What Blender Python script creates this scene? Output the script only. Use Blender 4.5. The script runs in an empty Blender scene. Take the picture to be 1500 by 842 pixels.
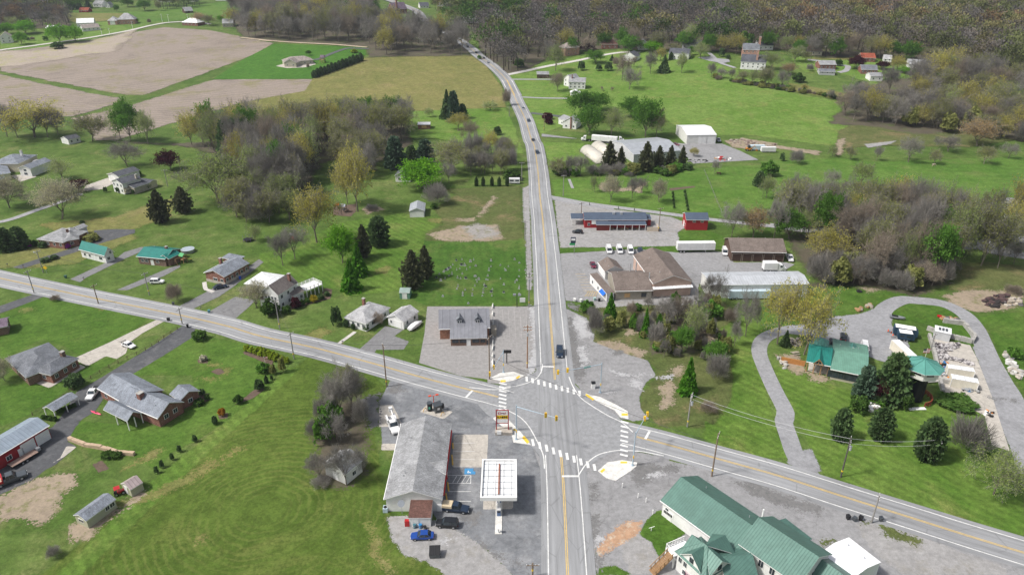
import bpy, math, random
import numpy as np
from mathutils import Vector, Matrix
RND = random.Random(11)
NR = np.random.default_rng(5)
COL = bpy.context.scene.collection
# ------------------------------------------------------------------ camera model and terrain
PW, PH, FOC, HOR, CAMZ = 1500.0, 842.0, 1050.0, -100.0, 110.0
PITCH = math.atan((PH / 2 - HOR) / FOC)
SP, CP = math.sin(PITCH), math.cos(PITCH)

def sst(x):
    x = np.clip(x, 0, 1)
    return x * x * (3 - 2 * x)

def terr(X, Y):
    X = np.asarray(X, float); Y = np.asarray(Y, float)
    h = 22 * sst((Y - 430) / 500) + 0.03 * np.maximum(0, Y - 900) + 0.09 * np.maximum(0, Y - 1250)
    h = h + 10 * sst((Y - 380) / 300) * sst((X - 40) / 180)
    return h

def _s1(x):
    x = 0.0 if x < 0 else 1.0 if x > 1 else x
    return x * x * (3 - 2 * x)

def tz(X, Y):
    h = 22 * _s1((Y - 430) / 500) + 10 * _s1((Y - 380) / 300) * _s1((X - 40) / 180)
    if Y > 900: h += .03 * (Y - 900) + .09 * max(0, Y - 1250)
    return h

def proj(X, Y, Z):
    dy, dz = Y, Z - CAMZ
    d = dy * CP - dz * SP
    v = dy * SP + dz * CP
    return PW / 2 + FOC * X / d, PH / 2 - FOC * v / d, d

def unproj(px, py, z=0.0):
    u = (px - PW / 2) / FOC; v = -(py - PH / 2) / FOC
    d = np.array([u, CP + v * SP, -SP + v * CP])
    if d[1] < 0.02: d[1] = 0.02
    t0, t = 20.0, 20.0
    for i in range(900):
        t = t0 * 1.012
        if CAMZ + d[2] * t < tz(d[0] * t, d[1] * t) + z: break
        t0 = t
    for i in range(26):
        m = (t0 + t) / 2
        if CAMZ + d[2] * m < tz(d[0] * m, d[1] * m) + z: t = m
        else: t0 = m
    return Vector((d[0] * t, d[1] * t, CAMZ + d[2] * t))

def T(n, x, y):
    n -= 1
    return ((0, 380, 740, 1100)[n % 4] + x / 3.7425, (0, 200, 400, 617)[n // 4] + y / 3.7425)

def PL(s):
    """'tile x y x y|tile x y' -> source pixels ; tile 0 = source pixels"""
    out = []
    for part in s.split('|'):
        v = [float(a) for a in part.split()]
        for i in range(1, len(v), 2):
            out.append((v[i], v[i + 1]) if v[0] == 0 else T(int(v[0]), v[i], v[i + 1]))
    return out

def G(p, z=0.0):
    """(tile,x,y) or (x,y) -> world"""
    return unproj(*(T(*p) if len(p) == 3 else p), z)

def hgt(p, hpx):
    """metres a vertical of hpx source pixels has at ground pixel p"""
    w = G(p); sx, sy = (T(*p) if len(p) == 3 else p)
    lo, hi = 0.0, 60.0
    for i in range(30):
        m = (lo + hi) / 2
        if proj(w.x, w.y, w.z + m)[1] > sy - hpx: lo = m
        else: hi = m
    return lo

# ------------------------------------------------------------------ material helpers
EDGED = set()
class NT:
    def __init__(self, name):
        self.m = bpy.data.materials.new(name); self.m.use_nodes = True
        self.t = self.m.node_tree; self.t.nodes.clear()
        self.out = self.t.nodes.new('ShaderNodeOutputMaterial')
    def n(self, typ, ins=None, **props):
        nd = self.t.nodes.new('ShaderNode' + typ)
        for k, v in props.items(): setattr(nd, k, v)
        for k, v in (ins or {}).items(): self.put(nd.inputs[k], v)
        return nd
    def put(self, sock, v):
        if isinstance(v, bpy.types.NodeSocket): self.t.links.new(v, sock)
        elif v is not None:
            if sock.type == 'RGBA' and len(v) == 3: v = (*v, 1)
            sock.default_value = v
    def pos(self): return self.n('NewGeometry').outputs['Position']
    def obj(self): return self.n('TexCoord').outputs['Object']
    def rnd(self): return self.n('ObjectInfo').outputs['Random']
    def attr(self, a): return self.n('Attribute', attribute_name=a)
    def noise(self, scale, vec, detail=3, rough=.6, dist=0):
        return self.n('TexNoise', {'Scale': scale, 'Vector': vec, 'Detail': detail, 'Roughness': rough, 'Distortion': dist}).outputs['Fac']
    def mapr(self, v, a, b, c=0.0, d=1.0, smooth=True):
        return self.n('MapRange', {0: v, 1: a, 2: b, 3: c, 4: d}, interpolation_type='SMOOTHSTEP' if smooth else 'LINEAR').outputs[0]
    def math(self, op, a, b=None, c=None):
        i = {0: a}
        if b is not None: i[1] = b
        if c is not None: i[2] = c
        return self.n('Math', i, operation=op).outputs[0]
    def mix(self, f, a, b, blend='MIX'):
        nd = self.n('Mix', data_type='RGBA', blend_type=blend)
        self.put(nd.inputs[0], f); self.put(nd.inputs[6], a); self.put(nd.inputs[7], b)
        return nd.outputs[2]
    def scale(self, col, f):
        return self.n('VectorMath', {0: col, 'Scale': f}, operation='SCALE').outputs[0]
    def sep(self, v): return self.n('SeparateXYZ', {0: v}).outputs
    def bump(self, h, s=.3, d=.05):
        return self.n('Bump', {'Height': h, 'Strength': s, 'Distance': d}).outputs[0]
    def bsdf(self, col, rough=.8, metal=0.0, normal=None, spec=.3, coat=0):
        i = {'Base Color': col, 'Roughness': rough, 'Metallic': metal, 'Specular IOR Level': spec, 'Coat Weight': coat}
        if normal is not None: i['Normal'] = normal
        return self.n('BsdfPrincipled', i).outputs[0]
    def done(self, shader, edge=None):
        if edge: EDGED.add(self.m.name)
        if edge:                       # ragged boundary from the signed distance stored on the patch
            w, amp, sc = edge
            a = self.attr('sd').outputs['Fac']
            nz = self.noise(sc, self.pos(), 4, .65)
            v = self.math('ADD', a, self.math('MULTIPLY', self.math('SUBTRACT', nz, .5), amp))
            fn = self.noise(max(1.6, min(9, 3 / w)), self.pos(), 3, .8)     # broken up by a fine mottle, never half-covered
            al = self.math('GREATER_THAN', self.math('ADD', v, self.math('MULTIPLY', self.math('SUBTRACT', fn, .5), 2.4 * w)), 0.0)
            tr = self.n('BsdfTransparent').outputs[0]
            shader = self.n('MixShader', {0: al, 1: tr, 2: shader}).outputs[0]
        self.t.links.new(shader, self.out.inputs[0])
        return self.m

MAT = {}
def cached(f):
    def g(name, *a, **k):
        if name not in MAT: MAT[name] = f(name, *a, **k)
        return MAT[name]
    return g

@cached
def plain(name, col, rough=.7, var=.15, sc=1.5, metal=0, rand=0, spec=.3, coat=0):
    n = NT(name); o = n.obj()
    f = n.mapr(n.math('ADD', n.math('MULTIPLY', n.noise(sc, o, 4), .6), n.math('MULTIPLY', n.noise(sc * 7, o, 3), .4)), .3, .7, 1 - var, 1 + var)
    c = n.scale(col, f)
    if rand: c = n.scale(c, n.mapr(n.rnd(), 0, 1, 1 - rand, 1 + rand, False))
    return n.done(n.bsdf(c, rough, metal, None, spec, coat))

@cached
def grass(name, c1, c2, dry, dryamt=.35, stripe=None, rings=None, edge=None, spot=None):
    n = NT(name); p = n.pos()
    big = n.noise(.018, p, 4, .6); mid = n.noise(.11, p, 4, .65); fine = n.noise(1.3, p, 4, .75); tiny = n.noise(6, p, 3, .7)
    c = n.mix(n.mapr(n.math('ADD', n.math('MULTIPLY', big, .5), n.math('MULTIPLY', mid, .5)), .36, .64), c1, c2)
    dm = n.math('MULTIPLY', n.mapr(n.noise(.06, p, 6, .7, .6), .5, .72), dryamt * 2)
    c = n.mix(n.n('Clamp', {0: n.math('MULTIPLY', dm, n.mapr(fine, .3, .65, .3, 1))}).outputs[0], c, dry)
    if stripe:
        ang, per, st = stripe
        s = n.sep(p)
        q = n.math('ADD', n.math('MULTIPLY', s[0], math.cos(ang)), n.math('MULTIPLY', s[1], math.sin(ang)))
        q = n.math('ADD', q, n.math('MULTIPLY', mid, per * .8))
        w = n.math('SINE', n.math('MULTIPLY', q, 2 * math.pi / per))
        c = n.scale(c, n.mapr(n.math('ADD', w, n.math('MULTIPLY', n.math('SUBTRACT', fine, .5), 1.5)), -1, 1, 1 - st, 1 + st))
    if rings:
        cx, cy, per, st, r0, r1 = rings
        d = n.n('VectorMath', {0: p, 1: (cx, cy, 0)}, operation='DISTANCE').outputs['Value']
        dd = n.math('ADD', d, n.math('MULTIPLY', mid, 4.0))
        w = n.math('SINE', n.math('MULTIPLY', dd, 2 * math.pi / per))
        msk = n.math('MULTIPLY', n.mapr(d, r0, r0 + 4), n.mapr(d, r1, r1 - 12))
        msk = n.math('MULTIPLY', msk, n.mapr(n.noise(.05, p), .35, .6))
        c = n.mix(n.math('MULTIPLY', msk, n.mapr(w, .1, .9, 0, st)), c, n.scale(dry, 1.15))
    if spot:
        c = n.mix(n.mapr(n.noise(spot[1], p, 5, .75), spot[2], spot[2] + .1), c, spot[0])
    c = n.scale(c, n.math('MULTIPLY', n.mapr(fine, .2, .8, .72, 1.28), n.mapr(tiny, .2, .8, .75, 1.25)))
    c = n.scale(c, n.mapr(n.noise(.35, p, 5, .75, .5), .3, .7, .8, 1.2))
    h = n.math('ADD', n.math('MULTIPLY', fine, .6), n.math('MULTIPLY', tiny, .4))
    return n.done(n.bsdf(c, .95, 0, n.bump(h, .5, .25), .1), edge)

@cached
def pave(name, col, dark=.6, cracks=.5, stain=.5, edge=(.25, .35, 1.2), ssc=.12, tint=None, rowlines=None):
    """asphalt, gravel, concrete, soil: mottled, stained and cracked"""
    n = NT(name); p = n.pos()
    a = n.noise(ssc, p, 6, .7, .8); b = n.noise(.9, p, 5, .7); f = n.noise(9, p, 3, .7)
    c = n.mix(n.math('MULTIPLY', n.mapr(a, .46, .68), stain), col, tuple(x * dark for x in col))
    if tint: c = n.mix(n.mapr(n.noise(ssc * 1.7, p, 5, .7), .5, .66), c, tint)
    if cracks:
        pd = n.n('VectorMath', {0: p, 1: n.scale(n.n('TexNoise', {'Scale': .25, 'Vector': p, 'Detail': 4}).outputs['Color'], 3.0)}, operation='ADD').outputs[0]
        v = n.n('TexVoronoi', {'Scale': .13, 'Vector': pd}, feature='DISTANCE_TO_EDGE').outputs['Distance']
        cr = n.math('MULTIPLY', n.mapr(v, .0, .014, 1, 0), cracks)
        c = n.mix(cr, c, tuple(x * .35 for x in col))
    if rowlines:
        ang, per, st = rowlines; s = n.sep(p)
        q = n.math('ADD', n.math('MULTIPLY', s[0], math.cos(ang)), n.math('MULTIPLY', s[1], math.sin(ang)))
        q = n.math('ADD', q, n.math('MULTIPLY', n.noise(.02, p), per * 3))
        w = n.math('SINE', n.math('MULTIPLY', q, 2 * math.pi / per))
        c = n.scale(c, n.mapr(n.math('ADD', w, n.math('MULTIPLY', n.math('SUBTRACT', b, .5), 2)), -1, 1, 1 - st, 1 + st))
    c = n.scale(c, n.math('MULTIPLY', n.mapr(b, .25, .75, .82, 1.18), n.mapr(f, .25, .75, .85, 1.15)))
    return n.done(n.bsdf(c, .9, 0, n.bump(f, .3, .03), .25), edge)

@cached
def road_mat(name, col):
    n = NT(name); p = n.pos(); uv = n.sep(n.n('UVMap').outputs[0])
    u = uv[0]; v = uv[1]
    au = n.math('ABSOLUTE', u)
    wp = n.math('ABSOLUTE', n.math('SUBTRACT', n.math('ABSOLUTE', n.math('SUBTRACT', au, 1.8)), .85))
    c = n.mix(n.mapr(wp, .0, .55, .5, 0), col, tuple(x * 1.16 for x in col))
    oil = n.math('ABSOLUTE', n.math('SUBTRACT', au, 1.8))
    c = n.mix(n.math('MULTIPLY', n.mapr(oil, 0, .4, 1, 0), .25), c, tuple(x * .6 for x in col))
    vec = n.n('CombineXYZ', {0: n.math('MULTIPLY', u, 1.0), 1: n.math('MULTIPLY', v, .04)}).outputs[0]
    c = n.scale(c, n.mapr(n.noise(1.2, vec, 5, .7), .3, .7, .84, 1.14))
    patch = n.noise(.03, p, 3, .5)
    c = n.scale(c, n.mapr(patch, .35, .65, .9, 1.1))
    vv = n.n('CombineXYZ', {0: n.math('MULTIPLY', u, .35), 1: n.math('MULTIPLY', v, .09)}).outputs[0]
    vo = n.n('TexVoronoi', {'Scale': 1.0, 'Vector': vv}, feature='DISTANCE_TO_EDGE').outputs['Distance']
    c = n.mix(n.math('MULTIPLY', n.mapr(vo, 0, .02, 1, 0), .35), c, tuple(x * .4 for x in col))
    f = n.noise(12, p, 3, .7)
    c = n.scale(c, n.mapr(f, .3, .7, .9, 1.1))
    return n.done(n.bsdf(c, .85, 0, n.bump(f, .2, .02), .3))

@cached
def shingle(name, col, var=.25):
    n = NT(name); o = n.obj()
    br = n.n('TexBrick', {'Vector': n.n('Mapping', {0: o, 3: (1, 1, 1)}).outputs[0], 'Color1': (.8, .8, .8, 1), 'Color2': (1.15, 1.15, 1.15, 1), 'Mortar': (.75, .75, .75, 1), 'Scale': 1.6, 'Mortar Size': .012, 'Brick Width': .6, 'Row Height': .28}).outputs[0]
    st = n.noise(.35, o, 5, .7, .4); f = n.noise(5, o, 4, .8)
    c = n.mix(1, col, br, 'MULTIPLY')
    c = n.scale(c, n.math('MULTIPLY', n.mapr(st, .3, .7, 1 - var, 1 + var), n.mapr(f, .25, .75, .7, 1.3)))
    return n.done(n.bsdf(c, .9, 0, n.bump(f, .4, .03), .2))

@cached
def seam(name, col, axis=0, per=.6, rough=.45, metal=.1, depth=.16):
    """standing-seam sheet; axis = local axis the seams are counted along"""
    n = NT(name); o = n.obj(); s = n.sep(o)
    fr = n.math('FRACT', n.math('MULTIPLY', s[axis], 1 / per))
    ln = n.mapr(n.math('ABSOLUTE', n.math('SUBTRACT', fr, .5)), .36, .47)
    st = n.noise(.5, o, 5, .7)
    c = n.scale(col, n.mapr(st, .3, .7, .86, 1.12))
    c = n.mix(n.math('MULTIPLY', ln, depth * 2.2), c, tuple(x * .45 for x in col))
    return n.done(n.bsdf(c, rough, metal, n.bump(ln, .6, .05), .4))

@cached
def brick(name, col):
    n = NT(name); o = n.obj(); s = n.sep(o)
    v = n.n('CombineXYZ', {0: n.math('ADD', s[0], s[1]), 1: s[2]}).outputs[0]
    br = n.n('TexBrick', {'Vector': v, 'Color1': (*[x * .8 for x in col], 1), 'Color2': (*[min(1, x * 1.3) for x in col], 1), 'Mortar': (.32, .29, .26, 1), 'Scale': 3.2, 'Mortar Size': .018, 'Brick Width': .75, 'Row Height': .25}).outputs[0]
    c = n.scale(br, n.mapr(n.noise(.8, o, 4), .3, .7, .8, 1.15))
    return n.done(n.bsdf(c, .9, 0, None, .2))

@cached
def siding(name, col, per=.2, vertical=False, dep=.3):
    n = NT(name); o = n.obj(); s = n.sep(o)
    q = n.math('ADD', s[0], s[1]) if vertical else s[2]
    fr = n.math('FRACT', n.math('MULTIPLY', q, 1 / per))
    c = n.mix(n.math('MULTIPLY', n.mapr(fr, .75, 1), dep), col, tuple(x * .5 for x in col))
    c = n.scale(c, n.mapr(n.noise(.6, o, 5, .7), .3, .7, .88, 1.06))
    return n.done(n.bsdf(c, .7, 0, None, .3))

@cached
def leaf(name, c1, c2, sc=3.0, rand=.25, trans=.25):
    n = NT(name); o = n.obj(); g = n.pos()
    f = n.mapr(n.noise(sc, o, 3, .7), .32, .68)
    c = n.mix(f, c1, c2)
    c = n.scale(c, n.mapr(n.rnd(), 0, 1, 1 - rand, 1 + rand, False))
    c = n.scale(c, n.mapr(n.noise(2.5, g, 2, .8), .25, .75, .7, 1.3))
    d = n.n('BsdfDiffuse', {'Color': c}).outputs[0]
    t = n.n('BsdfTranslucent', {'Color': n.scale(c, 1.2)}).outputs[0]
    return n.done(n.n('MixShader', {0: trans, 1: d, 2: t}).outputs[0])

@cached
def tinted(name, rough=.9):
    n = NT(name); c = n.attr('tint').outputs['Color']
    c = n.scale(c, n.mapr(n.noise(.15, n.pos(), 3, .7), .25, .75, .8, 1.2))
    return n.done(n.n('BsdfDiffuse', {'Color': c}).outputs[0])

@cached
def glass(name, col=(.03, .04, .05), rough=.12):
    n = NT(name)
    c = n.scale(col, n.mapr(n.noise(.7, n.obj(), 2), .3, .7, .6, 1.5))
    return n.done(n.bsdf(c, rough, 0, None, .6))

# ------------------------------------------------------------------ mesh builder and objects
class MB:
    def __init__(s, M=None):
        s.v = []; s.f = []; s.mi = []; s.M = M or Matrix.Identity(4); s.uv = None
    def pt(s, p):
        s.v.append(tuple(s.M @ Vector(p))); return len(s.v) - 1
    def face(s, idx, m=0):
        s.f.append(tuple(idx)); s.mi.append(m)
    def poly(s, pts, m=0):
        s.face([s.pt(p) for p in pts], m)
    def box(s, x0, x1, y0, y1, z0, z1, m=0, top=None):
        i = [s.pt(p) for p in ((x0, y0, z0), (x1, y0, z0), (x1, y1, z0), (x0, y1, z0), (x0, y0, z1), (x1, y0, z1), (x1, y1, z1), (x0, y1, z1))]
        for k, q in enumerate(((0, 3, 2, 1), (4, 5, 6, 7), (0, 1, 5, 4), (1, 2, 6, 5), (2, 3, 7, 6), (3, 0, 4, 7))):
            s.face([i[a] for a in q], top if (top is not None and k == 1) else m)
        return s
    def tube(s, p0, p1, r0, r1=None, n=8, m=0, caps=True):
        p0, p1 = Vector(p0), Vector(p1); r1 = r0 if r1 is None else r1
        d = (p1 - p0).normalized(); a = d.orthogonal().normalized(); b = d.cross(a)
        A = []; B = []
        for k in range(n):
            t = 2 * math.pi * k / n; o = a * math.cos(t) + b * math.sin(t)
            A.append(s.pt(p0 + o * r0)); B.append(s.pt(p1 + o * r1))
        for k in range(n):
            s.face((A[k], A[(k + 1) % n], B[(k + 1) % n], B[k]), m)
        if caps: s.face(A[::-1], m); s.face(B, m)
        return s
    def loft(s, rings, m=0, cap=True):
        idx = [[s.pt(p) for p in r] for r in rings]; n = len(rings[0])
        for a, b in zip(idx, idx[1:]):
            for k in range(n): s.face((a[k], a[(k + 1) % n], b[(k + 1) % n], b[k]), m)
        if cap: s.face(idx[0][::-1], m); s.face(idx[-1], m)
        return s
    def prism(s, pts, z0, z1, m=0, mt=None):
        a = [s.pt((p[0], p[1], z0)) for p in pts]; b = [s.pt((p[0], p[1], z1)) for p in pts]; n = len(pts)
        for k in range(n): s.face((a[k], a[(k + 1) % n], b[(k + 1) % n], b[k]), m)
        s.face(b, m if mt is None else mt); s.face(a[::-1], m)
        return s
    def shell(s, polys, t=.16, m=0, side=1):
        """solid of given top polygons, thickness t downwards"""
        key = {}; top = []; bot = []
        def gp(p):
            k = tuple(round(c, 3) for c in p)
            if k not in key:
                key[k] = (s.pt(p), s.pt((p[0], p[1], p[2] - t)))
            return key[k]
        edges = {}
        for pl in polys:
            ids = [gp(p) for p in pl]
            s.face([i[0] for i in ids], m); s.face([i[1] for i in ids][::-1], side)
            for a, b in zip(ids, ids[1:] + ids[:1]):
                e = (min(a[0], b[0]), max(a[0], b[0])); edges.setdefault(e, []).append((a, b))
        for e, l in edges.items():
            if len(l) == 1:
                a, b = l[0]; s.face((a[1], b[1], b[0], a[0]), side)
        return s
    def build(s, name, mats, parent=None, smooth=False):
        me = bpy.data.meshes.new(name); me.from_pydata(s.v, [], s.f)
        for m in (mats if isinstance(mats, (list, tuple)) else [mats]): me.materials.append(m)
        me.polygons.foreach_set('material_index', s.mi)
        if smooth: me.polygons.foreach_set('use_smooth', [True] * len(s.f))
        o = bpy.data.objects.new(name, me); COL.objects.link(o)
        if parent: o.parent = parent
        return o

def tag(o, label=None, cat=None, group=None, kind=None):
    if label: o['label'] = label
    if cat: o['category'] = cat
    if group: o['group'] = group
    if kind: o['kind'] = kind
    return o

def thing(name, label, cat, loc=(0, 0, 0), rot=0, group=None):
    o = bpy.data.objects.new(name, None); COL.objects.link(o)
    o.location = loc; o.rotation_euler = (0, 0, rot); o.empty_display_size = .5
    return tag(o, label, cat, group)

def dup(root, loc, rot=None, label=None, group=None, scale=None):
    r = root.copy(); COL.objects.link(r); r.location = loc
    if rot is not None: r.rotation_euler = (0, 0, rot)
    if scale: r.scale = scale
    if label: r['label'] = label
    if group: r['group'] = group
    for ch in list(root.children):
        c = ch.copy(); COL.objects.link(c); c.parent = r
        for g in list(ch.children):
            d = g.copy(); COL.objects.link(d); d.parent = c
    return r

# ------------------------------------------------------------------ ground sheets
def zoff(layer, Y):
    return layer * (.008 + .0001 * max(0, Y - 120) + (.02 if Y > 370 else 0))

def sdist(P, poly):
    """signed distance (inside positive) of points P (n,2) to polygon"""
    poly = np.asarray(poly); n = len(poly)
    best = np.full(len(P), 1e18); ins = np.zeros(len(P), bool)
    for i in range(n):
        a = poly[i]; b = poly[(i + 1) % n]; ab = b - a; l2 = max(ab @ ab, 1e-9)
        t = np.clip(((P - a) @ ab) / l2, 0, 1)
        d = P - (a + t[:, None] * ab)
        best = np.minimum(best, (d * d).sum(1))
        c = ((a[1] > P[:, 1]) != (b[1] > P[:, 1]))
        with np.errstate(divide='ignore', invalid='ignore'):
            xi = (b[0] - a[0]) * (P[:, 1] - a[1]) / (b[1] - a[1]) + a[0]
        ins ^= c & (P[:, 0] < xi)
    d = np.sqrt(best)
    return np.where(ins, d, -d)

_AC = [0]
def area(name, pts, m, layer=1, margin=1.5, maxn=150, world=False, smooth=0, cell=None):
    """flat patch of ground bounded by a pixel outline"""
    if isinstance(pts, str): pts = PL(pts)
    W = [(p[0], p[1]) for p in pts] if world else [tuple(unproj(*p))[:2] for p in pts]
    for _ in range(smooth):
        Q = []
        for a, b in zip(W, W[1:] + W[:1]):
            Q += [(a[0] * .75 + b[0] * .25, a[1] * .75 + b[1] * .25), (a[0] * .25 + b[0] * .75, a[1] * .25 + b[1] * .75)]
        W = Q
    W = np.array(W); lo = W.min(0) - margin; hi = W.max(0) + margin
    cs = cell or max(.5, max(hi - lo) / maxn)
    nx, ny = [int(math.ceil(d / cs)) + 1 for d in (hi - lo)]
    X, Y = np.meshgrid(lo[0] + cs * np.arange(nx), lo[1] + cs * np.arange(ny))
    P = np.stack([X.ravel(), Y.ravel()], 1)
    sd = sdist(P, W)
    _AC[0] += 1; layer += (_AC[0] % 45) * .02
    Z = terr(P[:, 0], P[:, 1]) + np.array([zoff(layer, y) for y in P[:, 1]])
    q = np.arange(nx * ny).reshape(ny, nx)
    quads = np.stack([q[:-1, :-1], q[:-1, 1:], q[1:, 1:], q[1:, :-1]], -1).reshape(-1, 4)
    keep = sd[quads].max(1) > -margin
    quads = quads[keep]
    used, inv = np.unique(quads, return_inverse=True); quads = inv.reshape(-1, 4)
    V = np.column_stack([P[used], Z[used]])
    me = bpy.data.meshes.new(name)
    me.from_pydata(V.tolist(), [], quads.tolist())
    a = me.attributes.new('sd', 'FLOAT', 'POINT'); a.data.foreach_set('value', sd[used].astype(np.float32))
    me.materials.append(m)
    o = bpy.data.objects.new(name, me); COL.objects.link(o)
    return tag(o, kind='structure')

def spline(W, step=2.0):
    P = [Vector((p[0], p[1])) for p in W]
    P = [P[0] * 2 - P[1]] + P + [P[-1] * 2 - P[-2]]
    out = []
    for i in range(1, len(P) - 2):
        p0, p1, p2, p3 = P[i - 1:i + 3]
        n = max(1, int((p2 - p1).length / step))
        for k in range(n):
            t = k / n
            out.append(.5 * ((2 * p1) + (p2 - p0) * t + (2 * p0 - 5 * p1 + 4 * p2 - p3) * t * t + (3 * p1 - p0 - 3 * p2 + p3) * t ** 3))
    out.append(P[-2])
    return out

def path_of(s, step=2.0):
    return spline([unproj(*p) for p in PL(s)], step)

def strip(name, path, l, r, m, layer, y0=None, y1=None, dash=None, cond=None):
    """ribbon along a world path from offset l (left, negative) to r"""
    v = []; f = []; uv = []; s = 0; prev = None; nseg = max(1, int(abs(r - l) / 2.5))
    n = len(path)
    rows = []; _AC[0] += 1; layer += (_AC[0] % 45) * .02
    for i, p in enumerate(path):
        d = (path[min(i + 1, n - 1)] - path[max(i - 1, 0)]).normalized(); nrm = Vector((d.y, -d.x))
        if prev is not None: s += (p - prev).length
        prev = p
        row = []
        for k in range(nseg + 1):
            u = l + (r - l) * k / nseg; q = p + nrm * u
            row.append(len(v)); v.append((q.x, q.y, tz(q.x, q.y) + zoff(layer, q.y))); uv.append((u, s))
        rows.append((row, s, p))
    for (a, s0, p0), (b, s1, p1) in zip(rows, rows[1:]):
        if cond and not cond(p0): continue
        if dash and (s0 % (dash[0] + dash[1])) > dash[0]: continue
        for k in range(nseg): f.append((a[k], a[k + 1], b[k + 1], b[k]))
    me = bpy.data.meshes.new(name); me.from_pydata(v, [], f); me.materials.append(m)
    ul = me.uv_layers.new(name='UVMap')
    for lp in me.loops: ul.data[lp.index].uv = uv[lp.vertex_index]
    o = bpy.data.objects.new(name, me); COL.objects.link(o)
    return tag(o, kind='structure')
# ------------------------------------------------------------------ colours
LAWN1, LAWN2, DRYC = (.055, .102, .019), (.108, .16, .04), (.21, .19, .09)
M_GROUND = grass('turf', LAWN1, LAWN2, DRYC, .3)
M_FARM = grass('farm_turf', (.09, .17, .026), (.14, .212, .05), (.2, .2, .07), .35, edge=(1.5, 5, .12))
M_BRIGHT = grass('mown_turf', (.045, .125, .016), (.065, .155, .022), (.1, .16, .04), .12, stripe=(2.2, 5.5, .07), edge=(.4, .5, .4))
M_LAWN_A = grass('striped_turf', (.062, .125, .018), (.11, .175, .034), (.2, .19, .07), .3, stripe=(.75, 2.6, .1), edge=(1.0, 2, .3))
M_LAWN_B = grass('yard_turf', (.05, .108, .015), (.085, .15, .027), (.13, .15, .045), .22, stripe=(2.1, 2.2, .04), edge=(.6, .8, .5))
M_PASTURE = grass('pasture_turf', (.065, .138, .021), (.105, .18, .036), (.15, .16, .06), .35, stripe=(1.45, 7, .03), edge=(1.5, 3, .2))
M_OLD = grass('cemetery_turf', (.04, .098, .014), (.07, .13, .025), (.16, .15, .06), .3, stripe=(.1, 3, .04), edge=(.5, 1, .5))
M_ROUGH = grass('scrub_turf', (.075, .1, .03), (.11, .12, .045), (.2, .15, .085), .6, edge=(2.5, 5, .25))
M_YELLOW = grass('cover_crop', (.135, .145, .045), (.19, .178, .065), (.25, .2, .1), .35, stripe=(.4, 9, .025), edge=(1.5, 3, .15), spot=((.33, .28, .03), .05, .66))
M_DRY = grass('straw_turf', (.13, .15, .045), (.18, .17, .06), (.24, .2, .1), .4, edge=(3, 7, .2))
M_SOIL = pave('tilled_soil', (.25, .208, .175), .78, 0, .9, (3, 7, .1), .03, tint=(.2, .18, .1), rowlines=(1.3, 4.5, .09))
M_SOIL_SUN = pave('tilled_soil_painted_sun', (.33, .28, .23), .85, 0, .8, (14, 30, .03), .03, tint=(.3, .28, .15), rowlines=(1.3, 4.5, .05))  # tilled soil with sunlight from a cloud gap painted in as paler colour
M_DIRT = pave('bare_dirt', (.29, .235, .175), .68, 0, .6, (3, 7, .22), .2, tint=(.16, .16, .07))
M_MULCH = pave('mulch', (.12, .085, .065), .7, 0, .6, (.4, .8, .8), .3)
M_ROAD = road_mat('road_asphalt', (.255, .26, .27))
M_SHOULD = pave('shoulder_gravel', (.27, .27, .27), .72, .15, .5, (.9, 1.6, .5), .15)
M_LOT = pave('old_asphalt', (.255, .254, .26), .7, .3, .65, (.5, 1.0, .5), .1)
M_LOTP = pave('brown_lot_asphalt', (.265, .256, .252), .95, 0, .35, (.12, .1, 1), .06)
M_LOTD = pave('sealed_asphalt', (.185, .193, .207), .6, .3, .75, (.4, .7, .5), .09, tint=(.24, .245, .255))
M_DRIVE = pave('driveway_asphalt', (.185, .185, .19), .75, .4, .5, (.25, .4, .8), .15)
M_DRIVED = pave('dark_driveway_asphalt', (.085, .088, .095), .8, .2, .5, (.25, .4, .8), .15, tint=(.12, .12, .125))
M_GRAVEL = pave('gravel', (.265, .267, .28), .7, 0, .6, (.8, 1.6, .5), .15)
M_GRAVELB = pave('brown_gravel', (.29, .284, .282), .72, 0, .65, (1.0, 2.4, .4), .15, tint=(.25, .24, .225))
M_CONC = pave('concrete', (.42, .39, .35), .82, .5, .4, (.1, .05, 1), .2)
M_CONCW = pave('new_concrete', (.62, .61, .58), .85, .2, .6, (.08, .0, 1), .2)
M_RUST = pave('rusty_stain', (.40, .25, .16), .7, 0, .7, (1.5, 3, .4), .4, tint=(.45, .38, .3))
M_GRIME = pave('dark_grime', (.165, .163, .163), .75, .1, .5, (3.0, 5.5, .45), .3)
M_LIGHTPATCH = pave('pale_asphalt', (.38, .38, .39), .85, .1, .5, (2.4, 4.5, .5), .3)
M_WHITE = pave('white_road_paint', (.68, .68, .67), .72, 0, .7, (.05, .03, 3), .6)
M_YELLOWP = pave('yellow_road_paint', (.62, .43, .13), .85, 0, .3, (.05, .03, 3), .6)
M_TACT = plain('yellow_tactile', (.75, .5, .05), .8)

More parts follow.
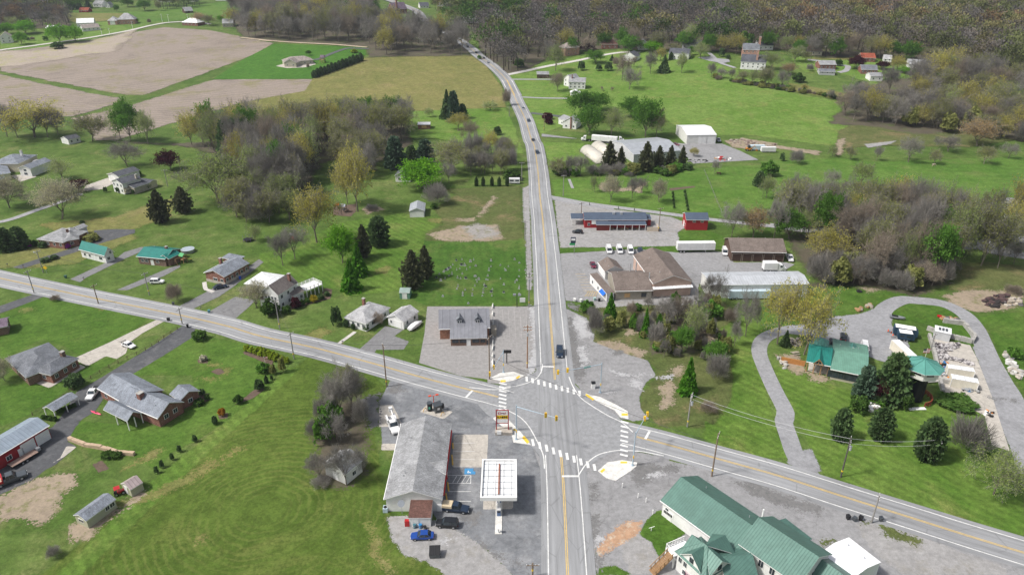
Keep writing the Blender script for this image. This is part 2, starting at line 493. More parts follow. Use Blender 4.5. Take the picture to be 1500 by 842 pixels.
# ------------------------------------------------------------------ base terrain
def build_ground():
    xs = np.concatenate([np.linspace(-4500, -900, 25)[:-1], np.linspace(-900, 900, 151), np.linspace(900, 4500, 25)[1:]])
    ys = np.concatenate([np.linspace(-400, 0, 9)[:-1], np.linspace(0, 1320, 121), np.linspace(1320, 5200, 40)[1:]])
    X, Y = np.meshgrid(xs, ys); Z = terr(X, Y)
    nx, ny = len(xs), len(ys)
    q = np.arange(nx * ny).reshape(ny, nx)
    F = np.stack([q[:-1, :-1], q[:-1, 1:], q[1:, 1:], q[1:, :-1]], -1).reshape(-1, 4)
    me = bpy.data.meshes.new('ground'); me.from_pydata(np.column_stack([X.ravel(), Y.ravel(), Z.ravel()]).tolist(), [], F.tolist())
    me.materials.append(M_GROUND)
    o = bpy.data.objects.new('ground', me); COL.objects.link(o); tag(o, kind='structure')
build_ground()

# ------------------------------------------------------------------ fields and lawns (layer 1-2)
area('field', "1 0 280 130 275 490 222 900 152 1150 168 1497 240 1400 300 1100 410 790 522 690 522 300 450 0 390", M_SOIL, 2)
area('field', "0 -60 60 0 76 60 74 131 60 200 44 175 75 60 92 0 100 -60 100", M_SOIL_SUN, 3)  # sunlit band of the field, its brightness put into the soil colour
area('field', "1 -150 392 0 410 300 475 690 548 560 592 400 640 -150 640", M_SOIL, 2)
area('field', "1 385 652 720 578 1000 490 1170 440 1290 436 1497 436|2 290 436 400 455 250 500 0 545|1 1260 582 900 690 640 770 520 770 480 680", M_SOIL, 2)
area('lawn', "1 1165 437 1330 330 1497 245|2 110 243 580 262 585 300 290 434 0 436", M_BRIGHT, 2)
area('field', "2 290 434 560 322 600 318 1150 303 1230 345 1330 480 1350 590 820 612 760 700 600 640 300 680 180 720 -100 740|1 1150 680 1260 582|2 0 545 250 500", M_YELLOW, 2)
area('lawn', "2 820 612 1350 592 1400 700 1450 842 1300 842 1100 780 960 760 820 760", M_FARM, 2)
area('lawn', "1 0 300 130 283 480 232 560 200 760 160 820 130 700 110 500 130 450 180 0 195", M_FARM, 1)
area('lawn', "1 850 60 1240 8 1290 40 1497 60 1240 100 1000 110 830 140 700 160 640 115 400 110 380 60 600 70", M_PASTURE, 1)
area('field', "1 370 72 700 75 690 100 560 118 420 128 370 110", M_DRY, 2)
area('field', "1 -20 25 200 30 300 62 100 40 -20 45", M_DRY, 2)
area('lawn', "3 10 400 230 340 460 300 620 280 700 285 1080 290 1110 330 1497 470|4 0 470 540 570 560 600 520 720 480 800 330 790 0 742|3 1160 742 930 690 880 650 560 580 200 740 130 640 60 470", M_FARM, 2)
area('lawn', "4 180 470 560 510 640 450 600 440 480 400 300 400 220 330 330 290 560 290 700 340 880 400 800 440 560 560 300 520", M_FARM, 2)
area('lawn', "4 330 330 590 330 540 300 380 285", M_DRY, 3)
area('lawn', "4 200 455 560 520 545 560 250 505", M_DRY, 3)
area('field', "4 40 52 180 55 310 65 300 95 60 80", M_BRIGHT, 2)
area('field', "4 650 -12 900 -8 880 2 660 2", M_BRIGHT, 2)
area('lawn', "7 200 30 430 40 480 70 440 130 250 180 230 120", M_FARM, 2)
area('lawn', "7 250 240 600 200 1000 180 1497 150|8 0 140 480 120 700 140 1500 110 1600 330 1300 370 980 370 560 300 300 340 0 420|7 1200 450 1110 430 700 400 500 370 270 330", M_PASTURE, 1)
area('lawn', "7 300 612 700 605 950 600 945 520 1110 515 1230 560 1220 610 1140 615 940 640 720 615 300 642", M_LAWN_B, 2)
area('lawn', "6 610 600 880 560 910 580 790 760 780 842|10 470 130 400 60 |6 480 720", M_LAWN_A, 2)
area('lawn', "6 400 480 780 420 1000 450 900 560 610 610 560 640 400 842 0 842 0 640 200 620", M_LAWN_A, 1)
area('cemetery_lawn', "6 905 575 1460 575|10 1480 180 920 180 780 120|6 800 780 880 640", M_OLD, 2)
area('rough_ground', "6 985 290 1430 270 1450 560 1330 572 920 572 910 530 1010 480 960 400 1080 320", M_ROUGH, 2)
area('dirt', "6 915 540 1100 490 1300 485 1340 560 1250 575 1000 572", M_DIRT, 3)
area('gravel', "6 1115 500 1190 480 1290 500 1310 550 1180 560", pave('weedy_gravel', (.28, .265, .25), .7, 0, .6, (4, 8, .3), .2, tint=(.17, .17, .09)), 4)
area('dirt', "6 1190 440 1280 330 1300 340 1210 440", M_DIRT, 3)
area('dirt', "6 1085 450 1180 445 1190 465 1090 465", M_DIRT, 3)
area('dirt', "6 405 385 530 370 530 410 500 440 405 432", M_MULCH, 3)
area('dirt', "6 560 400 660 380 670 400 600 425", M_DIRT, 3)
area('dirt', "5 -20 660 100 600 420 610 460 580 210 480 640 440 820 370 980 330 930 440 700 520 750 560 400 700 100 720 -20 720", M_DRY, 1)
# the big mown meadow at the lower left, with its ring-shaped mowing marks
_c = G((14, 40, 480))
M_MEADOW = grass('meadow_turf', (.056, .094, .015), (.085, .13, .024), (.185, .19, .06), .3, rings=(_c.x, _c.y, 1.7, .2, 3, 44), edge=(.8, 1.5, .4))
area('meadow', "0 60 842 250 690 330 625 420 545 470 512 540 545 570 570 560 600 545 620 560 700 575 760 585 800 690 842 760 900 -40 900", M_MEADOW, 1)
area('meadow', "0 66 860 220 705 330 618 425 538 440 540 330 640 226 738 90 870", M_LAWN_A, 2)
area('lawn', "9 940 842 1090 700 1050 560 700 560 1050 330 1497 420 1497 600 1200 842|13 1090 100 940 170 860 270 720 180 380 90 430 0 900 30", M_LAWN_B, 2)
area('lawn', "9 0 230 270 110 830 235 720 330 460 465 350 400 230 360 0 480", M_LAWN_B, 2)
area('lawn', "9 0 620 180 600 280 630 470 520 600 460 640 480 380 650 200 760 0 842", M_LAWN_B, 2)
area('dirt', "13 -10 420 200 310 400 290 420 340 330 400 300 500 240 560 100 530 -10 560", M_DIRT, 3)
area('dirt', "13 380 570 640 470 670 480 700 420 810 360 800 390 640 510 480 650 390 640", M_DIRT, 3)
area('dirt', "13 690 260 860 145 900 150 760 235", M_DRY, 3)
area('dirt', "13 505 235 560 215 600 260 540 280", M_MULCH, 3)
for s in ("9 1330 690 1420 620 1450 640 1380 690 1290 720", "9 1155 540 1200 520 1235 540 1200 560", "9 1330 430 1370 430 1497 480 1497 510 1340 445", "9 1070 350 1100 370 1135 350 1100 335",
          "9 1085 470 1135 470 1140 495 1085 495", "9 1080 670 1140 660 1145 700 1085 720", "9 1195 775 1250 765 1250 795 1200 800", "10 5 195 60 215 110 220 230 185 300 165 390 140 400 90 360 80 330 150 200 170 130 215 60 235"):
    area('mulch_bed', s, M_MULCH, 4, maxn=60)
for s in ("9 110 195 160 190 185 205 130 215", "9 540 190 590 185 600 200 550 210", "13 1070 635 1110 625 1115 650 1075 670", "9 1080 575 1170 590 1240 560 1255 520 1160 500 1220 525 1200 560 1120 570", "10 200 360 330 300 400 320 300 380", "10 1200 235 1260 230 1250 250",
          "6 640 720 720 710 700 760 640 750", "14 590 560 640 620 650 720 760 842 720 842 620 730", "6 930 450 1000 450 990 480 930 470", "13 560 480 900 360 1100 250 1300 140 1330 160 1100 300 800 450"):
    area('dry_grass', s, M_DRY, 3, maxn=60)
# east side scrub, right-hand lawns, brush clearing
area('rough_ground', "11 370 180 620 180 850 160 1200 160 1280 280 1280 500 1240 640 1240 740 1100 842 850 842 740 740 760 640 830 570 800 480 640 460 490 380 470 280", M_ROUGH, 2)
for s in ("11 510 380 620 370 760 430 740 470 640 440 520 400", "11 850 620 900 590 950 640 920 720 860 740", "11 1070 320 1150 310 1170 350 1120 400 1080 370", "11 900 520 960 500 1000 540 920 560", "11 650 300 720 300 740 330 660 340"):
    area('dirt', s, M_DIRT, 3, maxn=70)
area('lawn', "11 1180 300 1380 200 1400 290 1370 400 1480 842|16 200 200 0 200|15 1240 190 1080 130 1100 0|11 1140 842 1240 700 1250 560", M_LAWN_A, 3)
area('lawn', "12 120 500 300 560 420 600 640 680 900 700 1030 620 1060 690 1240 760 1330 842|16 1420 180 1497 480 1497 640 1000 500 400 290 330 150 270 20|12 230 800", M_LAWN_A, 2)
area('lawn', "12 480 60 760 90 880 120 680 210 480 230 300 280 0 340 0 200 330 140", M_LAWN_B, 2)
area('lawn', "12 770 190 900 160 1030 180 1180 240 1240 370 1200 400 960 280 860 260 780 240", M_LAWN_B, 2)
area('lawn', "12 1220 240 1497 210 1497 640 1400 520 1310 320", M_LAWN_B, 2)
area('dirt', "12 1060 130 1200 80 1497 60 1497 150 1420 200 1220 215 1120 180", M_DIRT, 3)
area('dirt', "12 540 60 700 90 640 110", M_DIRT, 3)
area('dirt', "8 1080 842 1100 700 1300 690 1600 720 1600 842", M_ROUGH, 3)
area('dirt', "4 480 720 640 640 900 690 1497 760|8 1200 60 700 50 500 70 460 110", M_ROUGH, 3)
area('dirt', "8 470 20 520 10 490 110 475 110", M_DIRT, 4)
area('dirt', "8 620 45 800 25 760 45 640 65", M_GRAVELB, 4)
area('dirt', "3 1210 775 1300 760 1480 785 1497 800|8 385 85 370 105 200 75 100 60|3 1400 820 1260 815", M_DIRT, 3)
area('dirt', "7 895 285 1040 272 1040 280 910 298", M_MULCH, 3)
area('dirt', "7 510 280 530 255 640 285 740 250 785 250 745 290 750 312 690 300 540 300", M_DIRT, 3)
area('dirt', "12 140 450 250 440 300 540 260 560 170 500", M_DIRT, 4)
area('dirt', "12 300 540 420 560 430 590 330 590", M_DIRT, 4)

M_FLOOR = pave('leaf_litter', (.095, .082, .058), .7, 0, .7, (6, 12, .07), .06, tint=(.08, .1, .035))
for q in ("5 640 30 1060 60 1220 120 1260 300 1330 400|6 0 420 120 360 250 330 330 150 480 120 640 190|2 640 900 830 790 800 680 640 640 400 680 200 740|1 1497 740 1300 770 1000 790 660 780", "8 150 470 340 410 520 410 800 450 900 460 1080 490 1110 640 1080 800|12 1080 60 880 120 640 80 480 60 300 60|8 420 842 400 800 310 720", "1 1270 105 1497 90|2 300 80 700 100 1150 190 1150 306 600 316 590 262 0 222|1 1330 215",
          "4 440 680 560 510 720 450 900 430 1100 410 1300 430 1560 540 1560 800 1380 750 1200 720 900 740 700 700", "0 690 40 712 92 738 108 768 106 800 86 832 74 905 72 985 74 1090 78 1145 72 1170 82 1210 86 1265 84 1300 86 1380 90 1410 102 1500 117 1600 117 1600 28 1185 27 1175 16 1120 14 1060 22 900 26 760 34", "0 -60 18 60 20 98 24 105 38 85 44 60 42 0 44 -60 50", "0 690 42 760 32 900 24 1060 20 1115 12 1185 -4 1600 -10 1600 30 1190 26 1180 14 1300 2 1200 -20 1000 -42 700 -42 660 20",
          "10 420 830 400 700 470 640 560 690 590 800|14 590 120 560 280 470 360 340 340 270 250 300 60", "11 780 300 1000 240 1100 260 1120 380 960 450 820 430"):
    area('forest_floor', q, M_FLOOR, 3, margin=7)
# ------------------------------------------------------------------ paths of the two roads
MAIN = path_of("0 838 1010|0 834 900|15 342 842 330 560 316 305|0 817 612|11 267 510 237 100|7 228 720 215 570 205 450 190 330 180 200 160 60|3 143 770 110 660 62 560 10 445|2 1400 530 1350 440 1280 370 1200 310 1150 265 1020 180 960 145 900 110 850 60 690 0 560 -38", 2.5)
CROSS = path_of("0 -330 330|0 -150 373|9 0 30 400 115 800 195 1000 235 1250 293|10 0 345 300 410 600 490 900 575 1150 640 1310 680|0 790 600|0 850 618|0 900 632|15 780 100 950 145 1200 215|16 150 298 500 410 900 535 1200 630 1497 720|0 1640 852|0 1800 906", 2.5)
JX = G((817, 608))
def nearj(p, r): return (p - Vector((JX.x, JX.y))).length > r

strip('road_shoulder', MAIN, -5.6, 6.0, M_SHOULD, 4) if False else None
strip('road', MAIN, -5.0, 5.4, M_ROAD, 9.3)
strip('road', CROSS, -5.0, 5.0, M_ROAD, 7)
M_JUNC = pave('junction_asphalt', (.255, .26, .27), .93, .12, .4, (.12, .1, 1), .07)
area('road', "0 690 572|0 722 575|10 1330 600 1420 588|11 100 575 160 548 195 510|0 833 534|0 840 560|11 370 600 440 665 630 795|0 940 640|0 948 655|15 700 175 600 165 500 215 440 265 410 300|0 850 700|0 797 700|15 200 200 150 140|0 760 640|0 738 622|0 705 602", M_JUNC, 8, smooth=1)
# worn, paler shoulder by the pull-off and along the main road
area('gravel', "7 95 285 130 270 150 842 120 842 110 480 100 460", M_GRAVELB, 3)
area('gravel', "10 1478 180 1497 180|11 165 190 190 500 160 540 130 560 120 520 155 400", M_LIGHTPATCH, 5)

# ------------------------------------------------------------------ lots
area('parking_lot', "10 920 183 1497 183|11 160 185 185 480 160 540 100 570|10 1400 590 1330 605 1260 583 1100 562 875 492 905 330", M_LOTP, 3)
area('parking_lot', "0 556 588|0 573 555|10 720 585 1000 640 1280 735|0 736 622|0 779 652|0 797 702|0 803 860|0 815 960|0 700 960|14 1390 842 1250 700 1080 600 980 545 950 500|0 640 690|0 560 650", M_LOTD, 4)
area('gravel', "14 705 525 780 520 960 545 1090 600 1250 700 1400 850 1400 1000 1100 900 920 770 800 730 720 640", M_GRAVELB, 5)
area('concrete_pad', "14 1065 72 1255 72 1245 252 1055 250", M_CONC, 5)
area('concrete_pad', "14 1228 420 1392 420 1390 480 1226 482", M_CONC, 5)
area('concrete_pad', "10 655 725 730 722 790 842 655 842", M_CONC, 5)
area('concrete_pad', "14 670 122 750 122 745 158 668 158", M_CONC, 5)
area('concrete_pad', "10 880 760 920 720 1060 760 1010 800", M_CONC, 5)
area('gravel', "10 560 690 650 655 660 842 600 842", M_GRIME, 5)
for s in ("10 700 640 780 600 800 640 740 660", "14 1080 480 1200 500 1200 560 1120 550", "14 1180 640 1240 690 1350 760 1480 800 1300 740", "15 465 360 500 340 490 420 465 440", "15 465 520 515 510 510 600 480 690 465 620", "15 490 740 540 730 520 800 495 790",
          "15 700 230 970 250 960 270 820 290 760 360 700 320", "16 0 335 60 350 200 410 380 470 380 510 250 480 100 440 0 400", "16 260 445 390 480 380 520 280 490", "15 1250 330 1497 390 1497 450 1380 410", "11 350 240 375 250 380 330 440 520 420 600 370 560 350 400", "11 580 420 640 425 630 450 600 445", "11 340 165 410 180 400 205 350 195"):
    area('worn_patch', s, M_GRIME, 6, maxn=90)
area('parking_lot', "11 335 195 450 250 490 355 480 375 620 430 780 480 825 560 770 600 735 680 740 742 790 800 700 812 640 795 440 664 380 600 350 480", M_LOT, 3)
for s in ("11 400 400 440 400 455 500 420 510", "11 570 530 700 560 760 545 740 570 620 560", "11 690 590 740 580 750 640 690 620", "11 385 230 440 250 480 350 420 360 370 280", "11 545 645 580 650 570 665 545 660", "11 820 565 920 560 910 575 830 578", "15 770 290 870 280 880 300 780 310", "14 990 655 1070 640 1060 655 1000 665"):
    area('pale_patch', s, M_LIGHTPATCH, 6, maxn=80)
area('parking_lot', "15 470 300 500 270 730 235 900 215 1140 270 1497 360|16 500 470 800 570 1000 640 1497 805 1560 900 0 900|15 500 842 490 600", M_LOT, 3)
area('gravel', "15 640 650 760 600 850 760 930 842 700 842 640 740", M_GRAVELB, 4)
area('gravel', "16 560 560 800 560 1000 660 1400 800 1400 842 850 842 700 740", M_GRAVELB, 4)
area('rust_stain', "15 500 700 560 620 680 545 760 548 740 600 600 690 520 742", M_RUST, 5)
area('pale_patch', "15 490 610 540 640 500 680", M_LIGHTPATCH, 5, maxn=50)
area('lawn', "15 760 560 830 490 860 485 1000 605 890 680 850 760 800 660 735 620", M_LAWN_B, 5)
area('lawn', "15 500 842 520 800 600 788 700 842", M_LAWN_B, 5)
area('grass_verge', "16 690 560 780 575 930 660 900 680 720 620", M_ROUGH, 5)
area('grass_verge', "16 600 540 660 545 650 560 610 560", M_ROUGH, 5)
area('grass_verge', "16 380 665 480 645 430 660 370 690", M_ROUGH, 5)
# east businesses
area('parking_lot', "7 270 335 400 360 560 395 900 440 975 465 985 500 945 525 955 600 700 605 300 610 285 480", M_GRAVELB, 3)
area('parking_lot', "7 300 642 720 618 940 636 1150 630 1225 640 1250 690|8 190 690 240 700|12 0 100|11 1060 60 1060 150 800 160 480 165|11 330 150", M_LOT, 3)
area('parking_lot', "3 200 735 400 762 640 790 930 785 990 790 1190 790 1290 830|7 1390 130 1030 150 980 100 640 60 480 20 200 2", M_LOT, 3)
area('gravel', "11 480 160 880 140 1060 145 1050 175 800 175 500 190", M_GRAVELB, 4)
# long thin driveways and lanes
def lane(name, s, half, m, layer=4, step=2.0):
    return strip(name, path_of(s, step), -half, half, m, layer)
M_LANE = pave('lane_asphalt', (.3, .3, .31), .8, .3, .5, None, .15)
M_LANEP = pave('pale_lane', (.5, .48, .45), .85, .1, .5, None, .15)
M_LANED = pave('dark_lane', (.095, .1, .105), .8, .2, .5, None, .15)
M_LANEG = pave('gravel_lane', (.27, .272, .285), .72, .0, .6, None, .15)
lane('lane', "7 240 330 400 362 600 388 760 408 970 435 1120 455|8 100 490 300 510 480 530", 1.8, M_LANE)
lane('lane', "7 270 338 420 366 600 392", 2.6, M_LANEG, 3)
lane('lane', "3 0 415 120 390 250 362 420 330 520 308 640 290 740 290", 2.6, M_LANEP)
lane('lane', "3 40 438 130 438 290 438", 1.6, M_LANE)
lane('lane', "3 90 535 200 540 340 542", 1.6, M_LANE)
lane('lane', "3 140 622 230 632 300 640", 2.2, M_LANED)
area('lane', "3 1055 318 1130 312 1150 322 1225 328 1232 342 1190 350 1120 338", M_GRAVEL, 4, margin=.5)
lane('lane', "3 1115 292 1140 312 1175 345 1260 375", 1.6, M_LANE)
lane('lane', "4 310 330 400 340 480 360 530 365|4 520 390 480 400", 2.2, M_LANE)
lane('road', "1 -60 292 0 278 150 258 300 237 500 208 700 172 830 142 930 126 1060 122 1150 135", 2.6, M_LANEP)
lane('lane', "1 1320 208 1497 228|2 0 222 200 236 400 246 590 262", 1.6, pave('pale_dirt_lane', (.45, .37, .28), .85, 0, .5, None, .2))
lane('lane', "2 600 270 520 268 480 268 400 295 330 325 290 330", 2.2, M_LANED)
lane('lane', "8 100 485 300 515 520 500 760 480 1000 395 1180 375 1300 380 1500 420", 2.2, M_LANE, 4)
lane('lane', "8 1600 560 1400 570 1280 590 1180 600 1080 610", 3.5, M_LANE, 4)
area('parking_lot', "8 980 378 1200 375 1330 400 1400 335 1600 350 1600 480 1440 460 1220 430 1000 408", M_LOT, 3)
area('parking_lot', "8 1180 590 1400 560 1497 640 1600 660 1600 690 1300 640", M_LOT, 3)
area('driveway', "5 70 718 180 680 420 605 520 560 515 515 620 508 740 510 740 530 640 560 540 590 400 640 120 725", M_DRIVED, 3)
lane('driveway', "5 -60 480 60 455 200 405 330 360 440 315", 1.7, M_LANE)
area('driveway', "5 455 300 470 270 590 228 640 250 560 290", M_CONC, 3)
area('driveway', "5 60 215 190 205 200 222 110 250", M_CONC, 3)
area('driveway', "5 385 782 650 660 680 635 780 605 800 620 690 668 470 775 440 800", M_DRIVE, 3)
area('driveway', "5 640 842 870 745 930 720 985 705 990 715 900 765 700 842", M_DRIVE, 3)
area('driveway', "9 985 180 1130 105 1300 10 1420 -75 1445 -60 1290 68 1200 130 1040 205", M_DRIVE, 3)
area('driveway', "9 1140 215 1290 130 1400 150 1360 190 1290 250", M_DRIVE, 3)
area('driveway', "9 835 235 905 262 880 275 780 330 710 380 690 440 640 470 580 455 480 510 400 470 600 380 860 255", M_CONC, 3)
area('patio', "9 178 595 270 630 470 515 440 500 400 535 280 600 190 575", M_CONC, 4)
area('driveway', "9 1010 282 1075 300 1050 355 900 450 700 570 620 600 560 700 520 760 450 800 420 842|13 430 0 370 110 420 140 300 240 250 265 180 320 -40 420 -120 400 -60 200 290 30 360 -60|9 420 650 560 570 850 390", M_DRIVED, 3)
area('concrete_pad', "13 365 135 420 140 350 195 270 240 330 200", M_CONC, 4)
area('driveway', "9 -40 195 100 145 250 95 330 100 240 130 60 200 -40 235", M_DRIVED, 3)
area('driveway', "10 535 430 690 290 790 310 740 345 820 375 790 420 640 420 620 460", M_DRIVE, 3)
lane('footpath', "10 430 390 525 322", .6, M_LANEP, 4)
lane('footpath', "9 1120 50 1130 90 1170 105", .7, M_LANEP, 4)
lane('footpath', "7 350 235 370 285", .7, M_LANE, 4)
# looping gravel drive of the lodge
LOOP = path_of("16 330 300 250 200 205 80 180 0|12 190 760 130 640 75 520 45 430 65 365 140 325 260 300", 1.5)
strip('gravel_drive', LOOP, -2.2, 2.2, M_LANEG, 4)
area('gravel_drive', "16 205 180 330 150 390 270 330 290 200 230", M_GRAVEL, 3)
area('gravel_drive', "12 180 300 280 282 470 238 600 225 700 185 775 235 770 285 860 370 880 480 780 500 690 475 560 420 440 410 330 345 200 330", M_GRAVEL, 3)
strip('gravel_drive', path_of("12 700 250 740 190 820 150 900 150 1050 168 1160 220 1225 290 1265 370 1310 470 1370 580 1430 680 1480 842|16 1480 100 1540 300", 1.5), -2.7, 2.7, M_LANEG, 4)
area('gravel_drive', "12 1215 400 1310 400 1400 540 1497 700 1600 842 1360 842 1330 720", M_GRAVEL, 3)
area('gravel_drive', "16 1360 0 1600 0 1600 300 1430 170", M_GRAVEL, 3)
area('concrete_pad', "12 985 355 1200 395 1240 470 1330 700 1375 842|16 1420 165 1320 130|12 1280 780 1060 670 1010 480", M_CONC, 5)
area('worn_patch', "12 1310 680 1390 690 1380 698 1320 692", M_GRIME, 6, maxn=50)
area('worn_patch', "12 1420 685 1460 695 1455 712 1430 700", M_GRIME, 6, maxn=50)
area('patio', "2 90 365 140 350 300 345 310 355 250 372 150 376", M_CONC, 3)

for q, m in (("0 735 622 760 620 785 640 803 690 806 730 790 730 770 680 750 655", M_LOTD), ("15 425 250 520 180 640 160 740 170 900 200 900 240 700 260 600 330 520 420 500 600 500 842 440 842", M_LOT), ("15 150 130 215 250 240 842 245 1000 150 1000 160 400", M_LOT), ("11 330 480 380 470 450 640 680 740 730 740 720 790 640 800 440 700", M_LOT), ("10 1250 560 1320 530 1470 540 1497 560 1497 600 1330 610 1250 600", M_LOTP)):
    area('parking_lot', q, m, 2.2)
# ------------------------------------------------------------------ painted markings
WL = .16
strip('road_marking', MAIN, -3.75, -3.55, M_WHITE, 11, cond=lambda p: nearj(p, 17))
strip('road_marking', MAIN, 3.55, 3.75, M_WHITE, 11, cond=lambda p: nearj(p, 17))
for o in (-.24, .1): strip('road_marking', MAIN, o, o + .15, M_YELLOWP, 11, cond=lambda p: nearj(p, 15.5))
strip('road_marking', CROSS, -3.75, -3.53, M_WHITE, 11, cond=lambda p: nearj(p, 16))
strip('road_marking', CROSS, 3.53, 3.75, M_WHITE, 11, cond=lambda p: nearj(p, 16))
for o in (-.24, .1): strip('road_marking', CROSS, o, o + .15, M_YELLOWP, 11, cond=lambda p: nearj(p, 20))
def mark(s, half=.13, m=None, layer=11): return strip('road_marking', path_of(s, .8), -half, half, m or M_WHITE, layer)
mark("10 1150 628 1290 640 1380 628|11 0 625 60 620 130 600 175 575 200 535 205 500")
mark("11 350 570 370 620 410 680 470 725 560 780 640 820|15 700 60")
mark("15 435 245 470 210 520 180 600 162 660 160 760 168 870 190")
mark("0 738 598 747 603 760 610 770 619 778 630 785 643 791 655 796 668|15 216 260")
mark("11 205 513 268 515", .3); mark("15 312 301 405 301", .3)
mark("10 1132 683 1168 645", .3); mark("15 768 97 792 55", .3)
mark("15 400 300 415 275 435 245")
def bars(s0, s1, n, dx, dy, m=None):
    """crosswalk bars between two pixel points; each bar spans +-(dx,dy) pixels"""
    a = np.array(PL(s0)[0]); b = np.array(PL(s1)[0])
    for k in range(n):
        c = a + (b - a) * k / (n - 1)
        p = [tuple(unproj(c[0] - dx, c[1] - dy))[:2], tuple(unproj(c[0] + dx, c[1] + dy))[:2]]
        strip('crosswalk_bar', [Vector(p[0]), (Vector(p[0]) + Vector(p[1])) / 2, Vector(p[1])], -.32, .32, M_WHITE, 11)
bars("11 118 582", "11 408 660", 10, .35, 3.6)
bars("15 152 117", "15 490 253", 10, .9, 5.0)
bars("10 1335 608", "10 1332 752", 8, 5.5, 1.3)
bars("15 655 -20", "15 651 186", 9, 5.6, 1.4)
# kerbed concrete corners
def corner(s):
    W = [unproj(*p) for p in PL(s)]
    mb = MB(); mb.prism([(p.x, p.y) for p in W], -.1, .13)
    return tag(mb.build('pavement_corner', M_CONCW), kind='structure')
corner("10 1262 577 1320 548 1390 540 1455 563 1400 588 1335 602 1320 592")
corner("11 440 660 520 680 600 718 672 758 676 790 634 792 600 752 490 697")
corner("15 508 272 560 226 640 213 724 226 720 246 690 272 606 326 556 312")
corner("0 722 613|0 732 606|0 745 615|0 762 632|0 778 652|15 45 116 30 50 -20 25")
for i, s in enumerate(("10 1322 586 1350 586 1350 596 1322 596", "10 1405 572 1425 560 1430 568 1412 580", "11 445 660 490 690 480 697 440 668", "11 638 768 672 768 672 780 638 780", "15 520 272 540 256 550 264 530 282", "15 632 219 668 219 668 229 632 229", "15 92 88 105 78 133 112 120 122", "15 46 40 62 40 62 50 46 50")):
    W = [unproj(*p, .13) for p in PL(s)]
    mb = MB(); mb.prism([(p.x, p.y) for p in W], .10, .145)
    tag(mb.build('tactile_paving', M_TACT), kind='structure')
# parking bays
for y in (120, 165, 210, 250): mark("14 1065 %d 1180 %d" % (y, y), .06)
for y in (296, 340, 385, 438): mark("14 1035 %d 1160 %d" % (y, y), .07)
mark("14 1160 296 1158 340", .07)
for x in (1060, 1085, 1110, 1135): mark("14 %d 336 %d 300" % (x, x + 22), .06)
area('accessible_bay_marking', "14 1132 268 1165 268 1165 286 1132 286", plain('blue_paint', (.06, .24, .46)), 11, margin=.3)
mark("14 1145 271 1146 279 1153 279 1158 284", .1, layer=12); mark("14 1143 276 1141 282 1148 284", .08, layer=12)
for k in range(7): mark("11 %d %d %d %d" % (385 + k * 7, 8 + k * 15, 440 + k * 8, 8 + k * 15), .05, M_YELLOWP)
for k in range(5): mark("11 %d 127 %d 103" % (440 + k * 14, 458 + k * 12), .06, M_YELLOWP)
mark("11 432 127 500 127", .06, M_YELLOWP); mark("11 440 104 510 104", .06, M_YELLOWP)
for k in range(6): mark("10 %d 200 %d 360" % (1300 + k * 32, 1310 + k * 32), .05, pave('faded_paint', (.36, .35, .34), .9, 0, .3, None), 5)
# ------------------------------------------------------------------ building kit
W_WHITE = siding('white_siding', (.72, .72, .71)); W_CREAM = siding('cream_siding', (.62, .57, .44)); W_GREY = siding('grey_siding', (.42, .43, .44))
W_BEIGE = siding('beige_siding', (.42, .39, .31)); W_METALW = siding('white_metal_siding', (.66, .66, .63), .3, True, .25); W_RED = siding('red_metal_siding', (.33, .022, .028), .3, True, .35)
W_PINK = siding('pinkish_metal_siding', (.5, .36, .30), .35, True, .2); W_TAN = siding('tan_wall', (.33, .30, .25), .25); W_BROWN = siding('brown_siding', (.085, .05, .038), .25, True, .4)
W_BRICK = brick('red_brick', (.19, .07, .048)); W_BRICKO = brick('orange_brick', (.30, .13, .075)); W_BRICKP = brick('pink_brick', (.42, .23, .18)); W_BRICKB = brick('brown_brick', (.15, .085, .06))
W_STONE = pave('stone_wall', (.42, .38, .33), .6, .0, .5, None, 1.2); W_GREYM = siding('grey_metal_siding', (.50, .51, .52), .3, True, .2); W_SAGE = siding('sage_siding', (.40, .40, .29), .25, True, .35)
W_BLOCK = pave('concrete_block', (.36, .35, .33), .7, 0, .5, None, .8)
R_BLUEG = shingle('blue_grey_shingles', (.205, .225, .26)); R_GREY = shingle('grey_shingles', (.27, .275, .285)); R_DARK = shingle('charcoal_shingles', (.085, .09, .105)); R_MID = shingle('slate_shingles', (.15, .16, .18))
R_BROWN = shingle('brown_shingles', (.165, .135, .12), .18); R_LTGREY = shingle('pale_grey_shingles', (.36, .36, .37)); R_REDBR = shingle('red_brown_shingles', (.13, .07, .058)); R_TAN = shingle('tan_shingles', (.3, .26, .24))
R_WHITE = seam('white_sheet_roof', (.78, .79, .8), 0, 1.2); R_SLATE = seam('slate_blue_sheet_roof', (.075, .10, .145), 0, .5, .5); R_GREYM = seam('grey_sheet_roof', (.36, .38, .41), 0, .9)
R_GREEN = seam('green_sheet_roof', (.082, .168, .14), 0, .55, .5); R_GREENY = seam('green_sheet_roof_side', (.082, .168, .14), 1, .55, .5); R_TEAL = seam('teal_sheet_roof', (.014, .17, .145), 0, .5, .5); R_PALEG = seam('pale_green_sheet_roof', (.14, .29, .225), 0, .45, .5); R_TEALG = seam('grey_teal_sheet_roof', (.09, .27, .23), 0, .8, .5)
R_BLUEM = seam('blue_grey_sheet_roof', (.25, .30, .36), 0, .9, .5); R_PURP = shingle('purple_grey_shingles', (.16, .12, .16)); R_RED = shingle('rust_red_shingles', (.27, .075, .045))
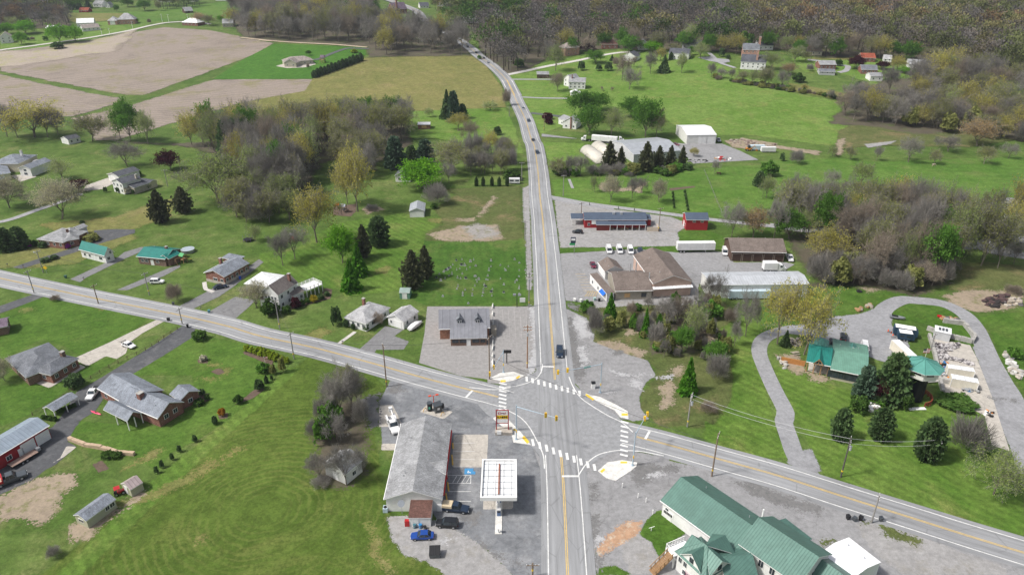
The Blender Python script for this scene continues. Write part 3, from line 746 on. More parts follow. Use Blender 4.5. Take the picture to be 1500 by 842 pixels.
TRIM = plain('white_trim', (.78, .78, .77), .6, .05); TRIMD = plain('dark_trim', (.05, .05, .05), .6, .1); WOOD = plain('treated_wood', (.30, .18, .09), .85, .25); WOODP = plain('weathered_wood', (.32, .28, .23), .9, .25); STEEL = plain('galvanised_steel', (.5, .52, .54), .45, .1, 1, .5)
GLASS = glass('window_glass'); DOORW = siding('white_door', (.76, .76, .75), .55, False, .2); DOORB = siding('brown_door', (.07, .042, .032), .55, False, .2); PLY = plain('plywood', (.5, .32, .16), .8)
BLACK = plain('black_plastic', (.018, .018, .02), .5, .2); RUBBER = plain('tyre_rubber', (.02, .02, .02), .9, .2)

class Fr:
    """local frame of a rectangular block: origin A, x towards B, y away from it"""
    def __init__(s, A, B, D, z0):
        d = B - A; s.L = d.length; s.ang = math.atan2(d.y, d.x); s.D = D; s.A = A; s.z0 = z0
        s.M = Matrix.Translation((A.x, A.y, z0)) @ Matrix.Rotation(s.ang, 4, 'Z')
        s.c = s.M @ Vector((s.L / 2, D / 2, 0))

def V2(p): return Vector((p.x, p.y))
def fe(A, B, C, eave):
    """frame from three eave corners (pixels) at the given eave height"""
    a, b, c = [V2(G(p, eave)) for p in (A, B, C)]
    d = (b - a).normalized(); n = Vector((-d.y, d.x)); D = (c - a).dot(n)
    if D < 0: a, b, D = b, a, -D
    z0 = tz(*((a + b) / 2))
    return Fr(a, b, D, z0)
def fb(A, B, D):
    """frame from the two base corners (pixels) of the side seen, and a depth in metres"""
    a, b = G(A), G(B); f = Fr(V2(a), V2(b), D, 0); f.z0 = tz(f.c.x, f.c.y); f.M = Matrix.Translation((0, 0, f.z0)) @ f.M
    return f

def roof_polys(kind, L, D, e, r):
    if kind == 'gx': return [[(0, 0, e), (L, 0, e), (L, D / 2, e + r), (0, D / 2, e + r)], [(0, D / 2, e + r), (L, D / 2, e + r), (L, D, e), (0, D, e)]]
    if kind == 'gy': return [[(0, 0, e), (L / 2, 0, e + r), (L / 2, D, e + r), (0, D, e)], [(L / 2, 0, e + r), (L, 0, e), (L, D, e), (L / 2, D, e + r)]]
    if kind == 'flat': return [[(0, 0, e), (L, 0, e), (L, D, e + r), (0, D, e + r)]]
    if kind == 'hip':
        if L >= D:
            a, b = (D / 2, D / 2, e + r), (L - D / 2 + .01, D / 2, e + r)
            return [[(0, 0, e), (L, 0, e), b, a], [(L, D, e), (0, D, e), a, b], [(L, 0, e), (L, D, e), b], [(0, D, e), (0, 0, e), a]]
        a, b = (L / 2, L / 2, e + r), (L / 2, D - L / 2, e + r)
        return [[(0, 0, e), (L, 0, e), a], [(L, 0, e), (L, D, e), b, a], [(L, D, e), (0, D, e), b], [(0, D, e), (0, 0, e), a, b]]

def opening(root, M, side, L, D, ov, u, z, w, h, kind):
    """window or door set on a wall"""
    if side in 'fb': p = (ov + u * (L - 2 * ov), ov if side == 'f' else D - ov)
    else: p = (ov if side == 'l' else L - ov, ov + u * (D - 2 * ov))
    rot = {'f': 0, 'r': math.pi / 2, 'b': math.pi, 'l': -math.pi / 2}[side]
    m = M @ Matrix.Translation((p[0], p[1], 0)) @ Matrix.Rotation(rot, 4, 'Z')
    if kind == 'w':
        f = MB(m); f.box(-w / 2, w / 2, -.07, .02, z, z + h); o = f.build('window', TRIM, root)
        g = MB(m); t = .09
        g.box(-w / 2 + t, -.03, -.085, -.06, z + t, z + h - t); g.box(.03, w / 2 - t, -.085, -.06, z + t, z + h - t)
        g.build('pane', GLASS, o)
    elif kind == 'v':        # wide dark glazing in a thin frame
        f = MB(m); f.box(-w / 2, w / 2, -.07, .02, z, z + h); o = f.build('window', TRIMD, root)
        g = MB(m)
        k = max(2, int(w / 1.3))
        for i in range(k): g.box(-w / 2 + w * i / k + .06, -w / 2 + w * (i + 1) / k - .06, -.085, -.06, z + .1, z + h - .1)
        g.build('pane', GLASS, o)
    elif kind == 'p':
        MB(m).box(-w / 2, w / 2, -.06, .02, z, z + h).build('boarded_window', PLY, root)
    elif kind in 'dgB':
        f = MB(m); f.box(-w / 2 - .12, -w / 2, -.08, .02, 0, h + .12); f.box(w / 2, w / 2 + .12, -.08, .02, 0, h + .12); f.box(-w / 2, w / 2, -.08, .02, h, h + .12)
        o = MB(m).box(-w / 2, w / 2, -.05, .02, .02, h).build('door' if kind == 'd' else 'garage_door', DOORB if kind == 'B' else DOORW, root)
        f.build('door_frame', TRIM if kind != 'B' else WOODP, o)
        if kind == 'd': MB(m).box(w / 2 - .16, w / 2 - .08, -.1, -.05, 1.0, 1.12).build('handle', STEEL, o)

def wing(root, fr, eave, roof, rise, wm, rm, ov=.4, wins='', posts=None, base=None, t=.18, edge=None, walls=True):
    M = root.matrix_world.inverted() @ fr.M; L, D = fr.L, fr.D
    sh = MB(M); sh.shell(roof_polys(roof, L, D, eave, rise), t)
    sh.build('roof', [rm, edge or TRIM], root)
    run = (D if roof == 'gx' else L) / 2 if roof in ('gx', 'gy') else min(L, D) / 2
    sl = rise / max(run, .1) if roof != 'flat' else rise / D
    zt = eave - t + (sl * ov if roof != 'flat' else 0) - .02
    if walls:
        w = MB(M); x0, x1, y0, y1 = ov, L - ov, ov, D - ov
        zb = -1.0
        if roof == 'gx':
            pr = [(y0, zb), (y1, zb), (y1, zt), (D / 2, eave + rise - t - .02), (y0, zt)]
            a = [w.pt((x0, p[0], p[1])) for p in pr]; b = [w.pt((x1, p[0], p[1])) for p in pr]
        elif roof == 'gy':
            pr = [(x0, zb), (x1, zb), (x1, zt), (L / 2, eave + rise - t - .02), (x0, zt)]
            a = [w.pt((p[0], y1, p[1])) for p in pr]; b = [w.pt((p[0], y0, p[1])) for p in pr]
        else:
            w.box(x0, x1, y0, y1, zb, zt + (0 if roof != 'flat' else min(0, rise))); a = None
        if a:
            n = len(a)
            for k in range(n): w.face((a[k], b[k], b[(k + 1) % n], a[(k + 1) % n]))
            w.face(a[::-1]); w.face(b)
        w.build('wall', wm, root)
        if base: MB(M).box(x0 - .06, x1 + .06, y0 - .06, y1 + .06, -.6, base[0]).build('base_course', base[1], root)
    if posts:
        for (px, py) in posts:
            MB(M).box(px * L - .09, px * L + .09, py * D - .09, py * D + .09, -.5, eave - t).build('post', posts_mat(rm), root)
    for tok in wins.split():
        side, spec = tok[0], tok[1:]
        if spec[0] == '@':
            u = ''; i = 1
            while spec[i] in '.0123456789': u += spec[i]; i += 1
            kind = spec[i]; dims = [float(x) for x in spec[i + 1:].split('x')] if spec[i + 1:] else []
            w0, h0, z0 = {'w': (1.2, 1.2, 1.0), 'd': (1, 2.1, 0), 'g': (2.8, 2.3, 0), 'B': (3, 2.6, 0), 'v': (3, 1.6, .8), 'p': (1.6, 1.3, .9)}[kind]
            if len(dims) > 0: w0 = dims[0]
            if len(dims) > 1: h0 = dims[1]
            if len(dims) > 2: z0 = dims[2]
            opening(root, M, side, L, D, ov, float(u), z0, w0, h0, kind)
        else:
            n = int(spec[0]); st = [1.0] if eave < 4.9 else [1.0, eave - 2.0]
            ln = L if side in 'fb' else D
            for z in st:
                for k in range(n): opening(root, M, side, L, D, ov, (k + .5) / n, z, min(1.1, ln / (n * 1.6)), 1.3, 'w')
def posts_mat(rm): return TRIM

def chimney(root, fr, u, v, z0, z1, w=.9, m=None):
    M = root.matrix_world.inverted() @ fr.M
    c = MB(M); x, y = u * fr.L, v * fr.D
    c.box(x - w / 2, x + w / 2, y - w / 2, y + w / 2, z0, z1); o = c.build('chimney', m or W_BRICK, root)
    MB(M).box(x - w / 2 - .08, x + w / 2 + .08, y - w / 2 - .08, y + w / 2 + .08, z1, z1 + .14).build('cap', W_BLOCK, o)

def house(name, label, cat, wings, chim=(), group=None):
    f0 = wings[0][0]
    root = thing(name, label, cat, (f0.c.x, f0.c.y, f0.z0), f0.ang, group)
    root.matrix_world = Matrix.Translation(root.location) @ Matrix.Rotation(f0.ang, 4, 'Z')
    for w in wings:
        k = w[6] if len(w) > 6 else {}
        wing(root, *w[:6], **k)
    for f, e, rf, rs in [w[:4] for w in wings]:
        if rf in ('gx', 'gy') and f.c.y < 270 and f.L > 6:
            z = e + rs * .55
            for a, b in ((.22, .28), (.72, .28)):
                x, y = (a * f.L, (1 - b) * f.D) if rf == 'gx' else (b * f.L, a * f.D)
                MB(loc(root, f)).tube((x, y, z - .5), (x, y, z + .45), .09, n=6).build('vent_pipe', STEEL, root)
            g = MB(loc(root, f))
            if rf == 'gx': g.box(0, f.L, -.14, -.01, e - .16, e - .02)
            else: g.box(-.14, -.01, 0, f.D, e - .16, e - .02)
            g.build('gutter', TRIM, root)
    for c in chim: chimney(root, wings[c[0]][0], *c[1:])
    return root
def loc(root, fr): return root.matrix_world.inverted() @ fr.M

def frame_m(p, ang=0.0):
    """world matrix standing on the ground at a pixel"""
    w = G(p); return Matrix.Translation(w) @ Matrix.Rotation(ang, 4, 'Z')
def pang(p, q):
    a, b = G(p), G(q); return math.atan2(b.y - a.y, b.x - a.x)
def at(name, label, cat, p, ang=0.0, group=None, z=0.0):
    w = G(p); r = thing(name, label, cat, (w.x, w.y, w.z + z), ang, group); return r
def soft(o, w=.05, seg=2):
    b = o.modifiers.new('bevel', 'BEVEL'); b.width = w; b.segments = seg; b.limit_method = 'ANGLE'; return o
def S(x, y): return (x, y)
# ------------------------------------------------------------------ gas station corner
f = fe((14, 682, 427), (14, 1003, 427), (14, 812, 11), 3.6)
sto = house('gas_station_store', 'long white store with grey shingle roof beside the fuel canopy', 'store',
    [(f, 3.6, 'gy', 2.3, W_WHITE, R_GREY, dict(ov=.35, wins='r@.62v6x1.6 r@.42d1.8 r@.25v5x1.4 l@.3w l@.7w'))])
M = loc(sto, f)
g = MB(M); yy = f.D * .39
g.shell([[(f.L * .62, yy, 5.0), (f.L + .15, yy - 2.6, 3.75), (f.L + .15, yy, 5.0)], [(f.L * .62, yy, 5.0), (f.L + .15, yy, 5.0), (f.L + .15, yy + 2.6, 3.75)]], .15)
g.build('entrance_gable', [R_GREY, TRIM], sto)
g = MB(M); g.poly([(f.L + .1, yy - 2.5, 3.6), (f.L + .1, yy + 2.5, 3.6), (f.L + .1, yy, 4.85)]); g.build('gable_face', W_WHITE, sto)
g = MB(M); g.box(f.L - .3, f.L + .25, 2, f.D - 2, 2.75, 3.2); g.build('red_fascia', plain('red_sheet', (.5, .02, .02), .5), sto)
for q in range(3):
    g = MB(M); g.tube((f.L * (.3 + .2 * q), f.D * (.25 + .22 * q), 4), (f.L * (.3 + .2 * q), f.D * (.25 + .22 * q), 5.9), .07); g.build('vent_pipe', STEEL, sto)
fa = fe((14, 815, 528), (14, 940, 528), (14, 822, 442), 2.5)
house('lean_to', 'small lean-to with brown shingle roof on the end of the white store', 'shed', [(fa, 2.5, 'flat', .7, W_WHITE, R_REDBR, dict(ov=.12, wins='f@.3d'))])
# canopy over the pumps
f = fe((14, 1210, 416), (14, 1412, 416), (14, 1228, 205), 5.6)
can = thing('fuel_canopy', 'white flat canopy over the fuel pumps beside the grey-roofed store', 'canopy', (f.c.x, f.c.y, f.z0), f.ang); can.matrix_world = Matrix.Translation(can.location) @ Matrix.Rotation(f.ang, 4, 'Z')
M = loc(can, f); L, D = f.L, f.D
g = MB(M); g.box(.35, L - .35, .35, D - .35, 4.75, 5.1); g.build('deck', R_WHITE, can)
g = MB(M)
for (a, b, c, d) in ((0, L, 0, .3), (0, L, D - .3, D), (0, .3, .3, D - .3), (L - .3, L, .3, D - .3)): g.box(a, b, c, d, 4.65, 5.6)
g.build('fascia', TRIM, can)
for k in range(6):
    y = .35 + (D - .7) * (k + .5) / 6
    g = MB(M); g.box(.35, L - .35, y - .05, y + .05, 5.1, 5.24); g.build('deck_beam', STEEL, can)
for k in range(4):
    x = L * (.17 + .22 * k)
    g = MB(M); g.box(x - .03, x + .03, .4, D - .4, 5.285, 5.36); g.build('deck_rib', TRIM, can)
g = MB(M); g.box(L / 2 - .14, L / 2 + .14, 1.2, D - 1.4, 5.37, 5.46); g.build('gutter', plain('rusty_steel', (.26, .09, .05), .9, .4, 2), can)
for y in (.16, .84):
    g = MB(M); g.box(L / 2 - .22, L / 2 + .22, y * D - .22, y * D + .22, -.2, 4.75); g.build('column', TRIM, can)
isl = MB(M); isl.box(L / 2 - .7, L / 2 + .7, -4.6, D - 1, -.1, .18); isl.build('pump_island', M_CONCW, can)
for i, y in enumerate((.05, .38, .66)):
    pm = thing('fuel_pump', ('fuel pump at the near edge of the white canopy', 'middle fuel pump under the white canopy', 'far fuel pump under the white canopy')[i], 'fuel pump', can.matrix_world @ M @ Vector((L / 2, y * D, .18)), f.ang, 'fuel pumps under the canopy')
    MB().box(-.38, .38, -.28, .28, 0, 1.5).build('cabinet', plain('pump_blue', (.1, .16, .3), .5), pm); MB().box(-.42, .42, -.3, .3, 1.5, 1.9).build('head', TRIM, pm); MB().box(-.3, .3, -.31, .31, 1.0, 1.4).build('display', BLACK, pm)
g = thing('bollard', 'short white post at the open end of the pump island', 'bollard', can.matrix_world @ M @ Vector((L / 2, -4.2, .18)))
MB().tube((0, 0, -.1), (0, 0, 1.1), .14).build('tube', TRIM, g); MB().box(-.5, .5, -.3, .3, 1.1, 1.2).build('cap', TRIM, g)

# white shed behind the store
f = fe((14, 348, 232), (14, 470, 292), (14, 432, 150), 3.2)
house('old_shed', 'old white shed with grey roof half hidden by bare trees', 'shed', [(f, 3.2, 'gy', 1.9, siding('weathered_white_boards', (.6, .6, .58), .22, False, .5), R_GREY, dict(ov=.25, wins='f@.5d1.2 r@.5w'))])

# brown-lot restaurant
fm = fb((10, 985, 366), (10, 1266, 357), 11); fp = fb((10, 1045, 402), (10, 1250, 398), 5.2)
rs = house('restaurant', 'brown restaurant with two roof dormers standing in the brown lot', 'restaurant',
    [(fm, 3.7, 'gx', 3.7, W_BRICKO, seam('ribbed_slate_roof', (.185, .19, .215), 0, 2.2, .7, 0, .1), dict(ov=.35, wins='l@.5w')),
     (fp, 2.7, 'flat', 1.5, W_BRICKB, seam('ribbed_slate_porch_roof', (.20, .205, .23), 0, 1.1, .7, 0, .1), dict(ov=.25, edge=TRIM, wins='f@.13v1.9x1.1x1.05 f@.35v2.1x1.1x1.05 f@.5d f@.7v2.1x1.1x1.05 f@.9v1.5x1.1x1.05'))])
M = loc(rs, fm)
for u in (.41, .76):
    x = u * fm.L; y0 = fm.D * .14; z = 5.0
    d = MB(M); d.box(x - .75, x + .75, y0, y0 + 2.4, z - .6, z + .9); o = d.build('dormer', seam('ribbed_slate_dormer', (.17, .175, .2), 1, .8, .7, 0, .1), rs)
    d = MB(M); d.shell([[(x - 1.05, y0 - .25, z + .75), (x, y0 - .25, z + 1.75), (x, y0 + 3.4, z + 1.75), (x - 1.05, y0 + 3.0, z + .75)], [(x, y0 - .25, z + 1.75), (x + 1.05, y0 - .25, z + .75), (x + 1.05, y0 + 3.0, z + .75), (x, y0 + 3.4, z + 1.75)]], .1); d.build('dormer_roof', [R_MID, TRIMD], o)
    d = MB(M); d.poly([(x - .8, y0 - .01, z + .85), (x + .8, y0 - .01, z + .85), (x, y0 - .01, z + 1.6)]); d.build('dormer_gable', R_MID, o)
    for q in (-.33, .33):
        d = MB(M); d.box(x + q - .3, x + q + .3, y0 - .06, y0 + .02, z - .3, z + .65); w = d.build('window', TRIM, rs); MB(M).box(x + q - .2, x + q + .2, y0 - .08, y0 - .05, z - .2, z + .55).build('pane', GLASS, w)
ac = MB(M @ Matrix.Translation((fm.L + 1.1, 2.5, 0))); ac.box(-.8, .8, -1.4, 1.4, -.2, 2.4); ac.build('side_lobby', W_TAN, rs)
for i in range(9):
    p = (10, 1279, 186 + i * 38 + (i % 3) * 4)
    o = at('concrete_barrier', 'pale concrete block %s in the line beside the brown restaurant' % ('nearest the traffic signal', 'second from the signal', 'third from the signal', 'fourth from the signal', 'in the middle', 'fourth from the cemetery', 'third from the cemetery', 'second from the cemetery', 'nearest the cemetery')[8 - i], 'barrier', p, math.pi / 2 + RND.uniform(-.06, .06), 'concrete blocks across the brown lot')
    ln = RND.uniform(.9, 1.6)
    g = MB(); g.loft([[(sx, -.32, 0), (sx, .32, 0), (sx, .14, .35), (sx, .1, .8), (sx, -.1, .8), (sx, -.14, .35)] for sx in (-ln, ln)]); g.build('block', M_CONCW, o)

# ------------------------------------------------------------------ houses along the cross road
f1 = fe((10, 460, 242), (10, 584, 279), (10, 582, 150), 3.0)
house('ranch_house', 'low white ranch house with pale grey roof next to a white garage', 'house', [(f1, 3.0, 'hip', 1.8, W_WHITE, R_LTGREY, dict(wins='f4 r@.3w1.6 r@.6d r@.8w'))], [(0, .08, .75, 2, 5.6, .8)])
f2 = fe((10, 697, 240), (10, 790, 268), (10, 768, 178), 2.9)
house('garage', 'small white garage with pale grey roof beside the covered boat', 'garage', [(f2, 2.9, 'gy', 1.5, W_WHITE, R_LTGREY, dict(ov=.3, wins='f@.62g2.6 f@.2w.8 r2'))])
f3 = fe(S(382.3, 427.5), S(407.2, 432.8), S(402.5, 406.7), 5.8)
fpch = fe(S(379.2, 437.2), S(405.4, 440.5), S(382.3, 429.2), 3.2)
fwg = fe(S(428, 433), S(446, 425), S(421, 425), 3.4)
wh = house('white_house', 'tall white house with brown-grey gable roof and a raised deck', 'house',
    [(f3, 5.8, 'gy', 2.9, W_WHITE, shingle('taupe_shingles', (.19, .165, .155)), dict(ov=.3, wins='f@.2w.8x1.2x3.7 f@.4w.8x1.2x3.7 f@.6w.8x1.2x3.7 f@.8w.8x1.2x3.7 r3 l3')),
     (fpch, 3.1, 'flat', .6, W_WHITE, shingle('taupe_shingles', (.19, .165, .155)), dict(ov=.2, wins='f@.3d f@.7w')),
     (fwg, 3.2, 'gx', 1.2, W_WHITE, shingle('taupe_shingles', (.19, .165, .155)), dict(ov=.25, wins='f2'))], [(0, .75, .8, 5, 9.6, .8)])
MW = Matrix(wh.matrix_world)
fd = fb(S(450.5, 437), S(474, 427), 5)
M = loc(wh, fd)
g = MB(M); g.box(0, fd.L, 0, fd.D, 2.6, 2.85); g.build('deck', TRIM, wh)
for k in range(5):
    for y in (.15, fd.D - .15):
        g = MB(M); x = .15 + (fd.L - .3) * k / 4; g.box(x - .1, x + .1, y - .1, y + .1, -.3, 3.9); g.build('deck_post', TRIM, wh)
g = MB(M)
for y in (.15, fd.D - .15):
    for z in (3.15, 3.5, 3.85): g.box(.25, fd.L - .25, y - .03, y + .03, z - .05, z + .05)
for z in (3.15, 3.5, 3.85): g.box(fd.L - .18, fd.L - .12, .25, fd.D - .25, z - .05, z + .05)
g.build('railing', TRIM, wh)
fg = fe(S(356.9, 415.2), S(399, 422), S(379, 397), 3.0)
house('white_roof_garage', 'broad white-roofed garage tucked behind the tall white house', 'garage', [(fg, 3.0, 'hip', 1.3, W_WHITE, R_WHITE, dict(wins='f@.3g l@.5g'))])
f5 = fe((5, 1115, 746), (5, 1228, 770), (5, 1246, 668), 3.4)
f5b = fe((5, 1212, 665), (5, 1300, 683), (5, 1245, 640), 3.6)
house('brick_ranch', 'red brick ranch house with pale blue-grey roof and attached flat addition', 'house', [(f5, 3.4, 'gy', 1.7, W_BRICK, R_BLUEG, dict(wins='f@.5w1.8 f@.85w r5', base=(1.0, W_STONE))), (f5b, 3.7, 'flat', .2, W_BRICK, R_BLUEG)], [(0, .1, .6, 2, 5.9, .9)])
f6 = fe((5, 745, 656), (5, 905, 672), (5, 818, 597), 3.2)
h6 = house('green_roof_house', 'brown brick house with bright teal metal roof and a cluttered deck', 'house', [(f6, 3.2, 'gx', 1.7, W_BRICKB, R_TEAL, dict(wins='f@.15w f@.3w f@.5d f@.7w r2')), (fe((5, 868, 660), (5, 925, 672), (5, 918, 625), 3.1), 3.1, 'gy', 1.2, W_BRICKB, R_TEAL, dict(wins='f@.5w'))], [(0, .75, .55, 3, 5.6, .8)])
fk = fb((5, 915, 705), (5, 985, 660), 3.5); M = loc(h6, fk)
g = MB(M); g.box(0, fk.L, 0, fk.D, .9, 1.1)
for k in range(8): g.box(fk.L * k / 7 - .05, fk.L * k / 7 + .05, .0, .1, -.2, 2.0)
g.box(0, fk.L, 0, .08, 1.5, 1.6); g.box(0, fk.L, 0, .08, 1.95, 2.05); g.build('deck', WOOD, h6)
f7 = fe((5, 430, 618), (5, 572, 654), (5, 526, 606), 3.3)
house('white_cottage', 'white cottage with steep teal metal roof beside a long driveway', 'house', [(f7, 3.3, 'gx', 2.7, W_WHITE, R_TEAL, dict(wins='f@.15w f@.35w f@.55d f@.8w1.8 r@.35w r@.7w.9x1.2x3'))])
f8 = fe((5, 198, 562), (5, 345, 582), (5, 365, 503), 3.0); f8b = fe((5, 345, 575), (5, 435, 560), (5, 420, 500), 3.0); f8c = fe((5, 388, 500), (5, 430, 508), (5, 440, 480), 3.6)
house('brick_bungalow', 'rambling brick bungalow with grey hip roof and purple azaleas', 'house', [(f8, 3.0, 'hip', 1.7, W_BRICK, R_GREY, dict(wins='f4')), (f8b, 3.0, 'hip', 1.5, W_BRICK, R_GREY, dict(wins='f@.5w r2')), (f8c, 3.4, 'gy', .9, W_WHITE, R_GREY)], [(1, .35, .5, 2, 5.4, .9)])
w1 = fe((5, 583, 206), (5, 648, 220), (5, 690, 168), 3.4); w2 = fe((5, 605, 242), (5, 668, 260), (5, 685, 204), 5.4); w3 = fe((5, 668, 270), (5, 735, 283), (5, 738, 238), 3.2); w4 = fe((5, 748, 247), (5, 815, 258), (5, 790, 228), 3.0)
house('split_level_house', 'white split-level house with dark roofs at the end of a long drive', 'house', [(w2, 5.4, 'gy', 1.5, W_WHITE, R_DARK, dict(wins='f3')), (w1, 3.4, 'gy', 1.3, W_WHITE, R_DARK, dict(wins='f@.5g')), (w3, 3.2, 'gy', 1.0, W_STONE, R_DARK, dict(wins='f@.4w1.6')), (w4, 3.0, 'gx', .9, W_CREAM, R_DARK, dict(wins='f2'))], [(0, .9, .8, 4, 7.6, .9, W_STONE)])
w1 = fe((5, -130, 230), (5, 60, 200), (5, -60, 150), 3.2); w2 = fe((5, 95, 172), (5, 165, 176), (5, 90, 120), 4.4); w3 = fe((5, -60, 150), (5, 100, 150), (5, -30, 100), 4.4)
house('hip_roof_house', 'large house with blue-grey hip roof and white gable at the left edge', 'house', [(w3, 4.4, 'hip', 2.6, W_CREAM, R_BLUEG), (w1, 3.2, 'hip', 1.8, W_CREAM, R_BLUEG, dict(wins='f@.7g')), (w2, 4.2, 'gy', 1.6, W_WHITE, R_BLUEG, dict(wins='f@.5w1.6x1.3x2.6 f@.5w2x1.3x.8')), (fe((5, 160, 165), (5, 215, 160), (5, 160, 135), 2.6), 2.6, 'flat', .5, W_CREAM, R_GREY, dict(wins='f2'))], [(0, .75, .6, 4, 8.4, 1.0, W_WHITE)])
f = fe((1, 330, 758), (1, 372, 768), (1, 378, 738), 2.9)
house('small_white_shed', 'small white outbuilding with dark roof beside the tilled field', 'shed', [(f, 2.9, 'gy', 1.5, W_WHITE, R_DARK, dict(ov=.2, wins='f@.5d r2'))])
f9 = fe((9, 25, 466), (9, 140, 573), (9, 250, 365), 3.0); f9b = fe((9, 180, 537), (9, 277, 560), (9, 325, 440), 3.0)
house('dark_roof_house', 'brick house with weathered dark hip roof and wide concrete apron', 'house', [(f9, 3.0, 'hip', 1.9, W_BRICKB, R_MID, dict(wins='f3')), (f9b, 3.0, 'hip', 1.5, W_BRICK, R_MID, dict(wins='f@.5w r3'))], [(1, .45, .8, 2.5, 5.4, 1.0, W_BRICKB)])
w1 = fe((9, 865, 796), (9, 1010, 705), (9, 655, 700), 3.1); w2 = fe((9, 985, 700), (9, 1098, 644), (9, 930, 660), 3.1); w3 = fe((9, 696, 812), (9, 778, 765), (9, 546, 756), 3.0); w4 = fe((9, 720, 735), (9, 900, 640), (9, 575, 608), 3.15)
hb = house('gable_brick_house', 'big brick house with blue-grey roof and white-edged gable end', 'house',
    [(w1, 3.1, 'gy', 2.3, W_BRICK, R_BLUEG, dict(wins='f@.3w1.3x1.3x1.4 f@.68w1.3x1.3x1.4')), (w4, 3.15, 'gy', 2.1, W_BRICK, R_BLUEG, dict(wins='l3')), (w2, 3.1, 'gy', 1.4, W_BRICK, R_BLUEG, dict(wins='f@.5w r2')),
     (w3, 3.0, 'gy', 1.6, W_BRICK, R_BLUEG, dict(walls=False, posts=[(.04, .03), (.96, .03), (.04, .5), (.5, .03)]))], [(0, .35, .62, 3, 6.0, 1.3)])
fcp = fe((9, 232, 737), (9, 292, 757), (9, 372, 657), 2.6)
cp = house('carport', 'open carport with grey gable roof on thin posts', 'carport', [(fcp, 2.6, 'gy', .8, TRIMD, R_BLUEG, dict(walls=False, posts=[(.05, .03), (.95, .03), (.05, .5), (.95, .5), (.05, .97), (.95, .97)]))])
fr_ = fe(S(-30, 684), S(72.5, 622.6), S(-60, 671), 3.7)
rg = house('red_garage', 'long red metal garage with white doors and blue-grey roof', 'garage', [(fr_, 3.7, 'gx', 1.3, W_RED, R_BLUEM, dict(ov=.3, wins='f@.655g3.1x2.8 f@.885g3.1x2.8 f@.545d1.1x2.1 f@.37w1.3 r@.5w'))])
fs = fe((13, 400, 513), (13, 471, 546), (13, 575, 398), 2.3)
house('garden_shed', 'sage green garden shed with blue-grey shingle roof and pale corner boards', 'shed', [(fs, 2.3, 'gy', .9, W_SAGE, R_BLUEG, dict(ov=.18, wins='f@.5w1.6x.8x1.1 r@.87w1.2 r@.7w1.0'))])
fs = fe((13, 660, 340), (13, 713, 376), (13, 718, 290), 2.1)
house('greenhouse_shed', 'small greenhouse shed with pinkish clear roof panels', 'shed', [(fs, 2.1, 'gy', 1.1, W_SAGE, seam('clear_roof_panels', (.42, .34, .34), 1, .8, .3, 0, .3), dict(ov=.1, wins='f@.45d'))])
f = fe((9, -70, 312), (9, 42, 290), (9, -60, 260), 2.8)
house('purple_roof_shed', 'shed with purplish roof and white gable cut by the photo edge', 'shed', [(f, 2.8, 'gx', 1.3, W_BRICKB, R_PURP, dict(wins='r@.5w'))])
f = fb((6, 822, 445), (6, 908, 443), 10)
house('two_door_garage', 'grey garage with two white doors standing alone on the lawn', 'garage', [(f, 2.9, 'gy', 1.4, W_GREY, R_GREYM, dict(ov=.2, wins='f@.27g2.7x2.2 f@.73g2.7x2.2'))])
f = fb((6, 742, 250), (6, 830, 252), 9)
house('hidden_cottage', 'white cottage with dark roof half hidden behind a bright green tree', 'house', [(f, 3.2, 'gy', 2.4, W_WHITE, R_DARK, dict(wins='f2 l2'))])
f = fb((10, 768, 142), (10, 826, 143), 4)
house('green_shed', 'small green metal shed at the edge of the cemetery', 'shed', [(f, 2.4, 'gx', .8, siding('green_sheet', (.13, .27, .2), .25, True), seam('grey_green_sheet', (.28, .36, .33), 0, .5), dict(ov=.1, wins='f@.5d1.4x1.9'))])
f = fb((2, 868, 711), (2, 938, 710), 7)
house('brown_shed', 'rusty brown shed with pale sheet roof in the mown lawn', 'shed', [(f, 3.0, 'gx', .8, siding('rusty_boards', (.23, .12, .09), .3, True, .4), seam('pale_sheet', (.5, .5, .53), 0, .8), dict(ov=.2, wins='f@.5p3x1.6'))])

# ------------------------------------------------------------------ businesses east of the main road
fm = fb(S(855, 334.4), S(947.3, 334.4), 9); fp = fb(S(872.9, 338.2), S(946.5, 338.2), 3.6); fl = fb(S(836.3, 330.4), S(854.6, 330.4), 5)
rr = house('red_restaurant', 'long red roadhouse with slate-blue metal roof and open front porch', 'restaurant',
    [(fm, 3.7, 'gx', 1.5, W_RED, R_SLATE, dict(ov=.3, wins='f@.07w1')), (fl, 3.0, 'flat', .6, W_RED, R_SLATE, dict(walls=False, posts=[(.04, .05), (.04, .95)])),
     (fp, 2.7, 'flat', .6, W_RED, R_SLATE, dict(walls=False, posts=[(.28, .05), (.42, .05), (.57, .05), (.72, .05), (.86, .05), (.98, .05)])), (fb(S(947.6, 331), S(953.5, 331), 5), 3.0, 'flat', .5, W_RED, R_SLATE, dict(ov=.15))], )
M = loc(rr, fm)
g = MB(M); g.box(3.2, 9.8, .16, .26, 1.7, 3.3); 
sg = g.build('sign_board', TRIM, rr); g = MB(M)
for k, (w, z) in enumerate(((2.6, 2.8), (1.8, 2.35), (3.2, 1.95))):
    for i in range(int(w / .35)): g.box(6.5 - w / 2 + i * .35, 6.5 - w / 2 + i * .35 + .2, .12, .158, z, z + .25)
g.build('lettering', BLACK, sg)
M = loc(rr, fp)
MB(M).box(.2, fp.L * .27, .15, .3, 0, 2.45).build('porch_wall', siding('maroon_siding', (.13, .022, .02), .3, True), rr)
MB(M).box(fp.L * .27, fp.L * .98, fp.D - .35, fp.D - .3, 0, 2.6).build('shop_front', GLASS, rr)
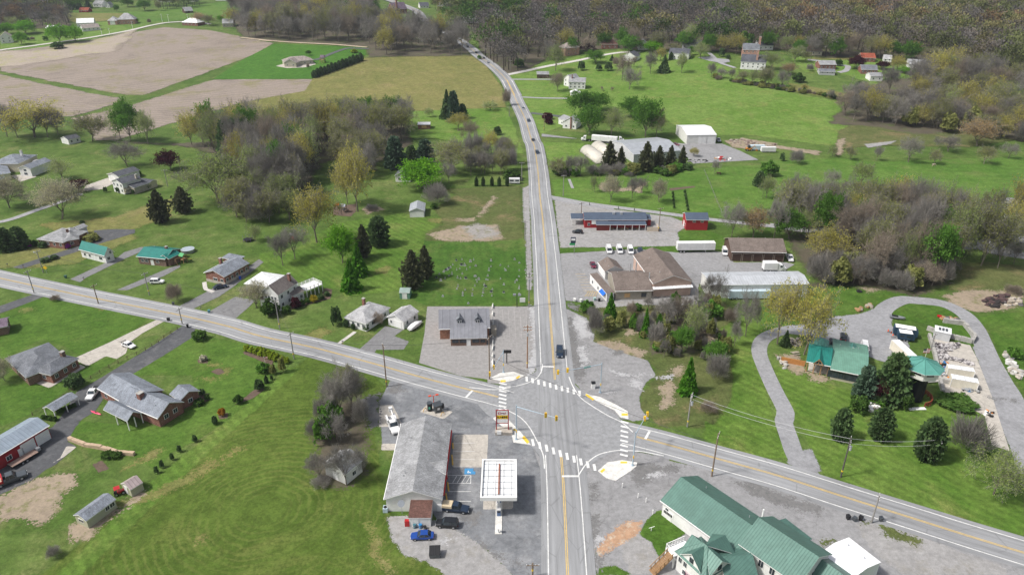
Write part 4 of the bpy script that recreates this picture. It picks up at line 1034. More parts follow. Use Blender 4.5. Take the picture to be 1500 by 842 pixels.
for k in range(6): MB(M).box(fp.L * (.33 + .1 * k) - .5, fp.L * (.33 + .1 * k) + .5, .8, 1.6, .7, .78).tube((fp.L * (.33 + .1 * k), 1.2, 0), (fp.L * (.33 + .1 * k), 1.2, .7), .08).build('table', WOOD, rr)
for u, v in ((.42, .6), (.3, .8)): MB(M).box(u * fm.L - .5, u * fm.L + .5, fp.D + 2.5, fp.D + 3.5, 4.3, 5.7).build('roof_vent', STEEL, rr)
pf = fb(S(947.3, 339.2), S(964.5, 339.2), 4.5)
pt = thing('patio_fence', 'pale board fence around the patio beside the red roadhouse', 'fence', (pf.c.x, pf.c.y, pf.z0), pf.ang); pt.matrix_world = Matrix.Translation(pt.location) @ Matrix.Rotation(pf.ang, 4, 'Z'); M = loc(pt, pf)
MB(M).box(0, pf.L, 0, .12, -.1, 1.9).build('front_panel', siding('pale_boards', (.55, .47, .38), .4, True), pt); MB(M).box(pf.L, pf.L + .12, 0, pf.D, -.1, 1.9).build('side_panel', siding('pale_boards', (.55, .47, .38), .4, True), pt)
f = fb(S(1003.3, 337.4), S(1037, 337.8), 8)
house('red_barn', 'small red barn with slate-blue roof standing apart on the grass', 'barn', [(f, 4.6, 'gx', 1.8, W_RED, R_SLATE, dict(ov=.3, wins='f@.36w1.2x.9x3.4 f@.73w1.2x.9x3.4 l@.6d1.4x2.4 l@.3w'))])
f = fb(S(1069, 383.2), S(1150, 384.6), 13)
house('brown_bay_building', 'dark brown building with open bays and a grey-brown shingle roof', 'building', [(f, 4.0, 'gx', 3.0, W_BROWN, R_BROWN, dict(ov=.45, edge=WOODP, wins='f@.1B3.2x3 f@.3B3.2x3 f@.5B3.2x3 f@.7B3.2x3 f@.9B3.2x3'))])
f = fb(S(1036, 437), S(1182, 435.2), 10)
house('long_metal_building', 'long white metal building with low pale sheet roof beside the pinkish hall', 'warehouse', [(f, 5.0, 'gx', .9, W_METALW, seam('pale_sheet_roof', (.47, .49, .52), 0, .9), dict(ov=.25, wins='f@.9w l@.5d f@.08g3x3'))])
fR = fe((956.7, 415.6), (1014.9, 412.2), (927.3, 373.3), 5.2); fM = fe((901.3, 426.6), (957, 425.2), (896, 397), 3.4); fL = fe((888.7, 430.2), (900.9, 428.5), (874, 401.3), 3.1); fB = fe((886, 398), (914, 395.5), (878, 384), 3.2)
bh = house('brown_roof_hall', 'sprawling hall with brown shingle roofs and pinkish metal gable', 'hall',
    [(fR, 5.2, 'gy', 2.6, W_PINK, R_BROWN, dict(ov=.3, wins='r@.5d')), (fM, 3.4, 'gx', 2.8, W_TAN, R_BROWN, dict(ov=.3, wins='f@.32p1.9x1.5 f@.78v1.8x1.5x.9')),
     (fL, 3.1, 'flat', .5, W_WHITE, R_BROWN, dict(ov=.2, wins='l3')), (fB, 3.2, 'gy', 1.9, W_WHITE, R_BROWN, dict(ov=.3, wins='f@.3w'))])
M = loc(bh, fR); MB(M).shell([[(0, -.9, 3.5), (fR.L, -.9, 3.5), (fR.L, .3, 3.9), (0, .3, 3.9)]], .12).build('ledge', [R_WHITE, TRIM], bh)
M = loc(bh, fL); MB(M).shell([[(-.9, 1.0, 2.0), (-.9, 4.6, 2.0), (.2, 4.6, 2.8), (.2, 1.0, 2.8)]], .08).build('awning', plain('blue_awning', (.01, .12, .5), .6), bh)
M = loc(bh, fM)
for u, v in ((.6, .85), (.77, .9), (.98, .35)): MB(M).tube((u * fM.L, v * fM.D, 4), (u * fM.L, v * fM.D, 7.3), .2).build('roof_vent', STEEL, bh)
f = fb((1005, 212), (1048.6, 211.2), 24)
house('white_metal_barn', 'white metal barn with two white overhead doors above the gravel yard', 'barn', [(f, 5.4, 'gx', 1.8, W_METALW, R_WHITE, dict(ov=.2, wins='f@.55g5x4 f@.82g5x4'))])
f = fe((928.2, 226.6), (998.4, 220.4), (903, 206), 4.6)
house('grey_roof_workshop', 'wide workshop with grey sheet roof behind a row of dark pines', 'workshop', [(f, 4.6, 'gx', 2.2, W_GREYM, R_GREYM, dict(ov=.3, wins='f@.3g4x3.4 f@.6g4x3.4'))])
for i, (A, B) in enumerate((((860, 222), (884, 240)), ((875, 216), (906, 236)))):
    a, b = G(A), G(B); an = math.atan2(b.y - a.y, b.x - a.x); ln = (b - a).length
    o = thing('hoop_house', ('pale hoop greenhouse nearest the main road', 'pale hoop greenhouse nearest the grey workshop')[i], 'greenhouse', a, an, 'hoop greenhouses')
    g = MB(); ar = [(math.cos(t) * 4.2, math.sin(t) * 3.8) for t in np.linspace(0, math.pi, 13)]
    g.loft([[(x, p[0], p[1]) for p in ar] for x in (0, ln)]); g.build('cover', plain('greenhouse_film', (.55, .52, .46), .5, .12), o, True)
    g = MB()
    for k in range(8):
        x = ln * k / 7
        for p, q in zip(ar, ar[1:]): g.tube((x, p[0] * 1.01, p[1] * 1.01), (x, q[0] * 1.01, q[1] * 1.01), .05, n=4)
    g.build('hoops', STEEL, o)

# ------------------------------------------------------------------ lodge with pavilion and tower
fl = fe((1216.4, 540.2), (1271, 551.4), (1221, 496), 3.4)
lg = house('green_roof_lodge', 'lodge with pale green sheet roof and wide dark front windows', 'lodge', [(fl, 3.4, 'gx', 1.7, W_BEIGE, R_PALEG, dict(ov=.45, wins='f@.38v8.2x2.1x.7 l2'))])
fpv = fe((1181.1, 529), (1217, 536.3), (1186.5, 499), 3.6)
pv = house('pavilion', 'open timber pavilion with dark teal roof joined to the lodge', 'pavilion', [(fpv, 3.6, 'gx', 2.2, WOOD, R_TEAL, dict(walls=False, posts=None))])
M = loc(pv, fpv); L, D = fpv.L, fpv.D
for x, y in ((.06, .05), (.94, .05), (.06, .95), (.94, .95), (.36, .03), (.64, .03)): MB(M).box(x * L - .14, x * L + .14, y * D - .14, y * D + .14, -.3, 3.45).build('post', WOOD, pv)
g = MB(M); g.shell([[(L * .28, -.5, 3.7), (L * .5, -.5, 5.4), (L * .5, D * .45, 5.75), (L * .28, D * .1, 3.9)], [(L * .5, -.5, 5.4), (L * .72, -.5, 3.7), (L * .72, D * .1, 3.9), (L * .5, D * .45, 5.75)]], .15); g.build('porch_gable', [seam('teal_sheet_roof_side', (.018, .21, .18), 1, .5, .5), WOOD], pv)
g = MB(M)
for a, b in (((L * .3, 3.6), (L * .5, 5.2)), ((L * .7, 3.6), (L * .5, 5.2)), ((L * .3, 3.6), (L * .7, 3.6)), ((L * .5, 3.6), (L * .5, 5.1))): g.tube((a[0], -.4, a[1]), (b[0], -.4, b[1]), .12, n=4)
g.build('truss', WOOD, pv)
g = MB(M); g.shell(roof_polys('gx', 1, 1, 0, 0)[:0] or [[(L * .5 - 2, D * .62, 5.0), (L * .5 + 2, D * .62, 5.0), (L * .5, D * .8, 6.6)], [(L * .5 + 2, D * .62, 5.0), (L * .5 + 2, D * .98, 5.0), (L * .5, D * .8, 6.6)], [(L * .5 + 2, D * .98, 5.0), (L * .5 - 2, D * .98, 5.0), (L * .5, D * .8, 6.6)], [(L * .5 - 2, D * .98, 5.0), (L * .5 - 2, D * .62, 5.0), (L * .5, D * .8, 6.6)]], .12); g.build('cupola', [R_TEALG, WOOD], pv)
MB(M).box(L * .15, L * .95, D * .1, D * .9, -.2, .06).build('slab', M_CONC, pv)
fx = fe(T(12, 510, 420), T(12, 602, 437), T(12, 512, 398), 3.2)
house('lodge_annex', 'small teal-roofed annex behind the lodge beside a white van', 'annex', [(fx, 3.2, 'gy', 1.4, W_BEIGE, R_TEALG, dict(ov=.3, wins='l@.5d'))])
tw = at('lookout_tower', 'black round tower topped by a white cabin with octagonal teal roof', 'tower', (1338, 583))
def ring(r, z, n=8, ph=math.pi / 8): return [(r * math.cos(ph + 2 * math.pi * k / n), r * math.sin(ph + 2 * math.pi * k / n), z) for k in range(n)]
MB().tube((0, 0, -.5), (0, 0, 7.6), 2.1, 2.1, 20).build('shaft', plain('black_tank_steel', (.012, .013, .018), .45, .3, .8), tw)
MB().loft([ring(3.3, 7.3), ring(4.2, 7.9), ring(4.2, 10.3)]).build('cabin', siding('white_cabin_boards', (.68, .67, .63), .4, True, .25), tw)
for k in range(8):
    a = 2 * math.pi * k / 8 - math.pi / 2
    m = Matrix.Rotation(a + math.pi / 2, 4, 'Z')
    w = MB(m).box(-.9, .9, -3.95, -3.85, 9.2, 9.7).build('window', BLACK, tw)
g = MB(); R1 = ring(5.0, 10.2)
g.shell([[R1[k], R1[(k + 1) % 8], (0, 0, 12.2)] for k in range(8)], .12); g.build('roof', [plain('teal_grey_sheet', (.09, .27, .23), .5, .12, .6), TRIM], tw)
g = MB()
for k in range(8): g.tube(R1[k], (0, 0, 12.22), .09, n=4)
g.build('roof_ribs', plain('teal_rib', (.06, .2, .17), .5), tw)
g = MB()
for t in np.linspace(-1.4, .7, 9):
    g.box(math.cos(t) * 4.2 - .1, math.cos(t) * 4.2 + .1, math.sin(t) * 4.2 - .1, math.sin(t) * 4.2 + .1, -.2, 1.5)
for t0, t1 in zip(np.linspace(-1.4, .7, 9), np.linspace(-1.4, .7, 9)[1:]):
    for z in (.6, 1.0, 1.4): g.tube((math.cos(t0) * 4.2, math.sin(t0) * 4.2, z), (math.cos(t1) * 4.2, math.sin(t1) * 4.2, z), .14, n=4)
g.build('base_railing', plain('red_stained_wood', (.25, .06, .03), .8), tw)

# ------------------------------------------------------------------ green-roofed white building, lower right
wA = fe((967, 732.3), (1094, 825), (1026.5, 699), 4.0)
big = house('green_roof_inn', 'large white inn with green sheet roofs and cross gables', 'inn', [(wA, 4.0, 'gx', 3.0, W_WHITE, R_GREEN, dict(ov=.45, wins='f@.06w.9x.9x2 f@.1d l@.3w'))])
wF = fe((1062, 850), (1112, 848), (1064, 800), 4.2); wing(big, wF, 4.2, 'gx', 1.8, W_WHITE, R_GREEN, .3)
wB = fe((1081.3, 796), (1170, 858), (1135, 757), 5.6)
wing(big, wB, 5.6, 'gx', 3.2, W_WHITE, R_GREEN, .45, 'f@.18w1.2x1.7x3.4 f@.38w1.2x1.7x3.4 f@.58w1.2x1.7x3.4 f@.8w1.2x1.7x3.4 f@.28w1.2x1.5x.8 f@.68w1.2x1.5x.8 r3')
wE = fe((1170, 830), (1230, 875), (1190, 800), 4.2); wing(big, wE, 4.2, 'gx', 2.0, W_WHITE, R_GREEN, .4)
wD = fe((16, 152, 540), (16, 300, 655), (16, 190, 515), 4.2); wing(big, wD, 4.2, 'flat', -.6, W_WHITE, R_GREEN, .3)
wC = fe((987.5, 806.6), (1034, 850), (1018, 777), 4.6)
M = loc(big, wC); L, D = wC.L, wC.D; e, r = 4.6, 3.6
wing(big, wC, 4.6, 'hip', 3.4, W_WHITE, R_GREEN, .5, 'f@.12w1x1.3x2.6 f@.3w1x1.3x2.6 f@.3w1x1.2x.6 l@.5d')
# cross gables on the hipped block
for (cx, cy, ang, ln, hw) in ((L * .82, D * .5, 0, L * .52, 2.9), (L * .5, D * .18, -math.pi / 2, D * .5, 2.6), (L * .22, D * .62, math.pi, L * .42, 2.4), (L * .5, D * .85, math.pi / 2, D * .75, 3.0)):
    m = M @ Matrix.Translation((L * .5, D * .5, 0)) @ Matrix.Rotation(ang, 4, 'Z')
    g = MB(m); z0 = e + .6; z1 = e + 3.2
    g.shell([[(0, 0, z1), (ln, 0, z1 - .25), (ln, -hw, z0)], [(0, 0, z1), (ln, hw, z0), (ln, 0, z1 - .25)]], .14); o = g.build('roof', [R_GREENY if abs(math.sin(ang)) > .5 else R_GREEN, TRIM], big)
    g = MB(m); g.poly([(ln - .35, -hw + .3, z0 - .5), (ln - .35, hw - .3, z0 - .5), (ln - .35, hw - .3, z0 + .02), (ln - .35, 0, z1 - .5), (ln - .35, -hw + .3, z0 + .02)]); g.build('gable_wall', W_WHITE, o)
    g = MB(m); g.box(ln - .36, ln - .28, -.5, .5, z0 - .1, z0 + 1.1); g.build('window', GLASS, o)
# side deck with stairs
fd = fe((15, 880, 690), (15, 925, 740), (15, 965, 630), 3.2); M = loc(big, fd)
MB(M).box(0, fd.L, 0, fd.D, 3.0, 3.2).build('deck', TRIM, big)
g = MB(M)
for y in np.linspace(.1, fd.D - .1, 7): g.box(.02, .14, y - .06, y + .06, 3.2, 4.3)
g.box(.02, .14, 0, fd.D, 4.2, 4.32); g.box(.04, .12, 0, fd.D, 3.7, 3.78); g.box(0, fd.L, .02, .12, 4.2, 4.32); g.build('railing', TRIM, big)
for (x, y) in ((.1, .15), (fd.L - .1, .15), (.1, fd.D * .5), (.1, fd.D - .2)): MB(M).box(x - .12, x + .12, y - .12, y + .12, -2, 3.0).build('deck_post', TRIM, big)
g = MB(M)
for k in range(14): g.box(fd.L * .35, fd.L * .95, -.3 * k - .35, -.3 * k, 2.95 - .22 * k, 3.03 - .22 * k)
for x in (fd.L * .33, fd.L * .97):
    g.tube((x, -.1, 3.9), (x, -4.3, .9), .07, n=4); g.tube((x, -.1, 2.9), (x, -4.3, -.1), .1, n=4)
    for k in range(0, 14, 3): g.box(x - .05, x + .05, -.3 * k - .3, -.3 * k - .2, 2.9 - .22 * k, 3.9 - .22 * k)
g.build('stairs', WOOD, big)
M = loc(big, wA); g = MB(M); g.tube((wA.L * .78, wA.D * .93, 4), (wA.L * .78, wA.D * .93, 7.2), .16); g.build('vent_pipe', TRIM, big)
g = MB(M); g.box(.8, 3.4, .36, .44, 1.2, 2.2); sb = g.build('sign_board', TRIM, big); g = MB(M)
for k in range(6): g.box(1.0 + k * .38, 1.26 + k * .38, .3, .35, 1.35, 2.0)
g.build('lettering', BLACK, sb)
M = loc(big, wC); g = MB(M @ Matrix.Translation((L * .55, .42, 0))); g.box(-1.8, 1.8, 0, .1, .5, 2.1); sb = g.build('sign_board', plain('faded_sign', (.6, .5, .52), .7, .2), big)
g = MB(M @ Matrix.Translation((L * .55, .40, 0)))
for k in range(7): g.box(-1.5 + k * .44, -1.2 + k * .44, -.02, .015, .9 + .06 * (k % 2), 1.6)
g.build('lettering', plain('purple_ink', (.15, .06, .1), .7), sb)
wT = fe((1199.4, 810.3), (1246, 849), (1240, 783.5), 4.0)
house('white_canopy_tent', 'bright white flat-gabled canopy tent beside the green-roofed inn', 'tent', [(wT, 4.0, 'gx', .7, plain('tent_fabric', (.8, .8, .82), .6, .04), plain('tent_fabric', (.8, .8, .82), .6, .04), dict(ov=.1))])

# ------------------------------------------------------------------ far houses: base corners, depth, eave px, roof
def far(name, label, cat, n, x0, x1, y0, y1, dep, epx, roof, rise, wm, rm, wins='f3', extra=None, chim=(), group=None):
    A, B = T(n, x0, y0), T(n, x1, y1); f = fb(A, B, dep); e = max(2.2, hgt(A, epx / 3.7425))
    ws = [(f, e, roof, rise, wm, rm, dict(ov=.3, wins=wins))]
    return house(name, label, cat, ws, chim, group)
F = far
F('brick_house', 'square tan brick house with brown hip roof where the wood begins', 'house', 3, 328, 408, 312, 300, 12, 42, 'hip', 4, W_BRICKP, R_TAN, 'f2 l2')
F('brick_house', 'low brown brick house beside the dark purple tree, below the wood', 'house', 3, 527, 618, 273, 268, 11, 24, 'hip', 4, W_BRICK, R_REDBR, 'f3')
F('grey_house', 'grey-blue gabled house between two rounded green trees', 'house', 3, 727, 788, 278, 274, 11, 28, 'gy', 4, W_GREY, R_MID, 'f2')
F('white_house', 'white house with dark roof among the spruces above the meadow', 'house', 3, 640, 715, 338, 342, 12, 26, 'gy', 3.5, W_WHITE, R_DARK, 'f3')
F('white_house', 'long white ranch with dark roof above the big green meadow', 'house', 3, 892, 1005, 328, 330, 12, 30, 'gx', 3.5, W_WHITE, R_DARK, 'f5')
F('grey_house', 'dark-roofed house set back in the trees above the white ranch', 'house', 3, 965, 1060, 272, 276, 11, 22, 'gx', 4, W_GREY, R_MID, 'f3')
F('brick_house', 'tall pink brick colonial with slate roof beside the cul-de-sac', 'house', 3, 1295, 1390, 320, 322, 12, 42, 'gx', 4.5, W_BRICKP, R_MID, 'f4 r2', chim=[(0, .97, .5, 4, 16, 1.6, W_BRICKP)])
F('white_house', 'white house with dark roof and brick end below the colonial', 'house', 3, 1285, 1425, 380, 388, 13, 36, 'gx', 5, W_WHITE, R_DARK, 'f5 l2', chim=[(0, .62, .2, 3, 14, 1.4, W_BRICKP)])
F('grey_house', 'dark roofed house between the colonial and the wood', 'house', 3, 1385, 1470, 278, 276, 11, 22, 'gx', 3.5, W_WHITE, R_DARK, 'f3')
F('farmhouse', 'white two-storey farmhouse with grey roof near the main road', 'house', 3, 345, 440, 490, 492, 10, 38, 'gx', 2.6, W_WHITE, R_GREY, 'f4', chim=[(0, .2, .4, 4, 10, .8)])
F('farmhouse_wing', 'white gabled wing on the road side of the farmhouse', 'house', 3, 318, 362, 470, 482, 9, 42, 'gy', 3, W_WHITE, R_GREY, 'f2')
F('white_shed', 'little white shed with white roof below the farmhouse', 'shed', 3, 356, 416, 527, 527, 6, 16, 'gy', 1.6, W_WHITE, R_WHITE, 'f@.5d')
F('carport', 'low brown garage with grey roof beside the main road', 'garage', 3, 173, 242, 432, 432, 9, 22, 'flat', .8, W_BROWN, R_GREY, 'f@.3B2.6x2.2 f@.7B2.6x2.2')
F('cottage', 'white cottage with grey roof and red brick chimney near the road', 'house', 3, 312, 390, 703, 711, 11, 34, 'gy', 3, W_WHITE, R_LTGREY, 'f@.25w f@.8w', chim=[(0, .6, .02, 0, 7.5, .8)])
F('cottage_wing', 'white side wing with grey roof on the near-road cottage', 'house', 3, 288, 330, 680, 695, 9, 32, 'gx', 1.8, W_WHITE, R_GREY, 'f@.5w')
F('brick_house', 'red brick ranch with grey roof and a camper parked behind', 'house', 4, 372, 465, 385, 386, 11, 26, 'gx', 2.5, W_BRICK, R_GREY, 'f4')
F('grey_house', 'low grey-roofed garage in front of the brick ranch with camper', 'garage', 4, 372, 462, 412, 416, 10, 14, 'gx', 1.5, W_GREY, R_MID, 'f3')
F('brick_house', 'long red-roofed brick ranch next to a dark purple tree', 'house', 4, 602, 682, 342, 344, 11, 20, 'gx', 3.2, W_BRICK, R_RED, 'f4')
F('white_house', 'small white house right of the red-roofed ranch', 'house', 4, 722, 770, 342, 346, 10, 16, 'gx', 2.6, W_WHITE, R_LTGREY, 'f2')
F('brick_house', 'brick house with slate roof above the white poolhouse', 'house', 4, 600, 692, 408, 412, 11, 22, 'gx', 3, W_BRICK, R_MID, 'f4')
F('pool_house', 'white poolhouse with pale wall beside the purple trees', 'house', 4, 650, 722, 448, 448, 9, 26, 'gx', 2, W_WHITE, R_GREY, 'f2')
F('white_house', 'grey-white ranch at the edge of the brown wood', 'house', 4, 855, 955, 372, 380, 11, 18, 'gx', 3.2, W_WHITE, R_GREY, 'f4')
F('mobile_home', 'pale blue mobile home among bare trees at the right edge', 'mobile home', 4, 1402, 1510, 522, 522, 8, 34, 'gx', 1.4, siding('pale_blue_siding', (.42, .52, .6)), R_GREY, 'f4')
F('tan_house', 'tan house with orange-brown roof beneath the budding trees', 'house', 4, 292, 390, 306, 308, 11, 18, 'gx', 3.2, W_CREAM, R_TAN, 'f3')
F('white_house', 'pale house deep in the trees beyond the mown yards', 'house', 4, 1110, 1205, 388, 388, 10, 14, 'gx', 3, W_GREY, R_GREY, 'f3')
F('white_house', 'white gabled house at the far left by the pale lane', 'house', 1, 5, 76, 242, 236, 11, 34, 'gy', 4, W_WHITE, R_TAN, 'f2 r2')
F('white_shed', 'low white building behind the pair of bright green trees', 'shed', 1, 252, 322, 170, 170, 10, 14, 'gx', 2, W_WHITE, R_WHITE, 'f3')
F('white_barn', 'large white farm building on the far side of the tilled field', 'barn', 1, 424, 520, 155, 150, 14, 24, 'gx', 4, W_WHITE, R_WHITE, 'f3')
F('white_house', 'tan-roofed house in front of the large white farm building', 'house', 1, 455, 552, 176, 166, 11, 16, 'gx', 3.4, W_WHITE, R_TAN, 'f4')
F('brick_house', 'pink brick house with pale hip roof beyond the tilled field', 'house', 1, 645, 742, 137, 134, 14, 26, 'hip', 6, W_BRICKP, R_LTGREY, 'f4')
F('brick_garage', 'pink brick garage left of the pale hip-roofed house', 'garage', 1, 592, 646, 139, 138, 12, 22, 'hip', 4, W_BRICKP, R_LTGREY, 'f@.5g5x4')
F('red_barn', 'low red barn far off at the foot of dark spruces', 'barn', 1, 433, 485, 70, 70, 10, 10, 'gx', 3, W_RED, R_RED, 'f2')
F('far_house', 'grey-roofed house half hidden by trees beyond the red barn', 'house', 1, 510, 562, 40, 42, 12, 16, 'gx', 4, W_WHITE, R_GREY, 'f3')
F('far_house', 'small white house peeping from trees beyond the dry field', 'house', 1, 578, 605, 44, 44, 10, 12, 'gy', 4, W_WHITE, R_GREY, 'f2')
F('far_house', 'white ranch at the very top left in the trees', 'house', 1, 300, 352, 56, 56, 10, 8, 'gx', 2, W_WHITE, R_LTGREY, 'f3')
F('white_house', 'white-roofed brick ranch at the far end of the pale lane', 'house', 1, 998, 1085, 140, 145, 13, 16, 'hip', 4, W_BRICK, R_WHITE, 'f4')
F('old_barn', 'dark weathered barn alone in the far green field', 'barn', 1, 1015, 1062, 76, 72, 12, 12, 'gx', 4, W_BROWN, R_GREY, 'f2')
F('beige_house', 'beige house with grey roof at the corner of the bare wood', 'house', 1, 1220, 1282, 152, 150, 13, 20, 'gx', 4, W_BEIGE, R_GREY, 'f3')
F('white_shed', 'tiny white building in the far field above the wood', 'shed', 1, 1336, 1362, 64, 64, 10, 8, 'gx', 2.5, W_WHITE, R_WHITE, 'f2')
F('far_house', 'white gabled house on the top edge left of the far road', 'house', 2, 158, 204, 38, 36, 12, 16, 'gy', 5, W_WHITE, R_MID, 'f2')
F('far_house', 'long grey house behind the strip of bare trees', 'house', 2, 190, 272, 72, 70, 12, 14, 'gx', 3, W_GREY, R_GREY, 'f4')
F('far_house', 'tan house with pinkish roof left of the long grey house', 'house', 2, 58, 132, 52, 46, 12, 14, 'gx', 4, W_CREAM, R_TAN, 'f3')
F('far_house', 'brown-roofed house between two green trees above the strip wood', 'house', 2, 318, 372, 54, 52, 12, 12, 'gx', 4, W_BEIGE, R_TAN, 'f3')
F('far_house', 'white two-storey house above the strip wood', 'house', 2, 380, 430, 56, 54, 12, 24, 'gx', 2.5, W_WHITE, R_LTGREY, 'f3')
F('red_barn', 'red and white barn beside the far road at the top edge', 'barn', 2, 522, 600, 22, 20, 14, 18, 'gx', 5, W_RED, R_WHITE, 'f3')
F('brick_house', 'dark brick house with steep gables beside the far road', 'house', 2, 735, 812, 82, 74, 14, 26, 'gx', 7, W_BRICK, R_PURP, 'f3', chim=[(0, .3, .1, 4, 18, 1.6)])
F('far_house', 'white house with dark roof across the far road', 'house', 2, 880, 932, 48, 46, 12, 12, 'gx', 4, W_WHITE, R_DARK, 'f3')
F('white_house', 'white house with bright white roof among green trees by the far road', 'house', 2, 1132, 1200, 132, 128, 16, 22, 'gx', 5, W_WHITE, R_WHITE, 'f3')
F('far_house', 'pale roofed house peeping out of the strip wood', 'house', 2, 832, 872, 182, 180, 10, 14, 'gx', 3, W_WHITE, R_LTGREY, 'f2')
F('far_house', 'small white house at the top edge above the far road', 'house', 2, 975, 1030, 38, 38, 12, 10, 'gx', 3, W_WHITE, R_GREY, 'f2')
A1 = fb(T(2, 140, 368), T(2, 300, 352), 13); A2 = fb(T(2, 135, 370), T(2, 205, 372), 12)
house('tan_roof_house', 'wide ranch house with tan hip roof alone in the striped lawn', 'house', [(A1, 3.4, 'hip', 3.0, W_BEIGE, R_TAN, dict(wins='f5')), (A2, 3.4, 'gy', 3.0, W_BEIGE, R_TAN, dict(wins='f2'))])
for i, (x0, x1, y) in enumerate(((192, 240, 20), (1180, 1240, 6), (860, 930, 14), (1030, 1070, 12))):
    F('far_house', ('pale house among trees at the top left edge', 'white house on the top edge above the far meadow', 'pair-windowed white house on the top edge beside the green field', 'small house on the top edge right of the green field')[i], 'house', 1 if i != 9 else 2, x0, x1, y, y, 12, 12, 'gx', 4, W_WHITE, R_MID, 'f2')
# ------------------------------------------------------------------ vehicles
def paint(name, col, met=.2): return plain(name, col, .3, .06, 2, met, 0, .5, .4)
P_WHITE = paint('white_car_paint', (.72, .72, .73), 0); P_BLACK = paint('black_car_paint', (.012, .013, .016)); P_BLUE = paint('blue_car_paint', (.01, .06, .3)); P_NAVY = paint('navy_car_paint', (.015, .03, .06))
P_MAROON = paint('maroon_car_paint', (.16, .015, .04)); P_RED = paint('red_truck_paint', (.45, .012, .015)); P_SILVER = paint('silver_car_paint', (.35, .37, .4), .5); P_GREY = paint('grey_car_paint', (.07, .08, .09)); P_TAN = paint('tan_camper_paint', (.55, .45, .3), 0)
HEADL = plain('headlight_lens', (.7, .72, .75), .2, .05); TAILL = plain('tail_light_lens', (.4, .01, .01), .3, .05); RIM = plain('wheel_rim', (.45, .46, .48), .4, .1, 1, .6)
CARK = {  # length, width, belt z, roof z, base front/back x, top front/back x, wheel x, wheel r
    'sedan': (4.7, 1.82, .92, 1.44, 1.0, -1.75, .25, -1.15, 1.42, .33), 'hatch': (4.4, 1.8, .95, 1.5, 1.0, -2.0, .3, -1.6, 1.35, .33),
    'suv': (4.7, 1.9, 1.05, 1.74, 1.05, -2.25, .45, -2.0, 1.4, .37), 'pickup': (5.7, 1.98, 1.1, 1.88, 1.15, -.75, .55, -.55, 1.75, .4), 'van': (5.3, 2.0, 1.15, 2.15, 1.9, -2.58, 1.15, -2.5, 1.65, .37), 'bigvan': (5.9, 2.05, 1.25, 2.5, 2.1, -2.85, 1.5, -2.8, 1.85, .38)}
def rr(x, hw, z0, z1, c=.12):
    return [(x, -hw + c, z0), (x, hw - c, z0), (x, hw, z0 + c), (x, hw, z1 - c), (x, hw - c, z1), (x, -hw + c, z1), (x, -hw, z1 - c), (x, -hw, z0 + c)]
def wheels(root, xs, hw, r, names='wheel'):
    for x in xs:
        for s in (-1, 1):
            w = MB().tube((x, s * (hw - .2), r), (x, s * (hw + .02), r), r, n=16).build('wheel', RUBBER, root)
            MB().tube((x, s * (hw + .015), r), (x, s * (hw + .04), r), r * .6, n=10).build('rim', RIM, w)
